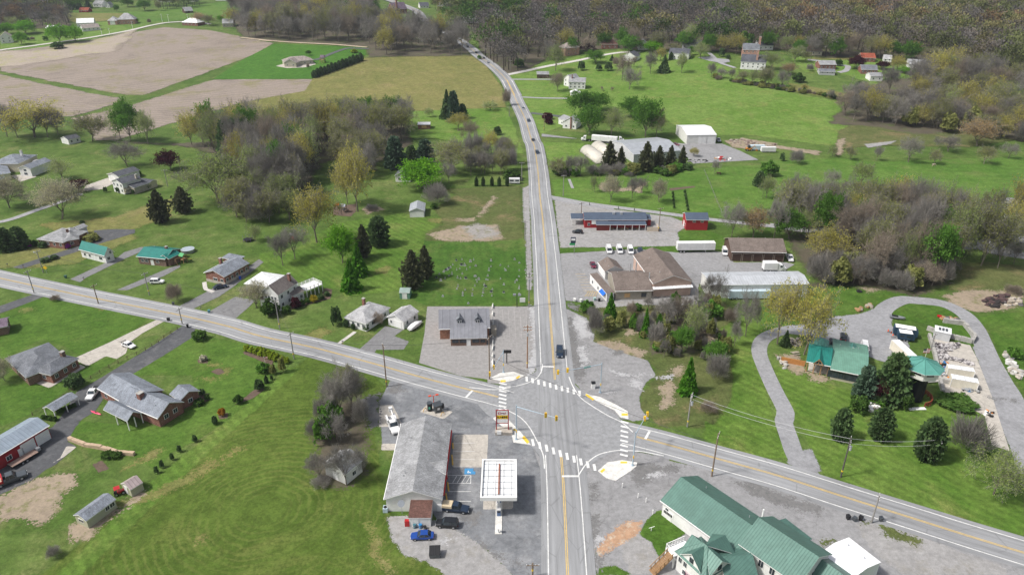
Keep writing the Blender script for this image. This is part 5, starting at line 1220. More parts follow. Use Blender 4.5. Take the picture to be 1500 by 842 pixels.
def carbody(root, kind, pm, topm=None):
    L, W, zb, zr, bf, bb, tf, tb, wx, r = CARK[kind]; h = L / 2; hw = W / 2
    g = MB()
    if kind == 'pickup':
        g.loft([rr(h, hw * .86, .45, .8), rr(h - .15, hw * .95, .38, .98), rr(1.2, hw, .34, zb), rr(-.7, hw, .34, zb), rr(-.72, hw, .34, .72), rr(-h + .1, hw, .38, .72), rr(-h, hw * .95, .45, .7)])
        for s in (-1, 1): g.box(-h + .05, -.7, s * hw - .06 - .03 * s, s * hw + .06 - .03 * s, .6, zb)
        g.box(-h, -h + .1, -hw + .05, hw - .05, .6, zb)
    else:
        back = zb * (1.0 if kind != 'sedan' else .98)
        g.loft([rr(h, hw * .82, .42, zb * .72), rr(h - .18, hw * .94, .34, zb * .86), rr(bf + .15, hw, .3, zb), rr(bb, hw, .3, back), rr(-h + .15, hw * .95, .36, back * .97), rr(-h, hw * .85, .45, back * .85)])
    o = soft(g.build('body', pm, root, False), .04, 2)
    g = MB(); th = hw * .8
    g.loft([[(bf, -hw * .94, zb - .02), (bf, hw * .94, zb - .02), (tf, th, zr), (tf, -th, zr)], [(tf - .01, -hw * .95, zb - .02), (tf - .01, hw * .95, zb - .02), (tf - .02, th, zr), (tf - .02, -th, zr)],
            [(tb, -hw * .95, zb - .02), (tb, hw * .95, zb - .02), (tb, th, zr), (tb, -th, zr)], [(bb, -hw * .92, zb - .02), (bb, hw * .92, zb - .02), (tb - .03, th, zr), (tb - .03, -th, zr)]])
    g.build('cabin_glass', GLASS, root)
    g = MB(); g.loft([[(tf + .08, -th * .98, zr - .05), (tf + .08, th * .98, zr - .05), (tf - .05, th * .95, zr + .045), (tf - .05, -th * .95, zr + .045)], [(tb - .08, -th * .98, zr - .05), (tb - .08, th * .98, zr - .05), (tb + .05, th * .95, zr + .045), (tb + .05, -th * .95, zr + .045)]])
    for (x0, x1, s) in ((bf, tf, 1), (bf, tf, -1), (bb, tb, 1), (bb, tb, -1), ((tf + tb) / 2 - .05, (tf + tb) / 2 - .05, 1), ((tf + tb) / 2 - .05, (tf + tb) / 2 - .05, -1)):
        g.tube((x0, s * hw * .945, zb - .04), (x1, s * th, zr), .06, n=4)
    if kind in ('van', 'bigvan'):
        for s in (-1, 1): g.poly([(tb + .2, s * hw * .955, zb), (.4, s * hw * .955, zb), (.4, s * (th + .02), zr), (tb + .2, s * (th + .02), zr)][::s])
    g.build('roof', topm or pm, root)
    wheels(root, (wx, -wx), hw, r)
    for s in (-1, 1):
        MB().box(h - .2, h + .015, s * hw * .62 - .2, s * hw * .62 + .2, zb * .6, zb * .74).build('headlight', HEADL, root)
        MB().box(-h - .015, -h + .15, s * hw * .68 - .16, s * hw * .68 + .16, zb * .62, zb * .82).build('tail_light', TAILL, root)
        MB().box(bf - .35, bf - .18, s * (hw + .12) - .1, s * (hw + .12) + .1, zb - .02, zb + .14).build('wing_mirror', pm, root)
    return o
def car(name, label, cat, p, q, kind, pm, group=None, topm=None, sc=None):
    """p -> q : rear and front ground pixels"""
    a, b = G(p), G(q); ang = math.atan2(b.y - a.y, b.x - a.x); c = (a + b) / 2
    r = thing(name, label, cat, (c.x, c.y, tz(c.x, c.y) + .05), ang, group)
    if sc: r.scale = (sc, sc, sc)
    carbody(r, kind, pm, topm); return r
car('parked_suv', 'white suv parked on the driveway of the teal-roofed brown house', 'car', (5, 830, 805), (5, 898, 803), 'suv', P_WHITE)
car('parked_car', 'dark sedan parked below the pale blue-roofed brick ranch', 'car', (5, 1180, 838), (5, 1238, 826), 'sedan', P_NAVY)
c = car('parked_car', 'white sports car with a rear spoiler on the concrete driveway', 'car', (9, 668, 390), (9, 748, 418), 'sedan', P_WHITE)
g = MB(); g.box(-2.25, -1.9, -.85, .85, 1.35, 1.4); g.box(-2.15, -2.0, -.6, -.55, .9, 1.36); g.box(-2.15, -2.0, .55, .6, .9, 1.36); g.build('spoiler', P_BLACK, c)
c = car('pickup_truck', 'white pickup with black bed cover beside the big brick house', 'pickup', (9, 545, 628), (9, 482, 712), 'pickup', P_WHITE)
MB().box(-2.8, -.75, -.9, .9, 1.08, 1.15).build('bed_cover', BLACK, c)
c = car('flatbed_truck', 'red and grey flatbed truck parked by the long red garage', 'truck', (13, -30, 364), (13, 152, 296), 'pickup', P_GREY, sc=1.15)
g = MB(); g.box(-5.2, -1.1, -1.15, 1.15, .95, 1.1); g.box(-1.3, -1.1, -1.15, 1.15, 1.1, 1.9); g.box(-5.2, -1.1, -1.15, -1.05, 1.1, 1.45); g.box(-5.2, -1.1, 1.05, 1.15, 1.1, 1.45); fbm = g.build('flatbed', P_RED, c); MB().box(-5.1, -1.35, -1.0, 1.0, 1.105, 1.13).build('boards', WOODP, fbm); wheels(c, (-4.2,), 1.05, .42)
c = at('flatbed_trailer', 'black flatbed trailer with weathered boards parked by the red garage', 'trailer', (13, 135, 215), pang((13, 60, 250), (13, 190, 175)))
MB().box(-3.2, 3.0, -1.1, 1.1, .65, .82, 0).build('frame', BLACK, c); MB().box(-3.1, 2.9, -1.0, 1.0, .825, .87).build('boards', plain('trailer_boards', (.26, .18, .15), .9, .3), c); wheels(c, (-.9, .1), 1.15, .38)
MB().tube((3.0, -.9, .6), (4.6, 0, .6), .07, n=4).tube((3.0, .9, .6), (4.6, 0, .6), .07, n=4).build('drawbar', BLACK, c); MB().box(3.0, 3.8, -.5, .5, .7, 1.4).build('winch_box', P_SILVER, c)
car('parked_suv', 'black suv parked in front of the brown lean-to', 'car', (14, 1090, 575), (14, 970, 568), 'suv', P_BLACK)
c = car('pickup_truck', 'dark pickup with tan camper top parked beside the white store', 'pickup', (14, 1018, 480), (14, 1140, 495), 'pickup', P_NAVY)
MB().loft([rr(-.75, .97, 1.05, 1.85), rr(-2.84, .97, 1.05, 1.8)]).build('camper_top', P_TAN, c)
car('parked_car', 'bright blue sedan parked on the gravel near the black dumpster', 'car', (14, 958, 635), (14, 830, 640), 'sedan', P_BLUE)
car('pickup_truck', 'dark pickup waiting in the road just short of the intersection', 'pickup', (11, 298, 420), (11, 299, 470), 'suv', P_NAVY, sc=1.08)
car('parked_car', 'black hatchback parked at the near corner of the red roadhouse', 'car', (7, 425, 532), (7, 367, 528), 'hatch', P_BLACK)
car('parked_car', 'maroon car parked alongside the brown-roofed hall', 'car', (7, 470, 690), (7, 492, 735), 'sedan', P_MAROON)
VG = 'white vans parked behind the hall'
car('parked_van', 'white van nearest the main road in the row behind the hall', 'van', (7, 562, 612), (7, 575, 652), 'van', P_WHITE, VG)
car('parked_van', 'white van in the middle of the row behind the hall', 'van', (7, 618, 612), (7, 634, 652), 'van', P_WHITE, VG)
car('parked_van', 'white van closest to the hall roof in the row', 'van', (7, 680, 617), (7, 692, 652), 'van', P_WHITE, VG)
car('parked_car', 'dark car mostly hidden behind the hall roof', 'car', (7, 735, 622), (7, 745, 650), 'hatch', P_NAVY)
car('parked_van', 'white van by the left end of the brown bay building', 'van', (7, 1200, 620), (7, 1206, 665), 'van', P_WHITE)
car('pickup_truck', 'white pickup by the right end of the brown bay building', 'pickup', (8, 200, 655), (8, 222, 695), 'pickup', P_WHITE)
car('pickup_truck', 'white pickup parked at the right corner of the white barn', 'pickup', (3, 1158, 765), (3, 1178, 785), 'pickup', P_SILVER)
car('parked_car', 'dark red car between the workshop and the white barn', 'car', (3, 920, 795), (3, 950, 800), 'sedan', P_MAROON)
RC = 'cars driving on the main road'
car('moving_car', 'dark car heading downhill past the gravel lorry yard entrance', 'car', (7, 172, 88), (7, 180, 104), 'suv', P_NAVY, RC)
car('moving_car', 'black car just above the lorry yard entrance on the road', 'car', (3, 150, 765), (3, 157, 785), 'sedan', P_BLACK, RC)
car('moving_car', 'navy car passing the brick-chimney cottage', 'car', (3, 126, 660), (3, 132, 680), 'suv', P_NAVY, RC)
car('moving_car', 'pale blue car on the road below the farmhouse lane', 'car', (3, 96, 592), (3, 102, 612), 'suv', P_SILVER, RC)
car('moving_car', 'silver car at the bend near the yellow field corner', 'car', (2, 1250, 345), (2, 1262, 360), 'suv', P_SILVER, RC)
car('moving_car', 'black car at the bend by the roadside tree', 'car', (2, 1225, 318), (2, 1237, 334), 'suv', P_BLACK, RC)
car('moving_car', 'dark car at the bend where the strip wood begins', 'car', (2, 1183, 290), (2, 1195, 304), 'suv', P_BLACK, RC)
car('moving_car', 'farthest dark car coming out of the trees', 'car', (2, 1136, 256), (2, 1148, 270), 'suv', P_BLACK, RC)
car('parked_car', 'black car parked nearest the lodge pavilion', 'car', (12, 447, 408), (12, 445, 372), 'suv', P_BLACK)
car('parked_car', 'black car parked alone on the gravel behind the lodge', 'car', (12, 503, 378), (12, 506, 340), 'suv', P_BLACK)
car('parked_van', 'white van standing behind the lodge annex', 'van', (12, 618, 405), (12, 622, 440), 'van', P_WHITE)
# lorries, box trucks, trailers
def boxbody(root, name, x0, x1, hw, z0, z1, m, rib=True):
    o = soft(MB().box(x0, x1, -hw, hw, z0, z1).build(name, m, root), .05, 2)
    return o
def trailer(name, label, p, q, ln, hw=1.3, z0=1.15, z1=4.0, m=None, group=None):
    a, b = G(p), G(q); ang = math.atan2(b.y - a.y, b.x - a.x); c = (a + b) / 2
    r = thing(name, label, 'trailer', (c.x, c.y, c.z + .02), ang, group); h = ln / 2
    boxbody(r, 'cargo_box', -h, h, hw, z0, z1, m or siding('trailer_panels', (.66, .66, .66), 1.2, True, .15))
    MB().box(-h + .4, h - .6, -.5, .5, .75, z0).build('chassis', BLACK, r); wheels(r, (-h + 1.4, -h + 2.7), hw - .02, .5)
    MB().box(h - 3.6, h - 3.4, -.9, -.7, 0, z0).box(h - 3.6, h - 3.4, .7, .9, 0, z0).build('landing_gear', STEEL, r)
    return r
trailer('semi_trailer', 'grey-white semi trailer parked alone on the grass strip', (7, 945, 632), (7, 1136, 630), 14.5)
trailer('box_trailer', 'pale blue-white trailer in front of the long metal building', (11, 1212, 138), (11, 1452, 136), 14, 1.25, .5, 3.2, siding('pale_blue_panels', (.5, .6, .66), .6, True, .15))
def lorry(name, label, p, q, box, pm=None):
    a, b = G(p), G(q); ang = math.atan2(b.y - a.y, b.x - a.x); c = (a + b) / 2; pm = pm or P_WHITE
    r = thing(name, label, 'truck', (c.x, c.y, c.z + .03), ang); L = (b - a).length; h = L / 2
    g = MB(); g.loft([rr(h, 1.0, .6, 1.7), rr(h - 1.1, 1.15, .55, 1.9)]); g.build('bonnet', pm, r)
    g = MB(); g.loft([rr(h - 1.1, 1.2, .55, 2.2), rr(h - 1.5, 1.2, .55, 3.0), rr(h - 2.9, 1.2, .55, 3.2)]); cb = g.build('cab', pm, r)
    MB().box(h - 1.25, h - 1.08, -1.0, 1.0, 2.05, 2.7).box(h - 2.3, h - 1.5, -1.215, 1.215, 2.0, 2.7).build('cab_window', GLASS, cb)
    if box: boxbody(r, 'cargo_box', -h, h - 3.1, 1.28, 1.0, 3.7, siding('white_box_panels', (.74, .74, .74), 1.2, True, .1))
    MB().box(-h, h - 1, -.5, .5, .6, 1.0).build('chassis', BLACK, r); wheels(r, (h - 1.3, -h + 1.2, -h + 2.5), 1.2, .52); return r
lorry('semi_tractor', 'white lorry tractor unit at the road end of the lorry yard', (3, 485, 775), (3, 416, 772), False)
trailer('semi_trailer', 'long white semi trailer parked in the lorry yard', (3, 600, 788), (3, 488, 778), 15, m=siding('white_trailer_panels', (.76, .76, .76), 1.2, True, .1))
lorry('lorry', 'white lorry standing behind the long white semi trailer', (3, 590, 778), (3, 650, 780), False)
lorry('box_truck', 'white box truck parked beside the long metal building', (8, 62, 738), (8, 185, 738), True)
# bucket truck
c = car('bucket_truck', 'white utility bucket truck standing between the wood and the store', 'truck', (10, 715, 798), (14, 755, 85), 'pickup', P_WHITE, sc=1.15)
for s in (-1, 1): MB().box(-2.85, -.8, s * .85 - .2, s * .85 + .2, 1.0, 1.6).build('tool_locker', P_WHITE, c)
MB().tube((-1.2, 0, 1.0), (-1.2, 0, 2.3), .25).build('turntable', STEEL, c); MB().tube((-1.2, .0, 2.3), (1.6, 0, 2.6), .16, n=6).tube((1.6, 0.2, 2.6), (-2.4, .25, 2.95), .13, n=6).build('boom', TRIM, c); MB().box(-3.1, -2.4, -.15, .6, 2.4, 3.4).build('bucket', P_WHITE, c)
# caravans, containers, boat at the lodge
def caravan(label, A, B, C, z, m):
    f = fe(A, B, C, z); r = thing('travel_trailer', label, 'caravan', (f.c.x, f.c.y, f.z0), f.ang, 'caravans on the gravel'); L, D = f.L, max(2.3, min(f.D, 2.8)); hw = D / 2
    g = MB(); sec = [(-L / 2, .9), (-L / 2, z - .2), (-L / 2 + .3, z), (L / 2 - .8, z), (L / 2, z - .7), (L / 2 - .1, .7), (-L / 2 + .2, .6)]
    g.loft([[(p[0], y, p[1]) for p in sec] for y in (-hw, hw)]); g.build('body', m, r)
    MB().box(-L / 2 + .3, L / 2 - .8, -hw - .02, hw + .02, z - .02, z + .07).build('roof', TRIM, r)
    for x in (-.25, .12): MB().box(x * L - .5, x * L + .5, -hw - .03, -hw + .01, 1.4, 2.1).build('window', GLASS, r)
    MB().box(L * .3 - .35, L * .3 + .35, -hw - .03, -hw + .01, .6, 2.3).build('door', P_NAVY, r)
    wheels(r, (-.4, .45), hw, .36); MB().tube((-L / 2, 0, .6), (-L / 2 - 1.5, 0, .5), .09, n=4).build('drawbar', BLACK, r); return r
P_RV = siding('dark_blue_caravan', (.02, .05, .085), .8, False, .3)
caravan('longer dark blue caravan with white roof on the gravel', S(1310.7, 478.2), S(1346.7, 484.2), S(1312.5, 474.5), 3.1, P_RV)
caravan('shorter dark blue caravan parked in front of the longer one', S(1316.8, 486.8), S(1342.1, 490.2), S(1319.2, 482.3), 2.8, P_RV)
CREAM = siding('cream_container_steel', (.66, .62, .52), .35, True, .25)
def container(label, A, B, C, z, group=None):
    f = fe(A, B, C, z); r = thing('shipping_container', label, 'container', (f.c.x, f.c.y, f.z0), f.ang, group); L, D = f.L, f.D
    MB().box(-L / 2, L / 2, -D / 2, D / 2, .1, z - .06).build('body', CREAM, r); MB().box(-L / 2 - .02, L / 2 + .02, -D / 2 - .02, D / 2 + .02, z - .06, z).build('roof', R_WHITE, r)
    for s in (-1, 1): MB().box(-L / 2 - .06, -L / 2, s * D / 4 - D / 4 + .05, s * D / 4 + D / 4 - .05, .25, z - .2).build('door', CREAM, r)
    g = MB()
    for s in (-1, 1):
        for x in (-1, 1): g.box(x * L / 2 - .07, x * L / 2 + .07, s * D / 2 - .07, s * D / 2 + .07, 0, z - .07)
    g.build('corner_posts', TRIM, r); return r
container('cream container lying across the concrete yard, nearer the firewood', S(1389.7, 538.6), S(1428.5, 544.5), S(1392.3, 533.5), 2.7, 'cream containers in the concrete yard')
container('cream container lying across the concrete yard, nearer the junk pile', S(1395.1, 554), S(1434.2, 561.1), S(1396.1, 547.6), 2.7, 'cream containers in the concrete yard')
o = container('white office container standing upright on the gravel beside the tower', S(1339.1, 528.1), S(1351, 527.6), S(1332.7, 496.7), 3.0)
o = at('covered_boat', 'white covered motorboat on a trailer beside the white garage', 'boat', (10, 856, 298), pang((10, 830, 308), (10, 890, 268)))
MB().loft([[(x, -w, .75), (x, 0, zb), (x, w, .75), (x, w * .8, zt), (x, 0, zt + .25), (x, -w * .8, zt)] for x, w, zb, zt in ((-3, .95, .35, 1.1), (-1, 1.1, .3, 1.5), (1, 1.0, .35, 1.5), (2.3, .6, .5, 1.15), (3.1, .08, .7, .95))]).build('cover', plain('boat_cover', (.68, .68, .7), .8, .1), o)
MB().box(-3, 3.6, -.08, .08, .22, .34).build('trailer_frame', STEEL, o); wheels(o, (-.8,), 1.05, .32)

# ------------------------------------------------------------------ poles, wires, traffic signals
POLE = plain('weathered_pole', (.2, .15, .11), .9, .25); POLEG = plain('grey_pole', (.26, .25, .24), .9, .2)
POLES = {}
def pole(key, p, hpx, label, arm=0, xf=False, m=None, lean=0, band=True, lamp=False, group='utility poles along the roads'):
    h = hgt(p, hpx / 3.7425); r = at('utility_pole', label, 'utility pole', p, arm, group); POLES[key] = (r.location.copy(), h, arm)
    MB().tube((0, 0, -.5), (0, 0, h), .19, .13, 8).build('mast', m or POLE, r)
    for z in ((h - .5,) if not xf else (h - .5, h - 1.5)): 
        c = MB().box(-1.25, 1.25, -.18, -.06, z - .07, z + .07).build('crossarm', m or POLE, r); g = MB()
        for x in (-1.15, -.5, .5, 1.15): g.tube((x, -.12, z + .07), (x, -.12, z + .27), .06, n=5)
        g.build('insulators', TRIM, c)
    if xf: MB().tube((0, -.42, h - 3.2), (0, -.42, h - 2.1), .28, n=10).build('transformer', STEEL, r)
    if band: MB().tube((0, 0, 1.6), (0, 0, 2.0), .2, n=8).build('marker_band', plain('yellow_band', (.7, .5, .03), .7), r)
    if lamp: MB().tube((0, 0, h - 1.6), (0, 1.6, h - .9), .04, n=4).box(-.15, .15, 1.4, 2.1, h - .95, h - .8).build('lamp_arm', STEEL, r)
    return r
xa = pang((10, 300, 410), (10, 900, 575)) + math.pi / 2
pole('a', (10, 698, 622), 232, 'tan pole with crossarm where the grass meets the store lot', xa + .9)
pole('b', (10, 1262, 580), 235, 'slim brown pole at the corner of the brown lot', xa)
pole('c', (10, 1468, 520), 235, 'busy brown pole with meters near the black sign', 0, True, plain('tan_pole', (.3, .17, .1), .9, .25))
pole('d', (10, 190, 470), 145, 'grey pole beside the clipped yellow-green hedge', xa, m=POLEG)
pole('e', (10, 112, 305), 158, 'pole with yellow band in front of the tall white house', xa, m=POLEG, lamp=True)
pole('f', (9, 540, 168), 105, 'brown pole on the near verge before the concrete driveway', xa)
pole('g', (9, 1000, 280), 90, 'thin pole between the concrete driveway and dark driveway', xa, m=POLEG)
pole('h', (9, 820, 122), 125, 'grey pole by the teal-roofed house driveway', xa, m=POLEG)
pole('i', (9, 188, 110), 125, 'leaning pole at the dark driveway on the left', xa, m=POLEG)
pole('j', (5, 238, 745), 120, 'dark pole near the yellow road sign', xa, m=POLEG, lamp=True)
pole('k', (11, 998, 842), 180, 'pole standing in the rough grass right of the junction', xa, True, POLEG)
pole('l', (15, 1132, 300), 235, 'tall tan pole on the lot edge beside the white inn', xa)
pole('m', (16, 492, 305), 215, 'dark pole with transformer in the grass by the gravel drive', xa, True, plain('dark_pole', (.09, .08, .075), .9, .2))
pole('n', (16, 1000, 230), 135, 'short grey pole beside the big round evergreen', xa, m=POLEG, band=False)
pole('o', (16, 660, 555), 150, 'slim pole on the road edge by the black bins', xa, m=POLEG, band=False)
pole('p', (11, 130, 185), 190, 'grey pole with twin crossarms at the cemetery corner', 0, True, POLEG)
pole('q', (15, 150, 850), 75, 'pole top rising at the bottom edge beside the road', 0)
pole('r', (6, 1455, 565), 105, 'white-grey pole along the road by the bare ground', 0, m=POLEG, band=False)
pole('s', (6, 1438, 245), 105, 'grey pole beside the white camper truck by the road', 0, m=POLEG, band=False)
pole('t', (7, 318, 328), 118, 'thin grey pole at the lane into the orchard meadow', 0, m=POLEG, band=False)
pole('u', (7, 840, 522), 132, 'orange-brown pole at the end of the roadhouse patio', .3)
pole('v', (7, 416, 455), 95, 'orange-brown pole behind the red roadhouse', .3)
pole('w', (3, 213, 718), 92, 'pole in the grass in front of the cottage', 0)
pole('x', (3, 28, 390), 60, 'white pole at the wood edge beside the lane mouth', 0, m=POLEG, band=False)
pole('y', (5, 920, 275), 95, 'lone yard pole with a lamp near the purple tree', .5, m=POLEG, band=False, lamp=True)
pole('z', (7, 1205, 450), 70, 'short grey pole by the fence corner near the red barn', 0, m=POLEG, band=False)
pole('aa', (2, 1370, 640), 55, 'roadside pole by the brown brush above the lawn', 0, m=POLEG, band=False)
pole('ab', (12, 985, 420), 90, 'slim dark pole on the wall of the concrete yard', .6, m=POLEG, band=False)
WIRE = plain('cable', (.06, .06, .065), .6)
WIREL = plain('bright_cable', (.55, .55, .57), .5)
def wire(a, b, label, dz=-.2, off=0, sag=.03, m=None, r=.03):
    (A, h1, _), (B, h2, _) = POLES[a], POLES[b]
    p0 = A + Vector((off, off * .3, h1 + dz)); p1 = B + Vector((off, off * .3, h2 + dz)); ln = (p1 - p0).length
    g = MB(); N = 14; pts = []
    for k in range(N + 1):
        t = k / N; p = p0.lerp(p1, t); p.z -= sag * ln * 4 * t * (1 - t); pts.append(p)
    for q, w in zip(pts, pts[1:]): g.tube(q, w, r, n=4, caps=False)
    o = g.build('power_line', m or WIRE, None); tag(o, label, 'cable', 'overhead power lines')
for a, b, w in (('e', 'd', 'in front of the tall white house'), ('d', 'a', 'past the clipped hedge'), ('a', 'b', 'across the cross road'), ('k', 'm', 'over the mown strip by the gravel drive'), ('m', 'n', 'over the round evergreens'), ('j', 'h', 'past the teal-roofed houses'), ('h', 'e', 'over the driveways'), ('p', 'c', 'along the brown lot'), ('r', 'p', 'along the cemetery'), ('s', 'r', 'along the rough ground')):
    wire(a, b, 'thin overhead cable strung ' + w, m=WIREL if a in 'kmn' else WIRE)
wire('m', 'n', 'lower overhead cable strung over the round evergreens', -1.6, .4, m=WIREL); wire('k', 'm', 'lower overhead cable over the mown strip', -1.6, .4, m=WIREL)
# span wire over the junction
POLES['j1'] = (G((10, 1262, 580)), 7.5, 0); POLES['j2'] = (G((15, 1132, 300)), 9.0, 0)
wire('j1', 'j2', 'dark span cable crossing over the junction', 0, 0, .015, r=.04)

SIGY = plain('signal_yellow', (.75, .47, .02), .5); LENS = [plain('lens_' + n, c, .3) for n, c in (('red', (.25, .02, .02)), ('amber', (.3, .15, .01)), ('green', (.02, .2, .08)))]
POLEB = plain('pale_blue_steel', (.42, .52, .6), .5, .1, 1, .3)
def signal(label, base, top, tip, heads, sign=None, face=0):
    h = hgt(base, (base[2] - top[2]) / 3.7425) if base[0] == top[0] else 7.0
    r = at('traffic_signal', label, 'traffic light', base, 0, 'traffic signals at the junction')
    MB().tube((0, 0, 0), (0, 0, h), .16, .12, 10).build('mast', POLEB, r); MB().box(-.3, .3, -.3, .3, 0, .25).build('base_plate', POLEB, r)
    tipw = G(tip, h - .4); d = Vector((tipw.x, tipw.y, 0)) - Vector((r.location.x, r.location.y, 0)); L = d.length; d.normalize()
    MB().tube((0, 0, h - .5), (d.x * L, d.y * L, h - .3), .11, .06, 8).build('mast_arm', POLEB, r)
    for t in heads:
        c = d * (L * t); a = face
        m = Matrix.Translation((c.x, c.y, h - .3)) @ Matrix.Rotation(a, 4, 'Z')
        o = MB(m).box(-.24, .24, -.2, .2, -.65, .55).build('signal_head', SIGY, r); MB(m).box(-.3, .3, -.24, -.2, -.72, .62).build('backplate', SIGY, o)
        for i in range(3): MB(m).tube((0, -.25, .33 - .38 * i), (0, -.29, .33 - .38 * i), .13, n=10).build('lens', LENS[i], o)
    if sign: c = d * (L * sign); MB(Matrix.Translation((c.x, c.y, h - .4)) @ Matrix.Rotation(math.atan2(d.y, d.x), 4, 'Z')).box(-.95, .95, -.03, .03, -.35, .1).build('street_name_sign', plain('green_sign', (.02, .3, .2), .5), r)
    g = MB(); g.box(-.12, .12, -.35, -.12, 2.4, 3.1); g.build('pedestrian_signal', SIGY, r)
    return r
signal('signal with green street sign reaching over the road from the right', (11, 520, 655), (11, 527, 490), (11, 285, 545), (.04 + .94, .77), .33, math.pi)
signal('signal on the kerb corner by the price sign, arm reaching right', (14, 1408, 100), (14, 1408, -90), (11, 300, 800), (.68, .92), None, 0)
signal('signal on the kerb corner by the white inn, arm reaching up', (15, 698, 243), (15, 712, 60), (11, 780, 770), (.75, .98), None, math.pi / 2)
signal('signal on the corner of the brown lot, arm reaching left', (10, 1338, 545), (10, 1338, 422), (10, 1262, 555), (.7, .98), None, -math.pi / 2)

# ------------------------------------------------------------------ signs, kiosks, bins, barrels
o = at('price_sign', 'tall red-framed fuel sign on a stone planter at the store corner', 'sign', (14, 1335, 60), 0); o.scale = (1.22, 1.22, 1.2)
h = 5.6
MB().box(-1.5, 1.9, -1.0, .9, -.1, .75).build('stone_planter', W_STONE, o)
RP = plain('red_post', (.3, .03, .035), .6)
for x in (-1.3, 1.1): MB().box(x - .1, x + .1, -.1, .1, .6, h).build('post', RP, o)
MB().box(-1.2, 1.0, -.08, .08, h - .12, h).box(-1.2, 1.0, -.08, .08, 2.3, 2.4).build('frame_bar', RP, o)
MB().box(-1.2, 1.0, -.06, .06, h - 1.25, h - .14).build('brand_panel', TRIM, o)
g = MB()
for k, (x, w, z, hh) in enumerate(((-.95, .12, .55, .5), (-.83, .4, .92, .12), (-.83, .4, .5, .1), (-.4, .1, .6, .3), (-.28, .28, .8, .09), (.02, .1, .6, .3), (.14, .28, .6, .1), (.5, .1, .62, .42))): g.box(x, x + w, -.085, -.06, h - 1.25 + z - .3, h - 1.25 + z - .3 + hh)
g.build('red_lettering', P_RED, o)
g = MB()
for k in range(4): g.box(-.45 + k * .22, -.3 + k * .22, -.1, -.086, h - .82, h - .68)
g.build('dark_lettering', P_NAVY, o)
MB().box(-1.2, 1.0, -.06, .06, h - 2.15, h - 1.28).build('yellow_panel', plain('yellow_sign', (.8, .52, .02), .5), o)
g = MB()
for x, w, z, hh in ((-1.05, .14, .2, .4), (-.85, .14, .2, .25), (-.5, .2, .25, .35), (-.2, .3, .2, .45), (.2, .15, .2, .5), (.42, .15, .3, .3), (.65, .2, .2, .45)): g.box(x, x + w, -.085, -.06, h - 2.15 + z, h - 2.15 + z + hh)
g.build('dark_lettering', BLACK, o)
MB().box(-1.2, 1.0, -.05, .05, h - 3.05, h - 2.2).build('changeable_panel', TRIM, o); MB().box(-1.2, -.3, -1.08, -.9, .3, 1.2).build('leaning_board', TRIM, o)
# vacuum island
o = at('lamp_post', 'orange twin lamp post standing between the black vacuum machines', 'lamp', (10, 958, 745), .3)
ORG = plain('orange_paint', (.65, .07, .02), .5)
MB().tube((0, 0, 0), (0, 0, 4.2), .09).build('post', ORG, o)
for s in (-1, 1): MB().tube((0, 0, 4.1), (s * .8, 0, 4.3), .05, n=5).box(s * .95 - .35, s * .95 + .35, -.22, .22, 4.2, 4.38).build('lamp_head', ORG, o)
for i, (p, a, l) in enumerate((((10, 935, 752), .2, 'black vacuum machine with green labels left of the orange lamp'), ((10, 978, 758), .5, 'wide black vacuum machine right of the orange lamp'))):
    o = at('vacuum_machine', l, 'vacuum', p, a, 'vacuum machines on the concrete island')
    if i == 0: MB().tube((0, 0, 0), (0, 0, 2.3), .65, .65, 14).build('drum', BLACK, o); MB().tube((0, 0, 2.3), (0, 0, 2.5), .75, .7, 14).build('lid', P_GREY, o); MB().box(-.4, .1, -.68, -.62, .8, 1.5).build('label_plate', plain('green_label', (.1, .4, .3), .5), o)
    else: MB().box(-.9, .9, -.6, .6, 0, 2.1).build('cabinet', P_GREY, o); MB().shell([[(-1.1, -.8, 2.2), (1.1, -.8, 2.2), (1.1, .8, 2.6), (-1.1, .8, 2.6)]], .1).build('hood', [P_GREY, BLACK], o); MB().tube((1.3, 0, .8), (1.3, 0, 1.9), .5, n=12).build('hose_reel', BLACK, o); MB().box(-.3, .3, -.66, -.6, .9, 1.5).build('label_plate', TRIM, o)
for p, l in (((10, 908, 755), 'yellow hoop guard at the left end of the vacuum island'), ((10, 1004, 778), 'yellow hoop guard at the right end of the vacuum island')):
    o = at('hoop_guard', l, 'bollard', p, .9, 'yellow guards round the vacuum island'); g = MB(); ps = [(math.cos(t) * .6, 0, max(0, math.sin(t)) * .9) for t in np.linspace(0, math.pi, 9)]
    for a, b in zip(ps, ps[1:]): g.tube(a, b, .09, n=6)
    g.build('hoop', plain('tan_yellow', (.65, .42, .15), .6), o)
o = at('dumpster', 'black dumpster standing on the gravel below the blue sedan', 'dumpster', (14, 963, 735), pang((14, 940, 738), (14, 985, 736)))
MB().loft([[(-1.0, -.8, .15), (1.0, -.8, .15), (1.0, .8, .15), (-1.0, .8, .15)], [(-1.1, -.9, 1.2), (1.1, -.9, 1.2), (1.1, 1.0, 1.7), (-1.1, 1.0, 1.7)]]).build('bin', P_GREY, o)
for s in (-1, 1): MB().shell([[(s * .55 - .53, -.95, 1.25), (s * .55 + .53, -.95, 1.25), (s * .55 + .53, 1.05, 1.76), (s * .55 - .53, 1.05, 1.76)]], .06).build('lid', [BLACK, BLACK], o)
def barrel(label, p, col, h=.95, group='barrels by the lean-to'):
    o = at('barrel', label, 'barrel', p, 0, group); m = plain('barrel_%d%d%d' % tuple(int(c * 99) for c in col), col, .5)
    MB().tube((0, 0, 0), (0, 0, h), .34, n=14).build('drum', m, o); MB().tube((0, 0, h * .33), (0, 0, h * .37), .365, n=14).tube((0, 0, h * .66), (0, 0, h * .7), .365, n=14).build('hoop', STEEL, o)
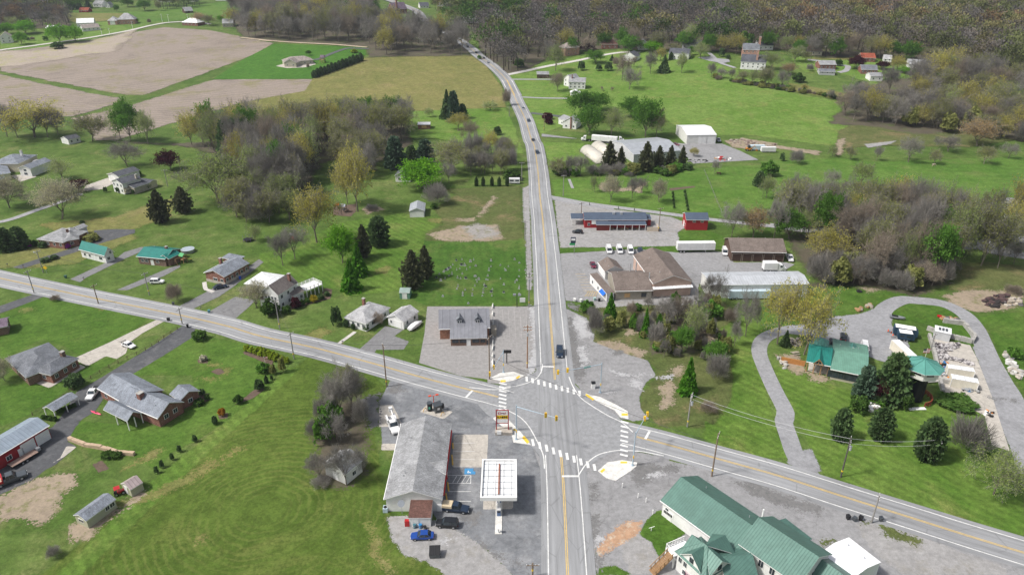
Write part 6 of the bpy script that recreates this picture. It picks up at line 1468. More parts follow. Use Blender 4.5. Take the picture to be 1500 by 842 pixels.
barrel('brown and teal barrel in front of the lean-to', (14, 852, 582), (.06, .16, .2)); barrel('bright blue barrel in front of the lean-to', (14, 883, 582), (.03, .2, .45)); barrel('small black barrel beside the blue barrel', (14, 908, 588), (.02, .02, .02), .7)
o = at('ice_freezer', 'red freezer cabinet against the white wall of the lean-to', 'freezer', (14, 812, 570)); MB().box(-.5, .5, -.35, .35, 0, 1.5).build('cabinet', P_RED, o); MB().box(-.45, .45, -.4, -.35, .2, 1.3).build('door', P_RED, o)
o = at('ice_freezer', 'white freezer cabinet at the near right corner of the store', 'freezer', (14, 990, 480)); MB().box(-.5, .5, -.7, .7, 0, 2.0).build('cabinet', TRIM, o); MB().box(-.52, .52, -.75, -.7, .2, 1.8).build('door', TRIM, o)
o = at('vending_box', 'red vending box on the canopy side of the store', 'vending machine', (14, 1020, 310), 0); MB().box(-.5, .5, -.45, .45, 0, 1.9).build('cabinet', P_RED, o); MB().box(.5, .53, -.35, .35, .5, 1.6).build('panel', TRIM, o)
o = at('air_conditioner', 'pale blue air conditioner beside the left store wall', 'air conditioner', (14, 693, 490)); MB().box(-.5, .5, -.6, .6, 0, 1.1).build('casing', plain('pale_blue_metal', (.45, .55, .62), .5), o); MB().tube((0, 0, 1.1), (0, 0, 1.16), .42, n=14).build('fan_grille', BLACK, o)
YB = plain('yellow_bumper', (.7, .45, .08), .8)
for i, (a, b) in enumerate((((14, 1060, 120), (14, 1062, 150)), ((14, 1055, 185), (14, 1060, 240)), ((14, 1032, 335), (14, 1038, 385)), ((14, 1022, 395), (14, 1030, 440)))):
    A, B = G(a), G(b); o = thing('wheel_stop', 'yellow kerb stop %s along the store front' % ('farthest', 'second farthest', 'second nearest', 'nearest')[i], 'kerb stop', (A + B) / 2, math.atan2(B.y - A.y, B.x - A.x), 'yellow kerb stops'); ln = (B - A).length / 2
    MB().loft([[(x, -.18, 0), (x, .18, 0), (x, .1, .22), (x, -.1, .22)] for x in (-ln, ln)]).build('block', YB, o)
o = at('black_sign', 'black sign box on a single post beside the brown lot', 'sign', (10, 1356, 492)); MB().box(-.14, .14, -.14, .14, 0, 3.6).build('post', BLACK, o); MB().box(-1.1, 1.3, -.25, .25, 3.4, 4.2).build('sign_box', BLACK, o)
o = at('blue_sign', 'small blue and green sign on a post by the roadhouse lot', 'sign', (7, 378, 640)); MB().box(-.1, .1, -.1, .1, 0, 4.5).build('post', POLEG, o); MB().box(-1.5, .4, -.15, .15, 4.3, 6.6).build('sign_box', P_NAVY, o); MB().box(-1.3, .2, -.18, -.15, 5.3, 6.2).build('lettering', TRIM, o); MB().box(-1.9, .2, -.14, .14, 3.4, 4.2).build('lower_panel', plain('green_panel', (.03, .3, .1), .5), o)
o = at('banner_post', 'dark twin floodlight post at the top edge of the brown lot', 'lamp', (10, 1412, 186)); MB().tube((0, 0, 0), (0, 0, 4.5), .12).build('post', BLACK, o); MB().box(-1.3, -.3, -.3, .2, 4.3, 4.9).box(.3, 1.3, -.3, .2, 4.2, 4.8).build('lamp_head', P_SILVER, o)
o = at('cemetery_notice', 'white notice board at the corner of the cemetery lawn', 'sign', (10, 1442, 165)); MB().box(-.9, .9, -.06, .06, .4, 2.0).build('board', TRIM, o); MB().box(-.8, -.7, -.05, .05, -.1, .4).box(.7, .8, -.05, .05, -.1, .4).build('post', WOOD, o)
o = at('warning_sign', 'yellow diamond road sign on the left roadside verge', 'sign', (5, 258, 752)); MB().tube((0, 0, 0), (0, 0, 2.6), .05).build('post', STEEL, o); MB(Matrix.Translation((0, 0, 2.4)) @ Matrix.Rotation(math.pi / 4, 4, 'Y')).box(-.55, .55, -.08, -.03, -.55, .55).build('plate', plain('warning_yellow', (.85, .55, .02), .5), o)
def binn(label, p, m, group='wheelie bins'):
    o = at('wheelie_bin', label, 'bin', p, RND.uniform(0, 3), group); MB().loft([[(-.25, -.3, .08), (.25, -.3, .08), (.25, .3, .08), (-.25, .3, .08)], [(-.34, -.4, 1.0), (.34, -.4, 1.0), (.34, .4, 1.0), (-.34, .4, 1.0)]]).build('bin', m, o); MB().box(-.37, .37, -.44, .42, 1.0, 1.1).build('lid', m, o)
P_BINB = plain('blue_bin', (.02, .08, .45), .5)
for l, p, m in (('blue bin behind the pale-roofed brick ranch', (5, 1317, 782), P_BINB), ('dark bin on the verge left of the concrete driveway', (9, 952, 175), P_GREY), ('dark bin at the mouth of the dark driveway', (9, 1030, 298), BLACK), ('teal bin at the white house driveway', (9, 1148, 218), plain('teal_bin', (.08, .22, .26), .5)), ('dark green bin beside the cottage driveway', (9, 362, 28), plain('green_bin', (.05, .12, .1), .5)), ('black bin left-most on the right road edge', (16, 530, 535), BLACK), ('grey bin in the middle by the right road edge', (16, 566, 545), P_GREY), ('black bin next to the slim pole on the road edge', (16, 600, 540), BLACK), ('lone dark bin right of the slim pole', (16, 710, 545), P_GREY), ('dark bin by the concrete driveway entrance', (9, 925, 262), BLACK), ('white bin at the corner of the hall lot', (11, 380, 155), TRIM), ('pale bin beside the white bin at the hall lot', (11, 415, 158), TRIM), ('black bin near the hall corner', (11, 515, 155), BLACK), ('pale teal bin by the hall corner', (11, 490, 150), plain('pale_teal', (.4, .55, .52), .5))): binn(l, p, m)
def mailbox(label, p):
    o = at('mailbox', label, 'mailbox', p, RND.uniform(0, 3), 'mailboxes at the driveways'); MB().box(-.06, .06, -.06, .06, -.1, 1.1).build('post', WOOD, o); g = MB(); g.loft([[(x, math.cos(t) * .16, 1.2 + max(0, math.sin(t)) * .22) for t in np.linspace(-.3, math.pi + .3, 8)] for x in (-.3, .3)]); g.build('box', P_GREY, o)
for l, p in (('mailbox beside the driveway of the white cottage', (9, 462, 42)), ('mailbox beside the white house driveway', (9, 1104, 205)), ('mailbox at the dark driveway on the far left', (5, 130, 722)), ('mailbox at the bungalow drive on the left', (5, 45, 715)), ('mailbox on the ranch footpath', (10, 458, 392))): mailbox(l, p)
for i, p in enumerate(((15, 642, 362), (15, 728, 418), (15, 772, 442), (15, 808, 508))):
    o = at('white_post', ('white post nearest the kerb corner of the inn lot', 'second white post from the kerb corner', 'third white post from the kerb corner', 'white post nearest the inn lawn')[i], 'bollard', p, 0, 'white posts across the inn lot'); MB().tube((0, 0, -.1), (0, 0, 1.15), .1, n=8).build('tube', TRIM, o); MB().tube((0, 0, 1.15), (0, 0, 1.22), .12, n=8).build('cap', TRIM, o)
o = at('white_yard_pipe', 'white pipe frame standing on the small lawn by the inn', 'frame', (15, 800, 600)); MB().tube((0, 0, 0), (0, 0, 1.0), .06).tube((-.5, 0, .8), (.7, .3, 1.0), .06).build('pipe', TRIM, o)
o = at('signal_cabinet', 'white signal control cabinet on the worn asphalt corner', 'cabinet', (11, 482, 630)); MB().box(-.5, .5, -.4, .4, 0, 1.6).build('cabinet', TRIM, o); MB().box(-.55, .55, -.45, .45, 1.6, 2.0).build('black_top', BLACK, o)
o = at('camper_truck', 'white camper van parked beside the five columnar shrubs', 'camper', (6, 1398, 258)); MB().box(-2.6, 2.6, -1.1, 1.1, .5, 2.7).build('body', P_WHITE, o); MB().box(-2.2, -.4, -1.13, -1.09, 1.5, 2.2).box(.4, 2.2, -1.13, -1.09, 1.5, 2.2).build('window', GLASS, o); wheels(o, (-1.7, 1.7), 1.1, .38)
# headstones
STONE = [plain('pale_headstone', (.34, .34, .33), .8, .2), plain('grey_headstone', (.33, .34, .36), .7, .2), plain('dark_headstone', (.07, .075, .085), .4, .2)]
HS = []
for k, (w, h, kind) in enumerate(((.55, .9, 0), (.8, 1.0, 0), (.45, 1.3, 0), (.7, .8, 1), (.9, 1.0, 2))):
    o = thing('headstone', 'small headstone', 'headstone', (0, 0, 0), 0, 'headstones in the cemetery'); pr = [(-w / 2, .12), (w / 2, .12), (w / 2, h * .75), (w * .3, h * .96), (0, h), (-w * .3, h * .96), (-w / 2, h * .75)]
    MB().loft([[(p[0], y, p[1]) for p in pr] for y in (-.12, .12)]).build('stone', STONE[kind], o); MB().box(-w / 2 - .15, w / 2 + .15, -.25, .25, -.1, .14).build('plinth', STONE[1], o); HS.append(o)
_hs = "600 70 640 75 705 30 765 80 942 20 942 85 1050 72 1098 110 1143 85 1270 45 1268 130 1265 200 1240 245 1265 340 1090 295 1052 228 918 130 905 195 905 240 865 295 878 320 855 350 850 390 842 425 958 350 945 380 952 425 1088 385 725 420 730 355 755 310 643 355 615 390 615 420 560 315 548 345 385 430 362 250 410 225 455 190 490 175 545 125 580 110 660 120 610 170 645 215 555 218 762 200 780 265 800 235 770 240 500 65 475 95 440 120 420 130 395 148 345 175 310 215 590 225 1268 320 1268 410 1220 270 680 512 700 95 540 15 605 5 1110 130 885 235 860 300 740 10 1215 5 1340 130 450 110 650 225 635 75 750 200"
_v = [float(x) for x in _hs.split()]
HL = ('pale headstone among the rows on the cemetery lawn', 'broad pale headstone on the cemetery lawn', 'tall slim pale headstone on the cemetery lawn', 'grey headstone on the cemetery lawn', 'dark polished headstone on the cemetery lawn')
used = set()
for i in range(0, len(_v), 2):
    p = (600 + _v[i] / 7.895, 380 + _v[i + 1] / 7.9); k = RND.choice((0, 0, 1, 2, 2, 3, 4) if i % 9 else (4, 3)); w = G(p)
    if k in used: dup(HS[k], w, RND.uniform(-.15, .15), HL[k], scale=(RND.uniform(.6, .95),) * 3)
    else: HS[k].location = w; HS[k]['label'] = HL[k]; used.add(k)
# yards
o = at('trampoline', 'round black trampoline on the lawn behind the brick ranch', 'trampoline', (5, 1362, 572)); MB().tube((0, 0, .75), (0, 0, .82), 1.9, n=20).build('mat', BLACK, o); g = MB()
for k in range(8): t = 2 * math.pi * k / 8; g.tube((1.9 * math.cos(t), 1.9 * math.sin(t), 0), (1.95 * math.cos(t), 1.95 * math.sin(t), 2.3), .05, n=4)
g.build('net_pole', plain('violet_foam', (.2, .12, .35), .7), o)
o = at('round_pool', 'round raised pool with grey cover beside the teal-roofed house', 'pool', (5, 1032, 632)); MB().tube((0, 0, 0), (0, 0, 1.2), 2.4, n=24).build('wall', P_SILVER, o); MB().tube((0, 0, 1.2), (0, 0, 1.26), 2.5, n=24).build('cover', plain('pool_cover', (.33, .38, .42), .6), o)
def playset(label, p, cols, sc=1.0):
    o = at('playset', label, 'playset', p, RND.uniform(0, 1.5)); o.scale = (sc,) * 3
    for x in (-.8, .8):
        for y in (-.8, .8): MB().box(x - .08, x + .08, y - .08, y + .08, 0, 3).build('post', cols[0], o)
    MB().box(-.9, .9, -.9, .9, 1.4, 1.5).build('platform', cols[0], o); MB().shell([[(-1.1, -1.1, 2.9), (0, -1.1, 3.8), (0, 1.1, 3.8), (-1.1, 1.1, 2.9)], [(0, -1.1, 3.8), (1.1, -1.1, 2.9), (1.1, 1.1, 2.9), (0, 1.1, 3.8)]], .08).build('roof', [cols[1], cols[1]], o)
    MB().shell([[(.9, -.3, 1.5), (3.2, -.3, .2), (3.2, .3, .2), (.9, .3, 1.5)]], .1).build('slide', [cols[2], cols[2]], o); MB().tube((-.8, 0, 2.6), (-3.4, 0, 2.6), .08, n=5).tube((-3.4, -.9, 0), (-3.4, 0, 2.6), .08, n=5).tube((-3.4, .9, 0), (-3.4, 0, 2.6), .08, n=5).build('swing_frame', cols[0], o)
playset('dark playset with a blue slide on the mulch bed under the tall trees', (6, 465, 415), (TRIMD, P_NAVY, P_BLUE))
playset('red and white playhouse beside two bare trees', (6, 187, 572), (P_RED, TRIMD, P_RED), .9)
playset('colourful playset and toys beside the teal-roofed brown house', (5, 1010, 690), (WOOD, plain('green_plastic', (.05, .3, .1), .5), plain('yellow_plastic', (.7, .5, .05), .5)))
playset('wooden playset with purple roof and teal slide by the tan-roofed ranch', (2, 350, 345), (WOOD, R_PURP, plain('teal_plastic', (.02, .3, .32), .5)), 1.7)
o = at('garden_swing', 'orange toy seat on the mulch bed beside the dark playset', 'toy', (6, 425, 382)); MB().box(-.8, .8, -.4, .4, .4, .55).box(-.8, .8, .3, .45, .55, 1.3).build('seat', plain('orange_plastic', (.75, .2, .02), .5), o); MB().box(-.7, -.6, -.35, .35, 0, .4).box(.6, .7, -.35, .35, 0, .4).build('leg', TRIM, o)
o = at('kayak', 'pink-red kayak lying on the grass by the big brick house', 'kayak', (9, 527, 768), pang((9, 495, 755), (9, 558, 778))); MB().loft([[(x, -w, .25), (x, 0, .05), (x, w, .25), (x, 0, .42)] for x, w in ((-1.9, .03), (-1.1, .3), (0, .38), (1.1, .3), (1.9, .03))]).build('hull', plain('pink_red_plastic', (.6, .03, .1), .4), o)
MB().loft([[(.45, 0, .43), (0, .2, .44), (-.45, 0, .43), (0, -.2, .44)], [(.4, 0, .46), (0, .16, .46), (-.4, 0, .46), (0, -.16, .46)]]).build('cockpit', BLACK, o)
o = at('flagpole', 'small flag on a white pole beside the clipped hedge', 'flag', (9, 1453, 492)); MB().tube((0, 0, 0), (0, 0, 2.2), .04).build('pole', TRIM, o); g = MB()
for k in range(5): g.box(.04, 1.0, -.02, .02, 1.55 + k * .12, 1.67 + k * .12, k % 2)
g.build('flag', [P_RED, TRIM], o); MB().box(.04, .45, -.03, .03, 1.9, 2.16).build('canton', P_NAVY, o)
o = at('flagpole', 'american flag hanging near the white office container', 'flag', (12, 952, 470)); MB().tube((0, 0, 0), (0, 0, 3.6), .05).build('pole', TRIM, o); g = MB()
for k in range(7): g.box(-1.0, .9, -.02, .02, 2.0 + k * .2, 2.2 + k * .2, k % 2)
g.build('flag', [P_RED, TRIM], o); MB().box(-1.0, -.2, -.03, .03, 2.8, 3.41).build('canton', P_NAVY, o)
o = at('small_tractor', 'small red lawn tractor between the two sheds', 'tractor', (13, 658, 398), .6); MB().box(-.4, 1.0, -.35, .35, .45, 1.0).build('bonnet', P_RED, o); MB().box(-1.0, -.4, -.4, .4, .5, .8).box(-1.0, -.8, -.35, .35, .8, 1.3).build('seat', BLACK, o); wheels(o, (-.7, .7), .55, .42); MB().shell([[(-.9, -.7, 1.9), (.3, -.7, 1.9), (.3, .7, 1.9), (-.9, .7, 1.9)]], .06).build('sunshade', [P_RED, P_RED], o)
o = at('digger', 'yellow-orange backhoe parked on the edge of the gravel yard', 'digger', (3, 1335, 828)); YD = plain('digger_orange', (.55, .22, .03), .5); MB().box(-1.6, 1.4, -.9, .9, .8, 1.8).build('body', YD, o); MB().box(-.8, .4, -.8, .8, 1.8, 3.2).build('cab', GLASS, o); wheels(o, (-1.1, 1.2), .95, .7); MB().tube((1.3, 0, 1.4), (3.0, 0, 3.2), .18, n=6).tube((3.0, 0, 3.2), (4.2, 0, .8), .14, n=6).box(3.8, 4.7, -.5, .5, .2, .9).build('boom', YD, o)
for i, (x, y, lx) in enumerate(((3, 1380, 825), (3, 1440, 835))):
    trailer('old_trailer', ('pale blue box trailer beside the orange backhoe', 'white trailer half hidden by the round shrub')[i], (3, lx - 35 if 0 else y - 30, lx), (3, y + 30, lx), 8, 1.2, .6, 3.0, siding('pale_blue_panels', (.5, .6, .66), .6, True, .15) if i == 0 else None)
# lodge yard clutter
def bin_wall(label, pts, h, m=None):
    W = [G(p) for p in pts]; o = thing('stone_wall', label, 'wall', W[0]); g = MB(Matrix.Translation(-W[0]))
    for a, b in zip(W, W[1:]):
        d = (b - a); n = Vector((-d.y, d.x, 0)).normalized() * .4; k = max(1, int(d.length / 1.4))
        for i in range(k):
            p = a.lerp(b, i / k); q = a.lerp(b, (i + .96) / k); hh = h * RND.uniform(.85, 1.1)
            i0 = [g.pt((v.x, v.y, v.z - .3)) for v in (p - n, q - n, q + n, p + n)]; i1 = [g.pt((v.x, v.y, v.z + hh)) for v in (p - n, q - n, q + n, p + n)]
            g.face(i1)
            for j in range(4): g.face((i0[j], i0[(j + 1) % 4], i1[(j + 1) % 4], i1[j]))
    g.build('blocks', m or W_BLOCK, o)
bin_wall('grey block wall round the bin yard above the containers', [(12, 965, 310), (12, 1055, 345), (12, 1210, 385), (12, 1225, 362), (12, 1165, 285), (12, 1050, 270)], 1.5)
bin_wall('long low block wall along the concrete yard beside the tower', [(12, 975, 345), (12, 1005, 450), (12, 1025, 560), (12, 1050, 660)], 1.3)
bin_wall('short block wall beside the junk at the containers', [(12, 1025, 590), (12, 1105, 612)], 1.4)
bin_wall('tan stone wall curving across the lawn near the red garage', [(13, 380, 100), (13, 470, 135), (13, 560, 150), (13, 640, 175), (13, 740, 185)], .9, pave('tan_stone', (.45, .34, .24), .6, 0, .5, None, 1.5))
f = fe(S(1369.9, 484.5), S(1393.5, 489.5), S(1371.5, 476.6), 2.8); o = thing('tank_shed', 'white flat-roofed tank shed standing in the bin yard', 'shed', (f.c.x, f.c.y, f.z0), f.ang); MB().box(-f.L / 2, f.L / 2, -f.D / 2, f.D / 2, 0, 2.7).build('body', W_GREYM, o); MB().box(-f.L / 2 - .1, f.L / 2 + .1, -f.D / 2 - .1, f.D / 2 + .1, 2.7, 2.85).build('roof', R_WHITE, o)
g = MB()
for k in range(3): g.box(-1.2 + k * .9, -.6 + k * .9, -.8, .8, 2.86, 3.0)
g.build('roof_grille', P_GREY, o)
def heap(name, label, pts, n, mats, smin, smax, kind=None, zmax=.6, cat='pile'):
    W = np.array([tuple(G(p))[:2] for p in (PL(pts) if isinstance(pts, str) else pts)]); lo, hi = W.min(0), W.max(0); c = W.mean(0)
    g = MB(); k = 0; t = 0
    while k < n and t < n * 30:
        t += 1; p = np.array([RND.uniform(lo[0], hi[0]), RND.uniform(lo[1], hi[1])])
        if sdist(p[None], W)[0] < 0: continue
        k += 1; s = RND.uniform(smin, smax); z = tz(*p) + RND.uniform(0, zmax)
        g.M = Matrix.Translation((p[0], p[1], z)) @ Matrix.Rotation(RND.uniform(0, 6.3), 4, 'Z') @ Matrix.Rotation(RND.uniform(-.4, .4), 4, 'X')
        a = s * RND.uniform(.5, 1); b = s * RND.uniform(.35, .8)
        g.loft([[(x, -a * q, -b), (x, a * q, -b), (x, a * q * .9, b * .6), (x, 0, b * q), (x, -a * q * .9, b * .6)] for x, q in ((-s, .6), (-s * .4, 1), (s * .5, .95), (s, .55))], RND.randrange(len(mats)))
    o = g.build(name, mats); tag(o, label, cat, None, kind); return o
LOGM = [plain('log_grey', (.33, .31, .31), .9, .3), plain('log_dark', (.12, .11, .115), .9, .3), plain('log_pale', (.46, .44, .44), .9, .2)]
heap('firewood_pile', 'scattered pile of split grey firewood on the concrete yard', "12 1010 385 1080 390 1140 385 1140 405 1080 440 1090 460 1220 490 1225 512 1100 480 1040 485 1010 440", 420, LOGM, .18, .42, 'stuff', .5)
heap('rock_pile', 'heap of white and grey rocks by the purple shrub at the lodge', "12 640 720 690 710 700 740 650 765", 30, [W_STONE, W_BLOCK, TRIM], .3, .8)
heap('rock_row', 'row of pale boulders on the bank beside the right gravel drive', "12 1370 415 1420 430 1440 500 1490 560 1480 590 1420 540 1390 450", 55, [W_STONE, W_BLOCK, plain('pale_boulder', (.55, .55, .53), .9)], .3, .9)
JUNK = [plain('junk_' + n, c, .6) for n, c in (('blue', (.03, .15, .35)), ('orange', (.6, .2, .03)), ('grey', (.3, .3, .3)), ('black', (.02, .02, .02)), ('white', (.6, .6, .6)))]
heap('junk_pile', 'jumble of blue and orange tools beside the first container', "12 1030 490 1075 495 1080 520 1030 515", 20, JUNK, .25, .7); heap('junk_pile', 'jumble of orange and black machines beside the second container', "12 1040 540 1100 540 1100 575 1045 570", 20, JUNK, .25, .7)
heap('junk_pile', 'row of blue and silver scrap in front of the second container', "12 1155 625 1250 640 1250 660 1160 645", 26, [JUNK[0], JUNK[2], JUNK[3], P_SILVER], .25, .6); heap('junk_pile', 'black and orange buckets at the tip of the concrete yard', "12 1280 750 1330 770 1325 795 1280 785", 16, [JUNK[1], JUNK[3], TRIM], .2, .4)
heap('lumber_pile', 'long pile of rusty boards above the bin yard', "12 1030 240 1130 258 1125 270 1030 258", 24, [WOOD, WOODP, LOGM[1], P_RED], .4, 1.1); heap('lumber_pile', 'stack of pale logs in the grass beside the gravel loop', "12 575 195 610 190 610 208 580 212", 10, [WOODP, WOOD], .4, .8); heap('lumber_pile', 'loose tan logs by the white table near the gravel loop', "12 630 178 660 172 660 190 635 195", 10, [WOODP, WOOD], .4, .8)
heap('brush_pile', 'dark burnt brush heap in the clearing', "12 1270 150 1330 130 1410 120 1410 150 1350 190 1280 180", 60, [plain('char', (.03, .025, .025), .9), plain('dark_brush', (.08, .05, .05), .9)], .3, 1.0); heap('brush_pile', 'pale rubble heap right of the burnt brush', "12 1380 150 1470 140 1490 180 1400 190", 40, [W_STONE, WOODP, LOGM[1]], .3, .8)
heap('brush_pile', 'grey slash heap on the mown strip beside the scrub', "11 1085 300 1160 310 1150 325 1085 318", 26, [LOGM[1], WOODP], .4, 1.0); heap('scrap_pile', 'long mound of brown debris beside the gravel yard', "3 1215 775 1300 765 1400 785 1497 800 1400 810 1250 790", 90, [plain('brown_debris', (.2, .15, .13), .9), WOODP], .4, 1.0); heap('scrap_pile', 'coloured scrap along the edge of the gravel yard', "7 1150 118 1240 115 1245 132 1160 135", 30, [P_RED, TRIM, WOOD, JUNK[2]], .4, 1.0)
heap('scrap_pile', 'dark scrap and a blue tub behind the dark pines', "7 1000 130 1110 128 1110 145 1000 142", 18, [JUNK[0], JUNK[3], JUNK[2]], .4, 1.0); heap('woodpile', 'clutter and stones behind the timber pavilion', "12 215 360 265 355 270 400 225 400", 24, [WOODP, W_STONE, LOGM[1]], .25, .6); heap('rock_pile', 'pale rocks beside the orange board at the pavilion', "12 140 465 175 465 215 520 180 525", 14, [W_STONE, W_BLOCK], .3, .8)
o = at('wooden_screen', 'orange timber screen beside the pavilion', 'fence', (12, 228, 498), pang((12, 180, 485), (12, 275, 503))); MB().box(-3.2, 3.2, -.08, .08, 0, 1.7).build('boards', plain('orange_boards', (.42, .19, .06), .8, .2), o); MB().box(-3.3, -3.1, -.12, .12, -.1, 1.8).box(3.1, 3.3, -.12, .12, -.1, 1.8).build('post', WOOD, o)
o = at('picnic_table', 'grey picnic table beside the pavilion', 'table', (12, 242, 445), .2); MB().box(-1.1, 1.1, -.4, .4, .7, .77).build('top', WOODP, o)
for s in (-1, 1): MB().box(-1.1, 1.1, s * .75 - .15, s * .75 + .15, .42, .48).build('bench', WOODP, o); MB().tube((s * .8, -.8, 0), (s * .8, .3, .7), .05, n=4).tube((s * .8, .8, 0), (s * .8, -.3, .7), .05, n=4).build('leg', WOODP, o)
o = at('white_planks', 'white planks stacked on the lawn below the tower', 'planks', (12, 910, 745), .05); MB().box(-2.2, 2.2, -.5, .5, 0, .25).build('planks', TRIM, o)
o = at('old_boat', 'grey skiff on a trailer beside the gravel loop', 'boat', (12, 800, 250), -.4); MB().loft([[(x, -w, .6), (x, 0, .3), (x, w, .6), (x, w * .9, .9), (x, -w * .9, .9)] for x, w in ((-2.2, .8), (0, .9), (1.5, .6), (2.3, .1))]).build('hull', P_SILVER, o); MB().box(-1.6, .2, -.6, .6, .9, 1.0).build('deck', BLACK, o)
o = at('stepped_path', 'grey plank walkway from the tower to the concrete yard', 'walkway', (12, 985, 598), pang((12, 940, 602), (12, 1028, 596))); MB().box(-2.9, 2.9, -.5, .5, .3, .45).build('deck', W_BLOCK, o)
o = at('satellite_dish', 'grey satellite dish on the near gable of the white store', 'dish', (14, 783, 505), 0); MB().tube((0, 0, 0), (0, 0, 3.0), .06).build('mast', STEEL, o); MB().tube((0, -.3, 3.1), (0, -.15, 3.0), .75, .2, 16).build('dish', P_SILVER, o)
o = at('tyre', 'black tractor tyre lying on the grass above the gravel loop', 'tyre', (12, 593, 103)); g = MB()
for k in range(14):
    a0, a1 = 2 * math.pi * k / 14, 2 * math.pi * (k + 1) / 14; g.tube((math.cos(a0) * .7, math.sin(a0) * .7, .3), (math.cos(a1) * .7, math.sin(a1) * .7, .3), .28, n=8)
g.build('tread', RUBBER, o)
for i, p in enumerate(((12, 752, 318), (12, 768, 330), (12, 778, 342))):
    o = at('traffic_cone', ('orange cone farthest from the caravans', 'orange cone in the middle of the three', 'orange cone nearest the shorter caravan')[i], 'cone', p, 0, 'orange cones by the caravans'); MB().tube((0, 0, .05), (0, 0, .8), .2, .04, 10).build('cone', plain('cone_orange', (.8, .12, .03), .5), o); MB().box(-.28, .28, -.28, .28, 0, .05).build('base', BLACK, o)
# fences
def fence(label, pts, h, rails, step, m, cat='fence', r=.06):
    W = path_of(pts, step); o = thing('fence', label, cat, (W[0].x, W[0].y, tz(W[0].x, W[0].y))); inv = Matrix.Translation(-o.location)
    P = [Vector((p.x, p.y, tz(p.x, p.y))) for p in W]
    for p in P[:95]: MB(inv).box(p.x - r, p.x + r, p.y - r, p.y + r, p.z - .2, p.z + h).build('post', m, o)
    for q in rails:
        g = MB(inv)
        for a, b in zip(P, P[1:]): g.tube(a + Vector((0, 0, q)), b + Vector((0, 0, q)), r * .6, n=4)
        g.build('rail', m, o)
fence('brown split-rail fence along the dark driveway', "9 975 310 900 360 800 425 700 470 600 520 500 580 400 645 300 715 180 780", 1.15, (.4, .75, 1.1), 2.4, plain('brown_rail', (.13, .09, .065), .9, .3))
fence('thin wire fence between the orchard and the pasture', "7 1090 190 1120 260 1160 360 1195 440", 1.1, (.6, 1.05), 6, POLEG, r=.05)
fence('white rail fence along the cemetery roadside', "6 1465 575 1472 700 1478 842", 1.2, (1.1,), 4, POLEG, r=.05)
fence('dark board fence low in the brown wood edge', "12 455 75 600 72 640 80", .8, (.7,), 3, TRIMD, r=.05)
for i, p in enumerate(((7, 462, 378), (7, 620, 398), (7, 708, 408))):
    o = at('lane_post', ('dark post by the lane nearest the roadhouse sign pole', 'dark post by the lane behind the roadhouse roof', 'dark post by the lane above the roadhouse vents')[i], 'post', p, 0, 'dark posts along the lane'); MB().box(-.12, .12, -.12, .12, -.1, 1.2).build('shaft', TRIMD, o); MB().box(-.14, .14, -.14, .14, 1.2, 1.3).build('cap', TRIMD, o)
for i, p in enumerate(((1, 890, 122), (1, 926, 122), (1, 560, 195), (1, 602, 190), (1, 728, 158), (1, 1030, 108))):
    pole('far%d' % i, p, (45, 42, 40, 34, 42, 30)[i], ('pale pole by the far field corner', 'pale pole right of the far field corner', 'pale pole on the lane past the white barn', 'short pale pole on the lane past the white barn', 'pale pole before the pink brick house', 'pale pole by the white-roofed brick ranch')[i], .4, m=TRIM, band=False)
# horses
def horse(label, p, m, m2=None, ang=0):
    o = at('horse', label, 'horse', p, ang); g = MB()
    g.loft([[(x, math.cos(t) * w, z + math.sin(t) * hh) for t in np.linspace(0, 2 * math.pi, 9)[:-1]] for x, w, z, hh in ((-.95, .12, 1.2, .2), (-.7, .3, 1.2, .34), (0, .32, 1.12, .36), (.55, .28, 1.15, .36), (.85, .2, 1.2, .3), (1.25, .13, .95, .2), (1.6, .1, .55, .14), (1.8, .07, .3, .1))])
    for x, y in ((-.7, .18), (-.75, -.18), (.6, .17), (.65, -.17)): g.tube((x, y, 1.0), (x - .08 * (1 if x < 0 else -1), y, .5), .13, .07, 6); g.tube((x - .08 * (1 if x < 0 else -1), y, .5), (x, y, 0), .07, .06, 6)
    g.build('body', m, o); MB().tube((-.95, 0, 1.3), (-1.15, 0, .5), .07, .03, 6).build('tail', BLACK, o)
horse('dark brown horse grazing alone in the upper pasture', (7, 1170, 212), plain('bay_coat', (.05, .02, .015), .7), ang=2.8)
horse('brown and white horse grazing beneath the small pasture tree', (8, 1000, 165), plain('pinto_coat', (.45, .35, .3), .7, .6, 1.2), ang=.2)
# ------------------------------------------------------------------ trees: unit-sized kinds, shared meshes
BARK = leaf('bark', (.14, .12, .10), (.22, .195, .17), 4, .15, 0); TWIG = leaf('twigs', (.20, .188, .17), (.28, .265, .245), 3, .22, .3); TWIGR = leaf('reddish_twigs', (.235, .198, .16), (.31, .265, .215), 3, .2, .3)
L_BUD = leaf('olive_buds', (.33, .31, .07), (.47, .43, .12), 3, .2, .4); L_BUDG = leaf('green_olive_buds', (.2, .22, .07), (.3, .31, .11), 3, .2, .4); L_TAN = leaf('tan_buds', (.33, .235, .12), (.44, .32, .16), 3, .2, .4)
L_GREEN = leaf('fresh_leaves', (.07, .165, .025), (.13, .26, .045), 3, .2, .35); L_BRIGHT = leaf('bright_leaves', (.10, .26, .015), (.17, .36, .03), 3, .1); L_PALE = leaf('pale_green_leaves', (.22, .29, .08), (.33, .39, .14), 3, .2, .4)
L_DARK = leaf('dark_needles', (.05, .095, .036), (.11, .17, .066), 4, .2, .25); L_BLUE = leaf('blue_needles', (.05, .09, .055), (.095, .145, .095), 4, .2, .2); L_OLIVEN = leaf('olive_needles', (.062, .074, .036), (.115, .122, .066), 4, .2, .2)
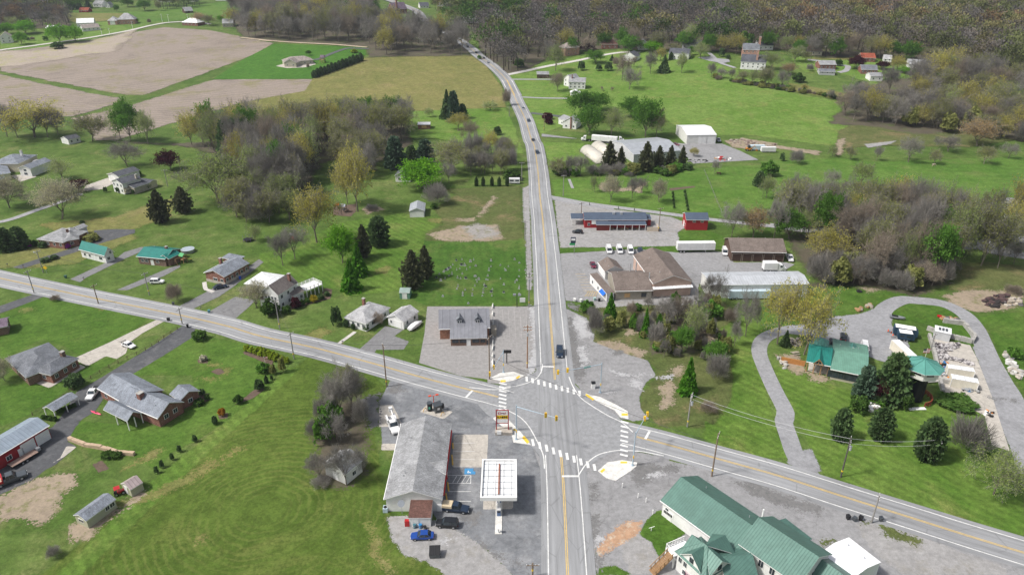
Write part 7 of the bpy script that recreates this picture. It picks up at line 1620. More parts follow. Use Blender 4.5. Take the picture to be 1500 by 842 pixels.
L_PLUM = leaf('plum_leaves', (.035, .009, .014), (.08, .02, .028), 3, .2); L_BUSH = leaf('bush_leaves', (.04, .09, .018), (.085, .15, .035), 3, .25); L_GOLD = leaf('golden_leaves', (.28, .24, .02), (.45, .36, .04), 3); L_ORANGE = leaf('orange_leaves', (.4, .17, .02), (.5, .25, .04), 3); L_MAG = leaf('magenta_flowers', (.25, .02, .25), (.4, .06, .4), 3); L_HAZE = leaf('hazy_buds', (.33, .31, .19), (.44, .42, .27), 3, .2, .4); L_CREAM = leaf('cream_blossom', (.4, .38, .28), (.55, .52, .42), 3)
L_FIR = leaf('young_fir', (.05, .16, .012), (.10, .25, .025), 4, .1); L_LIME = leaf('lime_hedge', (.2, .28, .02), (.3, .38, .04), 3)

def dome(seed, n=640):
    rng = np.random.default_rng(seed); d = rng.normal(size=(n, 3)); d[:, 2] = np.abs(d[:, 2]) * 1.25 - .35; d /= np.linalg.norm(d, axis=1)[:, None]
    ph = rng.uniform(0, 6, 6); lob = .8 + .13 * np.sin(d[:, 0] * 7 + ph[0]) + .13 * np.sin(d[:, 1] * 8 + ph[1]) + .11 * np.sin(d[:, 2] * 9 + ph[2]) + .09 * np.sin(d[:, 0] * 17 + ph[3]) + .09 * np.sin(d[:, 1] * 19 + ph[4])
    r = rng.random(n) ** .2 * lob; C = d * r[:, None] * np.array([.56, .56, .46]) + np.array([0, 0, .56])
    return C, d
def skeleton(seed, trunk=.25, nmain=6, lv=3, spread=1.0, up=.25):
    r = random.Random(seed); segs = []; tips = []
    def grow(p, d, ln, rad, l):
        n = 3; q = p
        for i in range(n):
            d = (d + Vector((r.gauss(0, .16), r.gauss(0, .16), r.gauss(0, .1) + up * .25))).normalized()
            q2 = q + d * ln / n; r0 = rad * (1 - .25 * i); segs.append((q, q2, r0, rad * (1 - .25 * (i + 1)), l)); q = q2
            if l < lv:
                for _ in range(2 if i else 1):
                    a = r.uniform(0, 6.28); o = d.orthogonal().normalized(); s = d.cross(o)
                    nd = (d * r.uniform(.5, .9) + (o * math.cos(a) + s * math.sin(a)) * r.uniform(.5, .95)).normalized()
                    grow(q, nd, ln * r.uniform(.5, .72), rad * .5, l + 1)
            else: tips.append((q, d))
    top = Vector((r.gauss(0, .02), r.gauss(0, .02), trunk)); segs.append((Vector((0, 0, -.02)), top, .022, .017, 0))
    for k in range(nmain):
        a = 6.28 * (k + r.uniform(-.3, .3)) / nmain; t = r.uniform(.35, .85) * spread if k else .1
        grow(top * r.uniform(.75, 1), Vector((math.cos(a) * t, math.sin(a) * t, 1)).normalized(), .36 * r.uniform(.8, 1.1), .011, 1)
    return segs, tips
def normal_fit(V, w=1.0):
    V = np.array(V); c = V[V[:, 2] > .02]
    rx = np.percentile(np.abs(c[:, :2]), 96); zt = np.percentile(c[:, 2], 99.5); return np.array([.5 * w / rx, .5 * w / rx, 1 / zt])
def quads(C, size, rng, flat=0.0, asp=1.0, dirs=None):
    """leaf quads at centres C -> verts (4n,3)"""
    n = len(C); a = rng.normal(size=(n, 3)); 
    if dirs is not None: a = dirs + a * .35
    if flat: a[:, 2] *= (1 - flat)
    a /= np.linalg.norm(a, axis=1)[:, None]; b = rng.normal(size=(n, 3)); b -= (b * a).sum(1)[:, None] * a; b /= np.linalg.norm(b, axis=1)[:, None]
    s = (size * rng.uniform(.6, 1.4, n))[:, None]; A = a * s * asp; B = b * s
    return np.stack([C - A - B * .5, C + A * .2 - B, C + A + B * .4, C - A * .3 + B], 1).reshape(-1, 3)
def mesh_quads(name, V, m):
    n = len(V) // 4; me = bpy.data.meshes.new(name); me.from_pydata(V.tolist(), [], np.arange(n * 4).reshape(n, 4).tolist()); me.materials.append(m); return me
def trunk_mesh(name, segs, sc, m, maxl):
    g = MB()
    for p, q, r0, r1, l in segs:
        if l <= maxl: g.tube(Vector([a * b for a, b in zip(p, sc)]), Vector([a * b for a, b in zip(q, sc)]), r0, max(r1, .0015), 6 if l < 2 else 3, caps=False)
    me = bpy.data.meshes.new(name); me.from_pydata(g.v, [], g.f); me.materials.append(m); return me
KIND = {}
def broad(key, seed, leafm, per, size, twigs=5, trunk=.25, nmain=6, spread=1.0, up=.25, sig=.024, lv=4, twm=None, fill=0):
    rng = np.random.default_rng(seed); segs, tips = skeleton(seed, trunk, nmain, lv, spread, up); sc = normal_fit([s[1] for s in segs])
    tm = trunk_mesh('trunk', segs, sc, BARK, 2)
    tp = np.array([t[0] for t in tips]) * sc; td = np.array([t[1] for t in tips])
    V = []; me = []
    if twigs:
        c = np.repeat(tp, twigs, 0); d = np.repeat(td, twigs, 0) + rng.normal(0, .55, (len(c), 3)); d /= np.linalg.norm(d, axis=1)[:, None]
        ln = rng.uniform(.04, .1, len(c))[:, None]; b = rng.normal(size=d.shape); b -= (b * d).sum(1)[:, None] * d; b /= np.linalg.norm(b, axis=1)[:, None]; w = .0017
        s0 = c - d * ln * .3; V.append((np.stack([s0 - b * w, s0 + b * w, c + d * ln + b * w * .4, c + d * ln - b * w * .4], 1).reshape(-1, 3), 0))
        ss = [(Vector(s[0]), Vector(s[1]), s[2]) for s in segs if s[4] >= 3]
        A = np.array([s[0] for s in ss]) * sc; B = np.array([s[1] for s in ss]) * sc; d = B - A; b = rng.normal(size=d.shape); b /= np.linalg.norm(b, axis=1)[:, None]; w = .0022
        V.append((np.stack([A - b * w, A + b * w, B + b * w, B - b * w], 1).reshape(-1, 3), 0))
    if per:
        c = np.repeat(tp, per, 0) + rng.normal(0, sig, (len(tp) * per, 3)); keep = rng.random(len(c)) < .85
        V.append((quads(c[keep], size, rng), 1))
    if fill:
        C, d = dome(seed + 300, fill); q = rng.normal(size=C.shape); q /= np.linalg.norm(q, axis=1)[:, None]
        if leafm: V.append((quads(C, size, rng, 0, 1, d * .5 + np.array([0, 0, .3])), 1))
        else:
            e = d * .05 + q * .03; b = np.cross(e, q); b /= np.linalg.norm(b, axis=1)[:, None]; b *= .0016
            V.append((np.stack([C - e - b, C - e + b, C + e + b * .4, C + e - b * .4], 1).reshape(-1, 3), 0))
    vs = np.concatenate([v for v, _ in V]); mi = np.concatenate([np.full(len(v) // 4, k) for v, k in V])
    cm = mesh_quads('crown', vs, twm or TWIG)
    if leafm: cm.materials.append(leafm)
    cm.polygons.foreach_set('material_index', (mi if leafm else mi * 0).astype(np.int32))
    KIND.setdefault(key, []).append((tm, cm))
def conifer(key, seed, m, n=2600, prof='cone', size=.05, trunkz=.08):
    rng = np.random.default_rng(seed); g = MB(); g.tube((0, 0, -.02), (0, 0, .95), .02, .004, 6, caps=False); tm = bpy.data.meshes.new('trunk'); tm.from_pydata(g.v, [], g.f); tm.materials.append(BARK)
    z = rng.random(n) ** (1.35 if prof == 'cone' else 1.0)
    tier = np.round(z * 13) / 13 + rng.normal(0, .012, n) if prof in ('cone', 'pine', 'fir') else z
    if prof == 'cone': R = (1 - z) * .5 + .02
    elif prof == 'pine': R = .5 * np.sqrt(np.clip(1 - (z * .95 - .12) ** 2 * 1.15, .02, 1)) * (1 - .25 * z)
    elif prof == 'fir': R = np.where(z > .3, (1.03 - z) ** .75 * .62, .3 + z * .6) * (1 + .3 * np.sin(z * 60 + seed))
    elif prof == 'col': R = .5 * np.clip(np.minimum(z * 6 + .5, (1.02 - z) * 2.6), .05, 1) ** .7
    else: R = .5 * np.sqrt(np.clip(1 - (z * 2 - .85) ** 2 / 1.35, .03, 1))
    a = rng.random(n) * 6.283; lob = 1 + .2 * np.sin(a * 5 + seed + tier * 40) + .1 * np.sin(a * 9 + tier * 70) + rng.normal(0, .1, n)
    q = rng.random(n) ** .45; rr_ = R * q * lob
    zz = trunkz + (1 - trunkz) * tier - (.06 * q if prof in ('cone', 'pine') else 0)
    C = np.stack([np.cos(a) * rr_, np.sin(a) * rr_, zz], 1); D = np.stack([np.cos(a), np.sin(a), np.full(n, -.25 if prof == 'cone' else .2)], 1)
    vs = quads(C, size, rng, 0, 1.5, D); KIND.setdefault(key, []).append((tm, mesh_quads('crown', vs, m)))
DOMES = [dome(200 + k) for k in range(10)]
def bush(key, seed, m, n=1500, size=.06, twiggy=False):
    rng = np.random.default_rng(seed); d = rng.normal(size=(n, 3)); d[:, 2] = np.abs(d[:, 2]) * 1.1 - .15; d /= np.linalg.norm(d, axis=1)[:, None]
    ph = rng.uniform(0, 6, 6); lob = 1 + .12 * np.sin(d[:, 0] * 6 + ph[0]) + .12 * np.sin(d[:, 1] * 7 + ph[1]) + .1 * np.sin(d[:, 2] * 8 + ph[2]); r = rng.random(n) ** .35 * lob
    C = d * r[:, None] * np.array([.47, .47, .62]) + np.array([0, 0, .36]); C[:, 2] = np.maximum(C[:, 2], .01)
    if twiggy:
        o = rng.normal(0, .14, (n, 3)); o[:, 2] = 0; b = rng.normal(size=(n, 3)); b /= np.linalg.norm(b, axis=1)[:, None]; s0 = C - (C - o) * rng.uniform(.12, .4, n)[:, None]
        vs = np.stack([s0 - b * .005, s0 + b * .005, C + b * .003, C - b * .003], 1).reshape(-1, 3)
    else: vs = quads(C, size, rng)
    KIND.setdefault(key, []).append((None, mesh_quads('shrub', vs, m)))
for s in range(4): broad('B', 10 + s, None, 0, 0, 3, .2, 6, 1.0, fill=500)
for s in range(2): broad('R', 60 + s, None, 0, 0, 3, .2, 6, .9, twm=TWIGR, fill=600)
for s in range(3): broad('Y', 20 + s, L_BUD, 2, .0115, 1, .2, 6, .95, fill=2000)
for s in range(2): broad('M', 24 + s, L_BUDG, 2, .011, 2, .2, 6, .9, fill=1500)
for s in range(2): broad('O', 27 + s, L_TAN, 2, .011, 1, .16, 7, 1.1, fill=1800)
for s in range(3): broad('L', 30 + s, L_PALE, 2, .010, 1, .16, 6, 1.1, fill=2200)
for s in range(3): broad('G', 40 + s, L_GREEN, 2, .0175, 0, .16, 7, 1.0, sig=.03, fill=3200)
for s in range(2): broad('H', 46 + s, L_BRIGHT, 2, .0175, 0, .14, 7, 1.1, sig=.03, fill=3600)
for s in range(2): broad('U', 50 + s, L_PLUM, 2, .018, 0, .14, 7, 1.1, sig=.03, fill=3400)
for s in range(2): broad('W', 54 + s, L_HAZE, 2, .010, 2, .16, 6, 1.1, fill=2200)
for s in range(2): conifer('S', 70 + s, L_DARK)
for s in range(2): conifer('N', 72 + s, L_OLIVEN, 2000, 'fir', .042, .06)
for s in range(2): conifer('P', 74 + s, L_DARK, 3200, 'pine', .05, .04)
for s in range(2): conifer('Q', 76 + s, L_BLUE, 3000, 'pine', .05, .03)
for s in range(2): conifer('C', 78 + s, L_DARK, 2600, 'col', .05, .0)
conifer('F', 81, L_FIR, 3200, 'col', .05, .0); conifer('F', 82, L_FIR, 3000, 'cone', .055, .0)
conifer('E', 83, L_DARK, 3600, 'egg', .05, .0); conifer('E', 84, L_DARK, 3600, 'egg', .05, .0)
for s in range(2): bush('K', 90 + s, L_BUSH); bush('D', 92 + s, L_DARK); bush('b', 94 + s, TWIG, 2200, .05, True); bush('r', 96 + s, TWIGR, 2200, .05, True)
for k, m in (('1', L_GOLD), ('2', L_ORANGE), ('3', L_MAG), ('4', L_LIME), ('5', L_PLUM), ('6', L_CREAM), ('7', L_BUDG), ('8', L_GREEN)): bush(k, 100 + int(k), m)
DESC = {'B': ('bare_tree', 'bare grey tree', 'tree'), 'R': ('bare_tree', 'bare reddish-brown tree', 'tree'), 'Y': ('budding_tree', 'olive-yellow budding tree', 'tree'), 'M': ('budding_tree', 'greenish budding tree', 'tree'), 'O': ('budding_tree', 'tan budding tree', 'tree'), 'L': ('leafing_tree', 'pale green leafing tree', 'tree'),
        'G': ('leafy_tree', 'green leafy tree', 'tree'), 'H': ('leafy_tree', 'vivid green leafy tree', 'tree'), 'U': ('plum_tree', 'dark purple tree', 'tree'), 'W': ('budding_tree', 'pale budding tree', 'tree'), 'S': ('spruce_tree', 'dark pointed spruce', 'tree'), 'N': ('spruce_tree', 'thin olive-brown spruce', 'tree'), 'P': ('pine_tree', 'dark bushy pine', 'tree'), 'Q': ('pine_tree', 'blue-green bushy pine', 'tree'),
        'C': ('columnar_tree', 'dark columnar evergreen', 'tree'), 'F': ('young_evergreen', 'bright green conical evergreen', 'tree'), 'E': ('round_evergreen', 'dark egg-shaped evergreen', 'tree'), 'K': ('shrub', 'rounded green shrub', 'shrub'), 'D': ('shrub', 'dark evergreen shrub', 'shrub'), 'b': ('shrub', 'bare grey shrub', 'shrub'), 'r': ('shrub', 'bare reddish shrub', 'shrub'),
        '1': ('shrub', 'golden shrub', 'shrub'), '2': ('shrub', 'orange shrub', 'shrub'), '3': ('shrub', 'magenta flowering shrub', 'shrub'), '4': ('shrub', 'lime green clipped shrub', 'shrub'), '5': ('shrub', 'dark red shrub', 'shrub'), '6': ('shrub', 'cream flowering shrub', 'shrub'), '7': ('shrub', 'olive leafing shrub', 'shrub'), '8': ('shrub', 'fresh green shrub', 'shrub')}
NT_ = [0]
def plant(sx, sy, hpx, wpx, kind, where, group=None, full=None):
    w = G((sx, sy)); f = .72 if kind == 'E' else .84 if kind in 'PQFD' else 1; wpx *= f; h = hgt((sx, sy), hpx) * (.88 if f < .8 else .93 if f < 1 else 1); d = proj(w.x, w.y, w.z + h / 2)[2]; wm = wpx * d / FOC
    nm, ds, cat = DESC[kind]; tm, cm = RND.choice(KIND[kind]); rot = RND.uniform(0, 6.28); NT_[0] += 1
    lab = full or (ds + ' ' + where)
    if tm is None:
        o = bpy.data.objects.new(nm, cm); COL.objects.link(o); o.location = w - Vector((0, 0, .05)); o.rotation_euler = (0, 0, rot); o.scale = (wm, wm, h); return tag(o, lab, cat, group)
    r = thing(nm, lab, cat, w, rot, group); r.scale = (wm, wm, h)
    for n, m in (('trunk', tm), ('crown', cm)):
        c = bpy.data.objects.new(n, m); COL.objects.link(c); c.parent = r
    return r
def t(n, x, y, h, w, k, where, group=None):
    p = T(n, x, y); return plant(p[0], p[1], h / 3.7425, w / 3.7425, k, where, group)
# ------------------------------------------------------------------ single trees: tile, base x, base y, height, width, kind, where
TREES = """
1 190 752 205 280 Y|with a broad crown left of the small white outbuilding
1 262 755 150 130 B|standing close behind the broad olive-yellow tree
1 40 750 175 120 B|leftmost beside the lower tilled field
1 98 755 170 110 B|second from the left beside the lower tilled field
1 320 742 120 90 B|just behind the small white outbuilding
1 508 775 150 160 M|right of the small white outbuilding
1 145 188 75 105 H|in the bright lawn beyond the pale lane
1 85 160 70 80 L|behind the vivid trees beyond the pale lane
1 45 188 60 70 H|left of its vivid neighbour beyond the pale lane
1 8 195 60 50 H|at the left frame edge beyond the pale lane
1 122 246 68 65 H|small, next to the white gabled house at the far left
1 330 236 100 105 H|left one of a pair before the pale lane
1 414 232 88 90 H|right one of a pair before the pale lane
1 318 268 38 66 K|under the pair of vivid trees at the field edge
1 252 224 28 32 D|in the far lawn behind the vivid pair
1 180 224 26 30 r|in the far lawn near the white gabled house
1 158 226 22 18 D|slim, in the far lawn near the white gabled house
1 390 54 58 62 S|left of two far spruces above the dry field
1 435 52 54 40 S|right of two far spruces above the dry field
1 486 48 50 36 S|farthest of the far spruces above the dry field
1 870 62 56 34 M|alone in the far pasture near the top edge
1 1095 132 64 72 O|right of the white-roofed brick ranch
1 1152 142 58 72 M|right of the tan tree by the white-roofed brick ranch
1 1210 121 36 30 H|small and round, in the far pasture
1 1288 142 94 94 Y|beside the beige house at the wood corner
1 820 130 30 26 r|by the far lane near the pink brick house
1 750 126 26 22 H|beside the pink brick house garage
1 642 68 40 30 G|in the far garden below the top edge
1 795 62 60 70 G|large, in the far gardens near the top edge
1 700 40 50 60 G|among far roofs near the top edge
2 1030 650 155 72 S|left of the two tall spruces in the mown lawn
2 1066 656 165 80 Q|right of the two tall spruces in the mown lawn
2 1115 650 85 62 P|small, at the foot of the two tall spruces
2 1090 712 92 110 Y|below the two tall spruces in the mown lawn
2 1150 772 105 95 R|in the mown lawn near the brown shed
2 1265 606 50 80 L|small and round, at the top of the mown lawn
2 930 642 50 50 L|small, left of the two tall spruces
2 1305 740 48 56 D|alone in the mown lawn beside the road
2 1350 808 62 76 r|low, in the mown lawn near the roadside
2 1355 582 110 56 r|tall, on the bank at the field corner by the road
2 272 306 30 26 G|behind the tan-roofed ranch
2 268 378 34 22 r|in front of the tan-roofed ranch
2 520 292 22 36 4|by the dark lane of the tan-roofed ranch
2 1205 330 26 24 G|small, on the road verge at the bend
3 275 392 155 95 L|tall, beside the lane mouth below the wood
3 418 388 56 46 D|round, above the farmhouse on the hill
3 495 350 72 92 G|low and wide, beside the pale lane on the hill
3 512 390 42 42 D|left of a row above the meadow
3 566 390 52 52 D|middle of a row above the meadow
3 604 366 62 46 r|by the white house among the spruces
3 640 442 155 84 R|tall, in front of the white house on the hill
3 680 492 130 92 B|on the slope below the white house
3 585 335 34 24 S|small, beside the white house on the hill
3 705 372 62 40 R|small, right of the white house on the hill
3 795 406 120 72 B|thin, on the slope below the rounded trees
3 850 335 76 62 Y|between two green trees on the hill
3 870 400 96 62 S|at the upper edge of the big meadow
3 908 330 44 20 C|by the left end of the long white ranch
3 965 402 115 64 L|in front of the long white ranch
3 1020 306 52 34 G|at the right end of the long white ranch
3 675 294 100 106 G|large and round, behind the white house on the hill
3 815 288 64 106 H|wide, right of the grey gabled house
3 925 288 50 62 M|behind the long white ranch
3 1070 322 92 84 L|right of the long white ranch
3 1186 312 50 36 D|beside the cul-de-sac
3 1222 325 26 30 D|low, by the cul-de-sac kerb
3 1305 288 68 62 G|behind the pink brick colonial
3 290 502 105 86 R|in front of the white farmhouse
3 230 655 36 60 5|low, by the dark lane of the cottage
3 240 682 34 46 5|lower one, by the dark lane of the cottage
3 450 288 52 92 U|spreading, beside the brown brick house on the hill
3 75 372 52 52 K|at the foot of the wood by the lane mouth
3 460 742 165 155 G|big, right of the brick-chimney cottage
3 428 642 145 145 G|behind the brick-chimney cottage
3 508 610 100 110 G|right of the farmhouse shed
3 580 748 155 125 L|between the cottage and the lorry yard
3 690 640 110 110 G|left top of the tall pair behind the lorry yard
3 768 752 205 150 G|tallest, behind the lorry yard
3 832 756 155 95 M|right of the tallest tree behind the lorry yard
3 530 500 24 18 R|tiny, in the meadow below the farmhouse
3 585 502 24 18 R|tiny, further right in the meadow below the farmhouse
3 1130 424 82 56 B|first in the hedgerow from the cul-de-sac
3 1182 432 62 52 B|second in the hedgerow from the cul-de-sac
3 1242 442 62 46 B|third in the hedgerow from the cul-de-sac
3 1292 460 72 62 M|fourth in the hedgerow, below the brick-ended house
3 1350 466 82 62 L|fifth in the hedgerow, below the brick-ended house
3 1420 478 96 66 L|sixth in the hedgerow, right of the brick-ended house
4 72 478 112 84 M|in the hedgerow below the colonial drive
4 165 482 104 64 B|in the hedgerow below the mown yards
4 206 412 66 76 O|in the yard right of the brick-ended house
4 260 452 48 62 K|in the hedgerow below the mown yards
4 110 384 100 92 L|in the yard left of the tan tree
4 240 342 88 86 L|in the yard beneath the tan house
4 300 345 60 50 M|right of its pale neighbour beneath the tan house
4 322 392 46 46 b|by the brick ranch with camper
4 330 296 50 110 O|spread over the tan house roof
4 290 505 46 40 Y|small, in the dry hedgerow grass
4 436 545 56 40 B|small, in the hedgerow corner of the meadow
4 575 382 76 80 U|left one by the red-roofed ranch
4 716 382 46 66 U|right one by the red-roofed ranch
4 480 362 38 38 K|right of the brick ranch with camper
4 800 392 88 76 Y|left of the grey-white ranch
4 845 402 32 72 H|low and wide, left of the grey-white ranch
4 862 334 105 115 G|big, behind the grey-white ranch
4 585 506 62 68 P|alone at the yard corner above the meadow
4 600 592 124 112 B|beside the dark pine at the yard corner
4 988 362 88 94 R|right of the grey-white ranch
4 1092 346 82 62 S|leaning dark in the brown wood
4 970 405 36 40 5|at the drive of the grey-white ranch
4 1240 802 150 175 O|large and round, right of the dirt clearing
4 1080 832 92 120 B|below the dirt clearing
4 1400 700 160 120 B|tall, above the large tan tree
5 345 232 108 126 L|in the lawn right of the hip-roofed house
5 340 452 210 236 W|large, in the lawn above the bungalow
5 55 392 180 176 W|large, in the left lawn by the frame edge
5 700 166 142 170 B|spreading, behind the split-level house
5 936 184 104 114 U|by the yard pole beneath the wood
5 432 300 62 96 U|low, beside the split-level house drive
5 886 472 172 106 N|left of two in the lower lawn
5 1010 418 136 100 N|right of two in the lower lawn
5 1200 364 265 320 L|huge and weeping, at the wood edge
5 1300 442 210 180 M|in front of the weeping tree at the wood edge
5 42 622 126 120 P|left one of two at the left roadside
5 118 612 124 110 P|right one of two at the left roadside
5 240 608 34 56 D|under the bungalow front wall
5 192 600 32 42 K|at the left corner of the bungalow
5 505 572 36 86 7|at the right end of the bungalow
5 250 688 24 60 D|left lump of the drive hedge
5 297 672 24 52 D|right lump of the drive hedge
5 755 214 30 42 8|behind the split-level house
5 580 306 32 26 D|at the left front of the split-level house
5 650 310 34 26 D|at the middle front of the split-level house
5 700 312 42 50 6|at the front of the split-level house
5 738 314 28 34 D|right of the cream shrub at the split-level house
5 770 300 40 38 D|at the right front of the split-level house
5 806 288 36 42 K|at the far right of the split-level house
5 374 612 26 34 3|right one before the bungalow
5 166 608 26 26 3|left one before the bungalow
5 452 475 16 32 D|low, behind the bungalow
5 1400 575 90 70 L|small, by the trampoline
6 316 582 305 225 Y|big and round, left of the mulch playground
6 540 412 365 190 Y|tall, right of the mulch playground
6 484 370 240 130 Y|tall, behind the mulch playground
6 196 672 175 120 B|beside the red playhouse
6 130 708 165 116 B|left of the red playhouse
6 455 694 195 142 H|in the lawn behind the tall white house
6 506 842 172 126 F|nearer one of the bright pair behind the tall white house
6 546 760 178 116 F|farther one of the bright pair behind the tall white house
6 576 664 174 76 N|narrow, beside the round dark evergreen
6 660 598 178 138 E|alone in the striped lawn
6 842 832 200 118 N|left of two at the cemetery edge
6 912 780 172 86 N|right of two at the cemetery edge
6 888 284 152 212 H|round, in front of the half-hidden cottage
6 748 172 182 124 Q|left of three above the half-hidden cottage
6 912 142 134 116 Q|right of three above the half-hidden cottage
6 836 142 96 86 P|middle of three above the half-hidden cottage
6 1060 200 172 200 M|broad thicket right of the pines
6 972 372 126 160 b|wide, below the vivid round tree
6 1040 252 116 90 B|behind the wide bare shrub
6 1160 215 110 60 B|first of the thin row by the lane
6 1215 205 104 60 R|second of the thin row by the lane
6 1280 205 112 60 B|third of the thin row by the lane
6 1340 205 104 56 R|fourth of the thin row by the lane
6 1380 236 52 96 K|at the roadside below the mown lawn
6 612 400 28 90 b|low, right of the mulch playground
6 958 395 30 40 K|small, at the foot of the wide bare shrub
7 570 186 152 78 N|first and tallest in the pine row by the workshop
7 632 168 108 46 N|second in the pine row by the workshop
7 770 192 156 80 N|third in the pine row by the workshop
7 838 182 126 62 N|fourth in the pine row by the workshop
7 903 176 120 56 N|fifth in the pine row by the workshop
7 968 162 106 42 N|last in the pine row by the workshop
7 290 214 94 94 M|nearest the road in the thicket below the workshop
7 350 216 112 66 B|second in the thicket below the workshop
7 412 216 124 92 B|third in the thicket below the workshop
7 480 210 60 90 b|low, below the hoop greenhouses
7 545 214 70 100 b|wide, below the hoop greenhouses
7 620 204 66 90 b|below the grey workshop wall
7 700 205 60 90 7|below the grey workshop wall
7 665 206 42 66 8|under the pine row
7 930 188 46 80 8|at the right end of the pine row
7 1000 182 36 66 D|by the scrap behind the pine row
7 488 306 92 44 L|slim, first in the orchard
7 574 360 145 96 W|pale, second in the orchard
7 695 338 115 76 B|third in the orchard
7 744 312 90 60 B|behind the third orchard tree
7 845 362 124 86 W|pale, last in the orchard
7 1145 208 76 46 B|thin, at the top of the pasture fence
7 1390 272 86 72 P|alone in the pasture
7 1430 338 122 82 L|beside the lone pasture pine
7 1240 552 182 110 B|left behind the brown bay building
7 1360 556 168 145 O|behind the brown bay building
7 1470 562 245 110 B|tall, right behind the brown bay building
7 1445 215 80 90 8|round, beside the old trailers
7 1032 110 50 50 Y|small, at the gravel yard corner
8 240 352 152 104 B|pale, at the pasture edge behind the wood
8 275 394 112 74 B|in front of its pale neighbour at the pasture edge
8 440 278 92 72 B|in the middle pasture
8 515 300 52 42 B|small, in the middle pasture
8 600 274 132 106 L|alone in the middle pasture
8 862 142 134 112 B|double-stemmed, in the upper pasture
8 686 132 76 52 B|thin, in the upper pasture
8 1005 152 82 62 M|by the pinto horse
8 1276 152 96 92 M|right in the upper pasture
8 1410 122 82 72 B|right edge of the upper pasture
8 545 130 72 60 M|by the dirt track in the upper pasture
8 250 150 84 92 b|pale, beside the dirt mound
8 170 135 46 34 D|small, beside the old trailers
8 445 110 54 44 L|small, at the meadow corner by the track
8 400 692 195 225 Y|round, right of the brown bay building
8 210 562 155 150 G|behind the brown bay building end
8 312 542 136 116 L|right of the green tree behind the bay building
8 1120 702 340 160 L|very tall and thin, right end of the wood
8 1260 708 350 210 M|leaning tall, right of the wood
8 1352 722 200 130 B|thin, right of the leaning tall tree
8 1440 700 130 90 B|at the right edge beyond the brush clearing
11 575 252 146 88 F|alone in the scrub below the hall
11 446 212 62 74 8|at the scrub corner beside the hall lot
11 492 345 165 110 b|wide, at the edge of the old asphalt
11 470 240 60 60 b|small, at the scrub corner beside the hall lot
11 695 298 46 42 8|round, in the middle of the scrub
11 766 346 156 66 F|slim, in the middle of the scrub
11 842 312 94 36 F|slender, in the middle of the scrub
11 968 436 140 100 G|dark, at the centre right of the scrub
11 1022 408 245 112 L|tall, at the centre right of the scrub
11 1000 652 192 118 F|big, at the lower edge of the scrub
11 835 422 36 60 8|low, at the lower edge of the scrub
11 722 205 40 50 8|small, below the hall windows
11 1130 190 196 140 B|with stark limbs below the long metal building
11 1318 345 262 130 B|tall, beside the mown strip
11 1160 582 150 150 b|large grey, beside the mown strip
11 1150 500 120 116 G|above the large grey shrub
11 1115 755 50 116 r|low brown mound in the rough grass
11 760 330 120 110 b|left middle of the scrub thicket
11 830 390 130 120 b|front of the scrub thicket
11 880 300 160 120 B|left of the scrub thicket
11 940 280 160 110 R|middle of the scrub thicket
11 890 420 60 70 8|front of the scrub thicket
11 1060 320 120 110 b|right of the scrub thicket
11 1120 240 90 130 8|behind the scrub thicket
11 1060 230 120 100 B|at the back of the scrub thicket
11 1230 280 100 90 r|right back of the scrub thicket
11 1255 400 140 60 B|thin, at the scrub edge by the mown strip
11 1200 430 80 80 7|at the scrub edge by the mown strip
12 145 388 340 195 Y|very tall, left of the gravel loop by the lodge
12 290 446 380 215 Y|very tall and spreading, behind the pavilion
12 752 692 262 215 P|big, covering the lodge corner
12 612 688 190 130 Q|in front of the lodge
12 692 700 118 92 U|low, between the pines at the lodge
12 588 758 84 100 K|below the lodge pines
12 838 736 78 88 K|at the base of the tower
12 186 398 84 54 S|small, behind the pavilion
12 690 706 30 100 8|low, among the rocks at the lodge
12 1120 720 40 190 K|long and low, on the bank below the containers
12 1440 460 50 80 8|on the boulder bank
12 1440 110 46 110 r|in the brush clearing
12 1010 530 30 60 b|beside the yard wall
16 482 98 185 125 E|leftmost of three below the lodge
16 702 94 182 146 E|middle of three below the lodge
16 960 204 245 175 E|rightmost and largest of three below the lodge
16 1180 165 200 255 b|huge, right of the largest egg-shaped evergreen
16 1240 165 40 100 8|below the huge bare shrub
16 1330 402 225 235 L|bright, in the roadside grass at right
9 30 590 120 110 W|at the left corner of the dark-roofed house
9 1095 366 48 80 K|clipped round at the dark driveway mouth
9 305 152 34 62 r|low, on the near verge at left
9 1445 542 50 70 8|clipped round beside the small flag
9 412 622 66 116 D|beside the rail fence at the concrete apron
9 960 158 112 106 r|round, on the verge opposite the concrete driveway
9 1408 190 150 150 W|in front of the tall white house
9 1482 212 64 70 8|by the white house porch
9 1117 480 30 40 6|cream ball alone in the brick house lawn
9 1220 782 42 42 2|alone in the lawn of the big brick house
9 1310 712 44 52 K|in the mulch bed of the big brick house
9 1432 634 46 44 D|in the mulch bed beyond the brick house
9 1462 602 40 20 C|slim, in the mulch bed beyond the brick house
9 1180 824 44 36 D|at the right lawn edge by the meadow
9 1110 668 36 40 D|at the right corner of the big brick house
9 1138 694 30 30 K|in the corner bed of the big brick house
9 1090 720 30 56 K|along the wall of the big brick house
10 66 232 82 92 K|large, at the white house porch
10 152 222 44 48 K|at the white house corner
10 202 192 54 56 5|beside the white house wall
10 236 178 32 32 K|right of the dark red shrub at the white house
10 298 158 36 44 1|under the raised white deck
10 265 165 30 30 K|left of the golden shrub at the deck
10 340 145 30 40 D|in the bed below the raised deck
10 370 125 26 40 D|at the bed tip below the raised deck
10 426 284 104 78 D|large, at the left corner of the ranch house
10 476 294 40 44 D|left one under the ranch front wall
10 514 308 32 32 D|right one under the ranch front wall
10 586 314 38 42 D|at the ranch house porch
10 646 284 74 90 r|in front of the ranch house
10 20 538 46 56 8|clipped round by the yellow-green hedge
10 76 554 52 36 7|slim left one by the hedge end
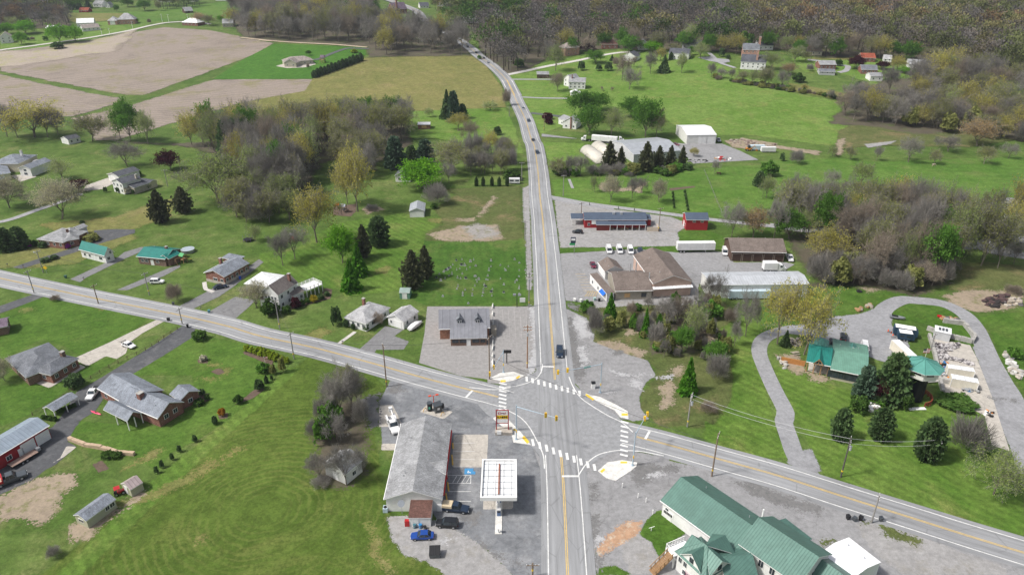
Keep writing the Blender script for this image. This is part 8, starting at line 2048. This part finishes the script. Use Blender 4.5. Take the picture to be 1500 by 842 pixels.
10 128 544 84 40 7|slim right one by the hedge end
10 68 585 30 20 D|small, below the slim pair by the hedge end
10 0 640 60 60 D|in the bed left of the meadow
10 450 800 270 170 B|tall, at the left of the wood by the store lot
10 540 710 140 110 M|at the top of the small wood by the store
10 400 770 190 150 B|low left in the small wood by the store
10 505 745 210 150 B|in the middle of the small wood by the store
10 480 640 120 120 M|topmost of the small wood by the store
10 400 835 130 130 8|low, inside the small wood by the store
10 560 830 160 110 b|right edge of the small wood by the store
10 340 800 120 100 b|left edge of the small wood by the store
14 478 352 215 150 B|close in front of the old white shed
14 335 320 130 130 B|left of the old white shed
14 360 110 140 110 8|behind the old white shed
14 430 110 150 130 B|behind the old white shed
14 548 262 110 100 b|at the right corner of the old white shed
14 300 90 110 90 b|left behind the old white shed
14 340 345 40 130 b|brush at the foot of the old white shed
13 1070 112 40 32 D|first small one on the meadow edge
13 985 168 40 30 D|second small one on the meadow edge
13 946 212 40 26 D|third small one on the meadow edge
13 890 254 44 30 D|fourth small one on the meadow edge
13 860 285 42 30 D|fifth small one on the meadow edge
13 1180 20 36 26 D|upper small one on the meadow edge
13 300 740 56 90 b|low, in the bottom-left grass
13 590 195 26 70 K|under the tan stone wall
13 640 198 26 60 K|right under the tan stone wall
""".strip().split('\n')
for ln in TREES:
    a, where = ln.split('|'); v = a.split(); t(int(v[0]), *[float(x) for x in v[1:5]], v[5], where)
# arborvitae screens, one shrub each
for i in range(14):
    u = i / 13; t(2, 302 + 255 * u, 428 - 92 * u, 42 + (i % 3) * 3, 26, 'C', 'in the straight screen beside the tan-roofed ranch', 'columnar screen at the striped lawn')
for i, x in enumerate((1190, 1227, 1275, 1315, 1358)): t(6, x, 272, 50, 18, 'C', ('nearest the thicket in the row of five', 'second in the row of five by the lane', 'third in the row of five by the lane', 'fourth in the row of five by the lane', 'nearest the camper van in the row of five')[i], 'five columnar shrubs by the lane')
for i in range(5): t(7, 918 + i * 2, 318 + i * 19, 20, 16, 'D', 'in the shorter planted row on the orchard meadow', 'shrub rows on the orchard meadow')
for i in range(6): t(7, 984 + i * 3.4, 312 + i * 19, 22, 18, 'D', 'in the longer planted row on the orchard meadow', 'shrub rows on the orchard meadow')
for i in range(7): t(9, 1355 + i * 26, 425 + i * 9, 30, 36, '4', 'in the long clipped hedge beside the cross road', 'clipped hedge along the road')
for i in range(7): t(10, 6 + i * 24, 432 + i * 10, 30, 36, '4', 'in the long clipped hedge beside the cross road', 'clipped hedge along the road')
for i in range(9): t(9, 240 + i * 21, 800 - (i * 8 if i > 3 else -i * 3), 24, 26, 'K', 'in the clipped border beside the carport', 'clipped border by the carport')
for i in range(26):
    u = RND.random(); t(3, 1130 + 400 * u, 432 + 62 * u + RND.uniform(-6, 6), RND.uniform(14, 30), RND.uniform(24, 50), RND.choice('bK7r'), 'low in the hedgerow above the big meadow', 'low shrubs of the upper hedgerow')
for i in range(22):
    u = RND.random(); t(4, 10 + 540 * u, 465 + 90 * u + RND.uniform(-6, 6), RND.uniform(14, 28), RND.uniform(24, 46), RND.choice('bK7r'), 'low in the hedgerow above the big meadow', 'low shrubs of the upper hedgerow')
for i in range(16): t(7, RND.uniform(260, 1000), RND.uniform(195, 218), RND.uniform(26, 46), RND.uniform(40, 70), RND.choice('bb78K'), 'low in the thicket below the workshop', 'low thicket below the workshop')
for i in range(56):
    x, y = RND.uniform(560, 1230), RND.uniform(185, 480)
    if y > 330 and x < 700: continue
    t(11, x, y, RND.uniform(40, 105), RND.uniform(36, 70), RND.choice('bbbr778B'), 'small, within the scrub thicket below the hall', 'small growth in the scrub')

# ------------------------------------------------------------------ groves of individual trees
def scatter(poly, n, dmin):
    W = np.array(PL(poly)); lo, hi = W.min(0), W.max(0); pts = []; k = 0
    while len(pts) < n and k < n * 60:
        k += 1; p = np.array([RND.uniform(lo[0], hi[0]), RND.uniform(lo[1], hi[1])])
        if sdist(p[None], W)[0] < 0: continue
        if any(((p - q) / np.array([1, .6])).dot((p - q) / np.array([1, .6])) < dmin ** 2 for q in pts): continue
        pts.append(p)
    return pts
def grove(poly, n, dmin, mix, h, w, where, group, top=-99):
    for p in scatter(poly, n, dmin):
        k = RND.choice(mix); f = RND.uniform(.75, 1.2); c = .62 if k in 'SNC' else 1
        plant(p[0], p[1], min(h * f, max(26, p[1] - top - RND.uniform(0, 14))), w * f * c, k, where, group)
GW = 'in the wood between the tilled field and the lawns'
grove("5 650 20 1060 60 1220 120|6 0 330 220 330 300 150 380 60|2 600 800 810 790 800 700 640 650 400 690 200 760|1 1497 760 1300 790 1000 800 660 790", 100, 10.5, 'BBBRYYMMMLLGMYYB', 62, 32, GW, 'trees of the left wood', 142)
grove("5 1250 60 1480 60|6 60 60 10 200|5 1250 150", 7, 12, 'SSSP', 62, 30, GW, 'trees of the left wood', 165)
grove("8 170 480 340 420 520 420 800 460 900 470 1080 500 1100 640 1060 760 900 800 640 800 570 640 420 600 380 560", 56, 16, 'BBRMMMLLGYYLBB', 70, 40, 'in the right wood beyond the long metal building', 'trees of the right wood', 258)
grove("5 1260 320 1497 290|6 110 290 220 440 60 500|5 1400 490 1290 440", 24, 11, 'bbMM7LbB', 40, 36, 'at the lower fringe of the left wood', 'growth along the left wood')
grove("6 420 40 660 100 640 200 560 240 440 210", 14, 13, 'BMMBYLR', 52, 34, GW, 'trees of the left wood')
grove("8 1040 540 1300 500 1497 520 1497 690 1200 690 1080 640", 8, 22, 'LMYLM', 74, 36, 'at the right edge before the pale road', 'trees at the right edge')
grove("6 1070 100 1400 100 1400 215 1090 215", 18, 9, 'BRMBYbM', 34, 20, 'in the thin growth between the pines and the road', 'thin growth by the road')
grove("12 330 0 1100 0 1080 70 880 110 640 70 480 60 370 70", 34, 12, 'bbBRRbb7', 34, 32, 'along the near edge of the right wood', 'trees of the right wood')
grove("1 1280 110 1497 90|2 300 100 650 115 800 215 1150 250 1150 300 600 310 590 250 0 215|1 1340 215", 92, 8, 'BBBBBBRRBMYMBB', 42, 23, 'in the strip wood behind the tan-roofed ranch', 'trees of the strip wood')
grove("4 470 650 560 590 720 545 900 465 1100 430 1300 440 1497 560 1497 800 1380 740 1200 700 900 730 700 690 560 680", 50, 15, 'BBBRMMBYLMBY', 46, 32, 'in the brown wood above the dirt clearing', 'trees of the upper right wood')

grove("4 560 640 900 700 1497 810 1497 740 900 650", 20, 12, 'BBbRMY7B', 34, 28, 'around the dirt clearing below the brown wood', 'growth round the dirt clearing')
grove("0 800 84 830 72 905 68 985 70 1090 74 1145 70 1210 80 1300 82 1380 92 1380 98 1300 90 1210 87 1140 78 1090 82 985 78 905 77 835 82 805 92", 30, 10, 'GGMLYBRK', 30, 24, 'at the foot of the far wooded hill', 'trees at the foot of the far hill')
# ------------------------------------------------------------------ far woodland, one mass
def woodland(name, label, polys, dx, dy, mixf, h, w):
    V = []; Tn = []; F = 0
    TW = {'B': (.135, .125, .12), 'R': (.15, .128, .108), 'Y': (.205, .19, .085), 'M': (.135, .155, .06), 'G': (.065, .13, .025), 'O': (.21, .145, .08), 'S': (.02, .045, .02), 'L': (.15, .2, .06)}
    for poly in polys:
        W = np.array(PL(poly)); lo, hi = W.min(0), W.max(0)
        y = lo[1]
        while y < hi[1]:
            s = .5 + .5 * np.clip((y + 30) / 110, 0, 1)
            x = lo[0] + RND.uniform(0, dx)
            while x < hi[0]:
                p = np.array([x + RND.uniform(-.4, .4) * dx * s, y + RND.uniform(-.5, .5) * dy * s]); x += dx * s
                if sdist(p[None], W)[0] < 0: continue
                k = RND.choice(mixf(p)); g = G(tuple(p)); d = proj(g.x, g.y, g.z)[2]; f = RND.uniform(.75, 1.25)
                hm = h * f; wm = w * f * (.6 if k == 'S' else 1)
                C, dr = RND.choice(DOMES); rot = RND.uniform(0, 6.28); c, sn = math.cos(rot), math.sin(rot)
                if k == 'S': C = np.column_stack([C[:, :2] * (1.25 - C[:, 2:]) * 1.3, C[:, 2]])
                if k in 'BR': C, dr = C[:560], dr[:560]
                P = quads(C, .016 if k in 'BR' else .022, NR, 0, 1.2, dr * 2.6 + np.array([0, 0, .5]))
                Q = np.empty_like(P); Q[:, 0] = (P[:, 0] * c - P[:, 1] * sn) * wm + g.x; Q[:, 1] = (P[:, 0] * sn + P[:, 1] * c) * wm + g.y; Q[:, 2] = P[:, 2] * hm + g.z
                V.append(Q); col = np.array(TW[k]) * RND.uniform(.7, 1.3); Tn.append(np.repeat(col[None] * np.array([[1, 1, 1]]), len(Q), 0) * np.repeat(NR.uniform(.93, 1.07, (len(Q) // 4, 1)), 4, 0))
                # trunk
                r = .02 * wm; tk = np.array([[-r, 0, 0], [r, 0, 0], [r * .6, 0, hm * .5], [-r * .6, 0, hm * .5], [0, -r, 0], [0, r, 0], [0, r * .6, hm * .5], [0, -r * .6, hm * .5]]) + np.array(g)
                V.append(tk); Tn.append(np.repeat(np.array([[.06, .052, .046]]), 8, 0))
            y += dy * s
    V = np.concatenate(V); Tn = np.concatenate(Tn); n = len(V) // 4
    me = bpy.data.meshes.new(name); me.vertices.add(len(V)); me.vertices.foreach_set('co', V.astype(np.float32).ravel())
    me.loops.add(n * 4); me.loops.foreach_set('vertex_index', np.arange(n * 4, dtype=np.int32)); me.polygons.add(n); me.polygons.foreach_set('loop_start', np.arange(0, n * 4, 4, dtype=np.int32)); me.polygons.foreach_set('loop_total', np.full(n, 4, dtype=np.int32))
    a = me.attributes.new('tint', 'FLOAT_COLOR', 'POINT'); a.data.foreach_set('color', np.column_stack([Tn, np.ones(len(Tn))]).astype(np.float32).ravel())
    me.update(calc_edges=True); me.materials.append(tinted('woodland_foliage')); o = bpy.data.objects.new(name, me); COL.objects.link(o)
    return tag(o, label, 'woodland', None, 'stuff')
def mix_right(p):
    if p[0] < 770: return 'BBBRBGM' if p[1] > 40 else 'GGGBMBY'
    if p[0] < 1080: return 'BBBBBBRRMYG' if p[1] > 6 else 'BBGGM'
    return 'YYMBBBMRBYO' if p[1] < 60 else 'BBRMYMB'
woodland('woodland', 'brown and olive woodland covering the far hills', ["0 700 60 715 92 738 106 765 104 800 84 832 72 905 70 985 72 1090 76 1145 70 1170 80 1210 85 1265 82 1300 84 1380 88 1410 100 1500 115 1560 115 1560 28 1185 26 1175 16 1120 14 1060 22 900 26 760 34 700 44"], 13, 8, mix_right, 23, 19)
woodland('woodland', 'hazy farthest woodland along the top edge of the photo', ["0 690 42 760 32 900 24 1060 20 1115 12 1185 -4 1240 -10 1560 -10 1560 30 1190 26 1180 14 1300 2 1330 2 1200 -20 1000 -42 700 -42 660 20"], 12.5, 7, mix_right, 25, 21)
woodland('woodland', 'grey wood on the far left behind the bright trees', ["0 -60 18 0 16 60 20 98 24 105 38 85 44 60 42 0 44 -60 50"], 9, 5, lambda p: 'BBBBRMO', 15, 13)
woodland('woodland', 'dark green tree belt along the top left edge', ["0 -60 12 90 10 105 20 130 12 150 8 190 2 300 -2 560 -2 560 -40 -60 -40", "0 470 20 540 8 560 20 540 38 500 40 480 32", "0 225 6 290 4 300 10 240 16"], 9, 5, lambda p: 'GGGBSMG', 15, 13)
woodland('woodland', 'green garden trees scattered around the far road houses', ["0 655 34 672 52 700 44 690 -10 606 -10 628 8|0 648 26"], 11, 7, lambda p: 'GGGMBLY', 15, 14)
# ------------------------------------------------------------------ light, sky, camera
def setup():
    sc = bpy.context.scene
    w = bpy.data.worlds.new('World'); sc.world = w; w.use_nodes = True
    nt = w.node_tree; nt.nodes.clear()
    sky = nt.nodes.new('ShaderNodeTexSky'); sky.sky_type = 'NISHITA'; sky.sun_disc = False
    el, az = math.radians(52), math.radians(-105)      # azimuth from +Y towards +X
    sky.sun_elevation = el; sky.sun_rotation = az; sky.air_density = 1.2; sky.dust_density = 4; sky.ozone_density = 1.0
    hs = nt.nodes.new('ShaderNodeHueSaturation'); hs.inputs['Saturation'].default_value = .5
    bg = nt.nodes.new('ShaderNodeBackground'); bg.inputs[1].default_value = .1
    out = nt.nodes.new('ShaderNodeOutputWorld')
    nt.links.new(sky.outputs[0], hs.inputs['Color']); nt.links.new(hs.outputs[0], bg.inputs[0]); nt.links.new(bg.outputs[0], out.inputs[0])
    L = bpy.data.lights.new('sun', 'SUN'); L.energy = 3.1; L.angle = math.radians(6); L.color = (1, .96, .9)
    so = bpy.data.objects.new('sun', L); COL.objects.link(so)
    d = Vector((math.sin(az) * math.cos(el), math.cos(az) * math.cos(el), math.sin(el)))
    so.rotation_euler = (-d).to_track_quat('-Z', 'Y').to_euler(); so.location = (0, 0, 200)
    cam = bpy.data.cameras.new('camera'); cam.sensor_width = 36; cam.lens = 36 * FOC / PW
    cam.clip_start = 1; cam.clip_end = 9000
    co = bpy.data.objects.new('camera', cam); COL.objects.link(co)
    co.location = (0, 0, CAMZ); co.rotation_euler = (math.pi / 2 - PITCH, 0, 0)
    sc.camera = co
    sc.view_settings.view_transform = 'Standard'; sc.view_settings.look = 'None'
    sc.view_settings.gamma = 1; sc.view_settings.use_curve_mapping = False
    sc.view_settings.exposure = 0.42
    sc.cycles.max_bounces = 5; sc.cycles.diffuse_bounces = 2; sc.cycles.glossy_bounces = 2; sc.cycles.transparent_max_bounces = 12
    sc.cycles.use_denoising = True
setup()
hz = NT('thin_air'); hz.t.links.new(hz.n('VolumePrincipled', {'Color': (.78, .86, 1, 1), 'Density': .00008, 'Anisotropy': .2}).outputs[0], hz.out.inputs['Volume'])
tag(MB().box(-1500, 1500, -250, 1760, -4, 150).build('haze', hz.m), 'thin pale haze over the far woods', 'haze', None, 'stuff')
for me in bpy.data.meshes:      # paint and slabs without a ragged rim are solid right across
    if 'sd' not in me.attributes and any(m and m.name in EDGED for m in me.materials):
        me.attributes.new('sd', 'FLOAT', 'POINT').data.foreach_set('value', [9.0] * len(me.vertices))
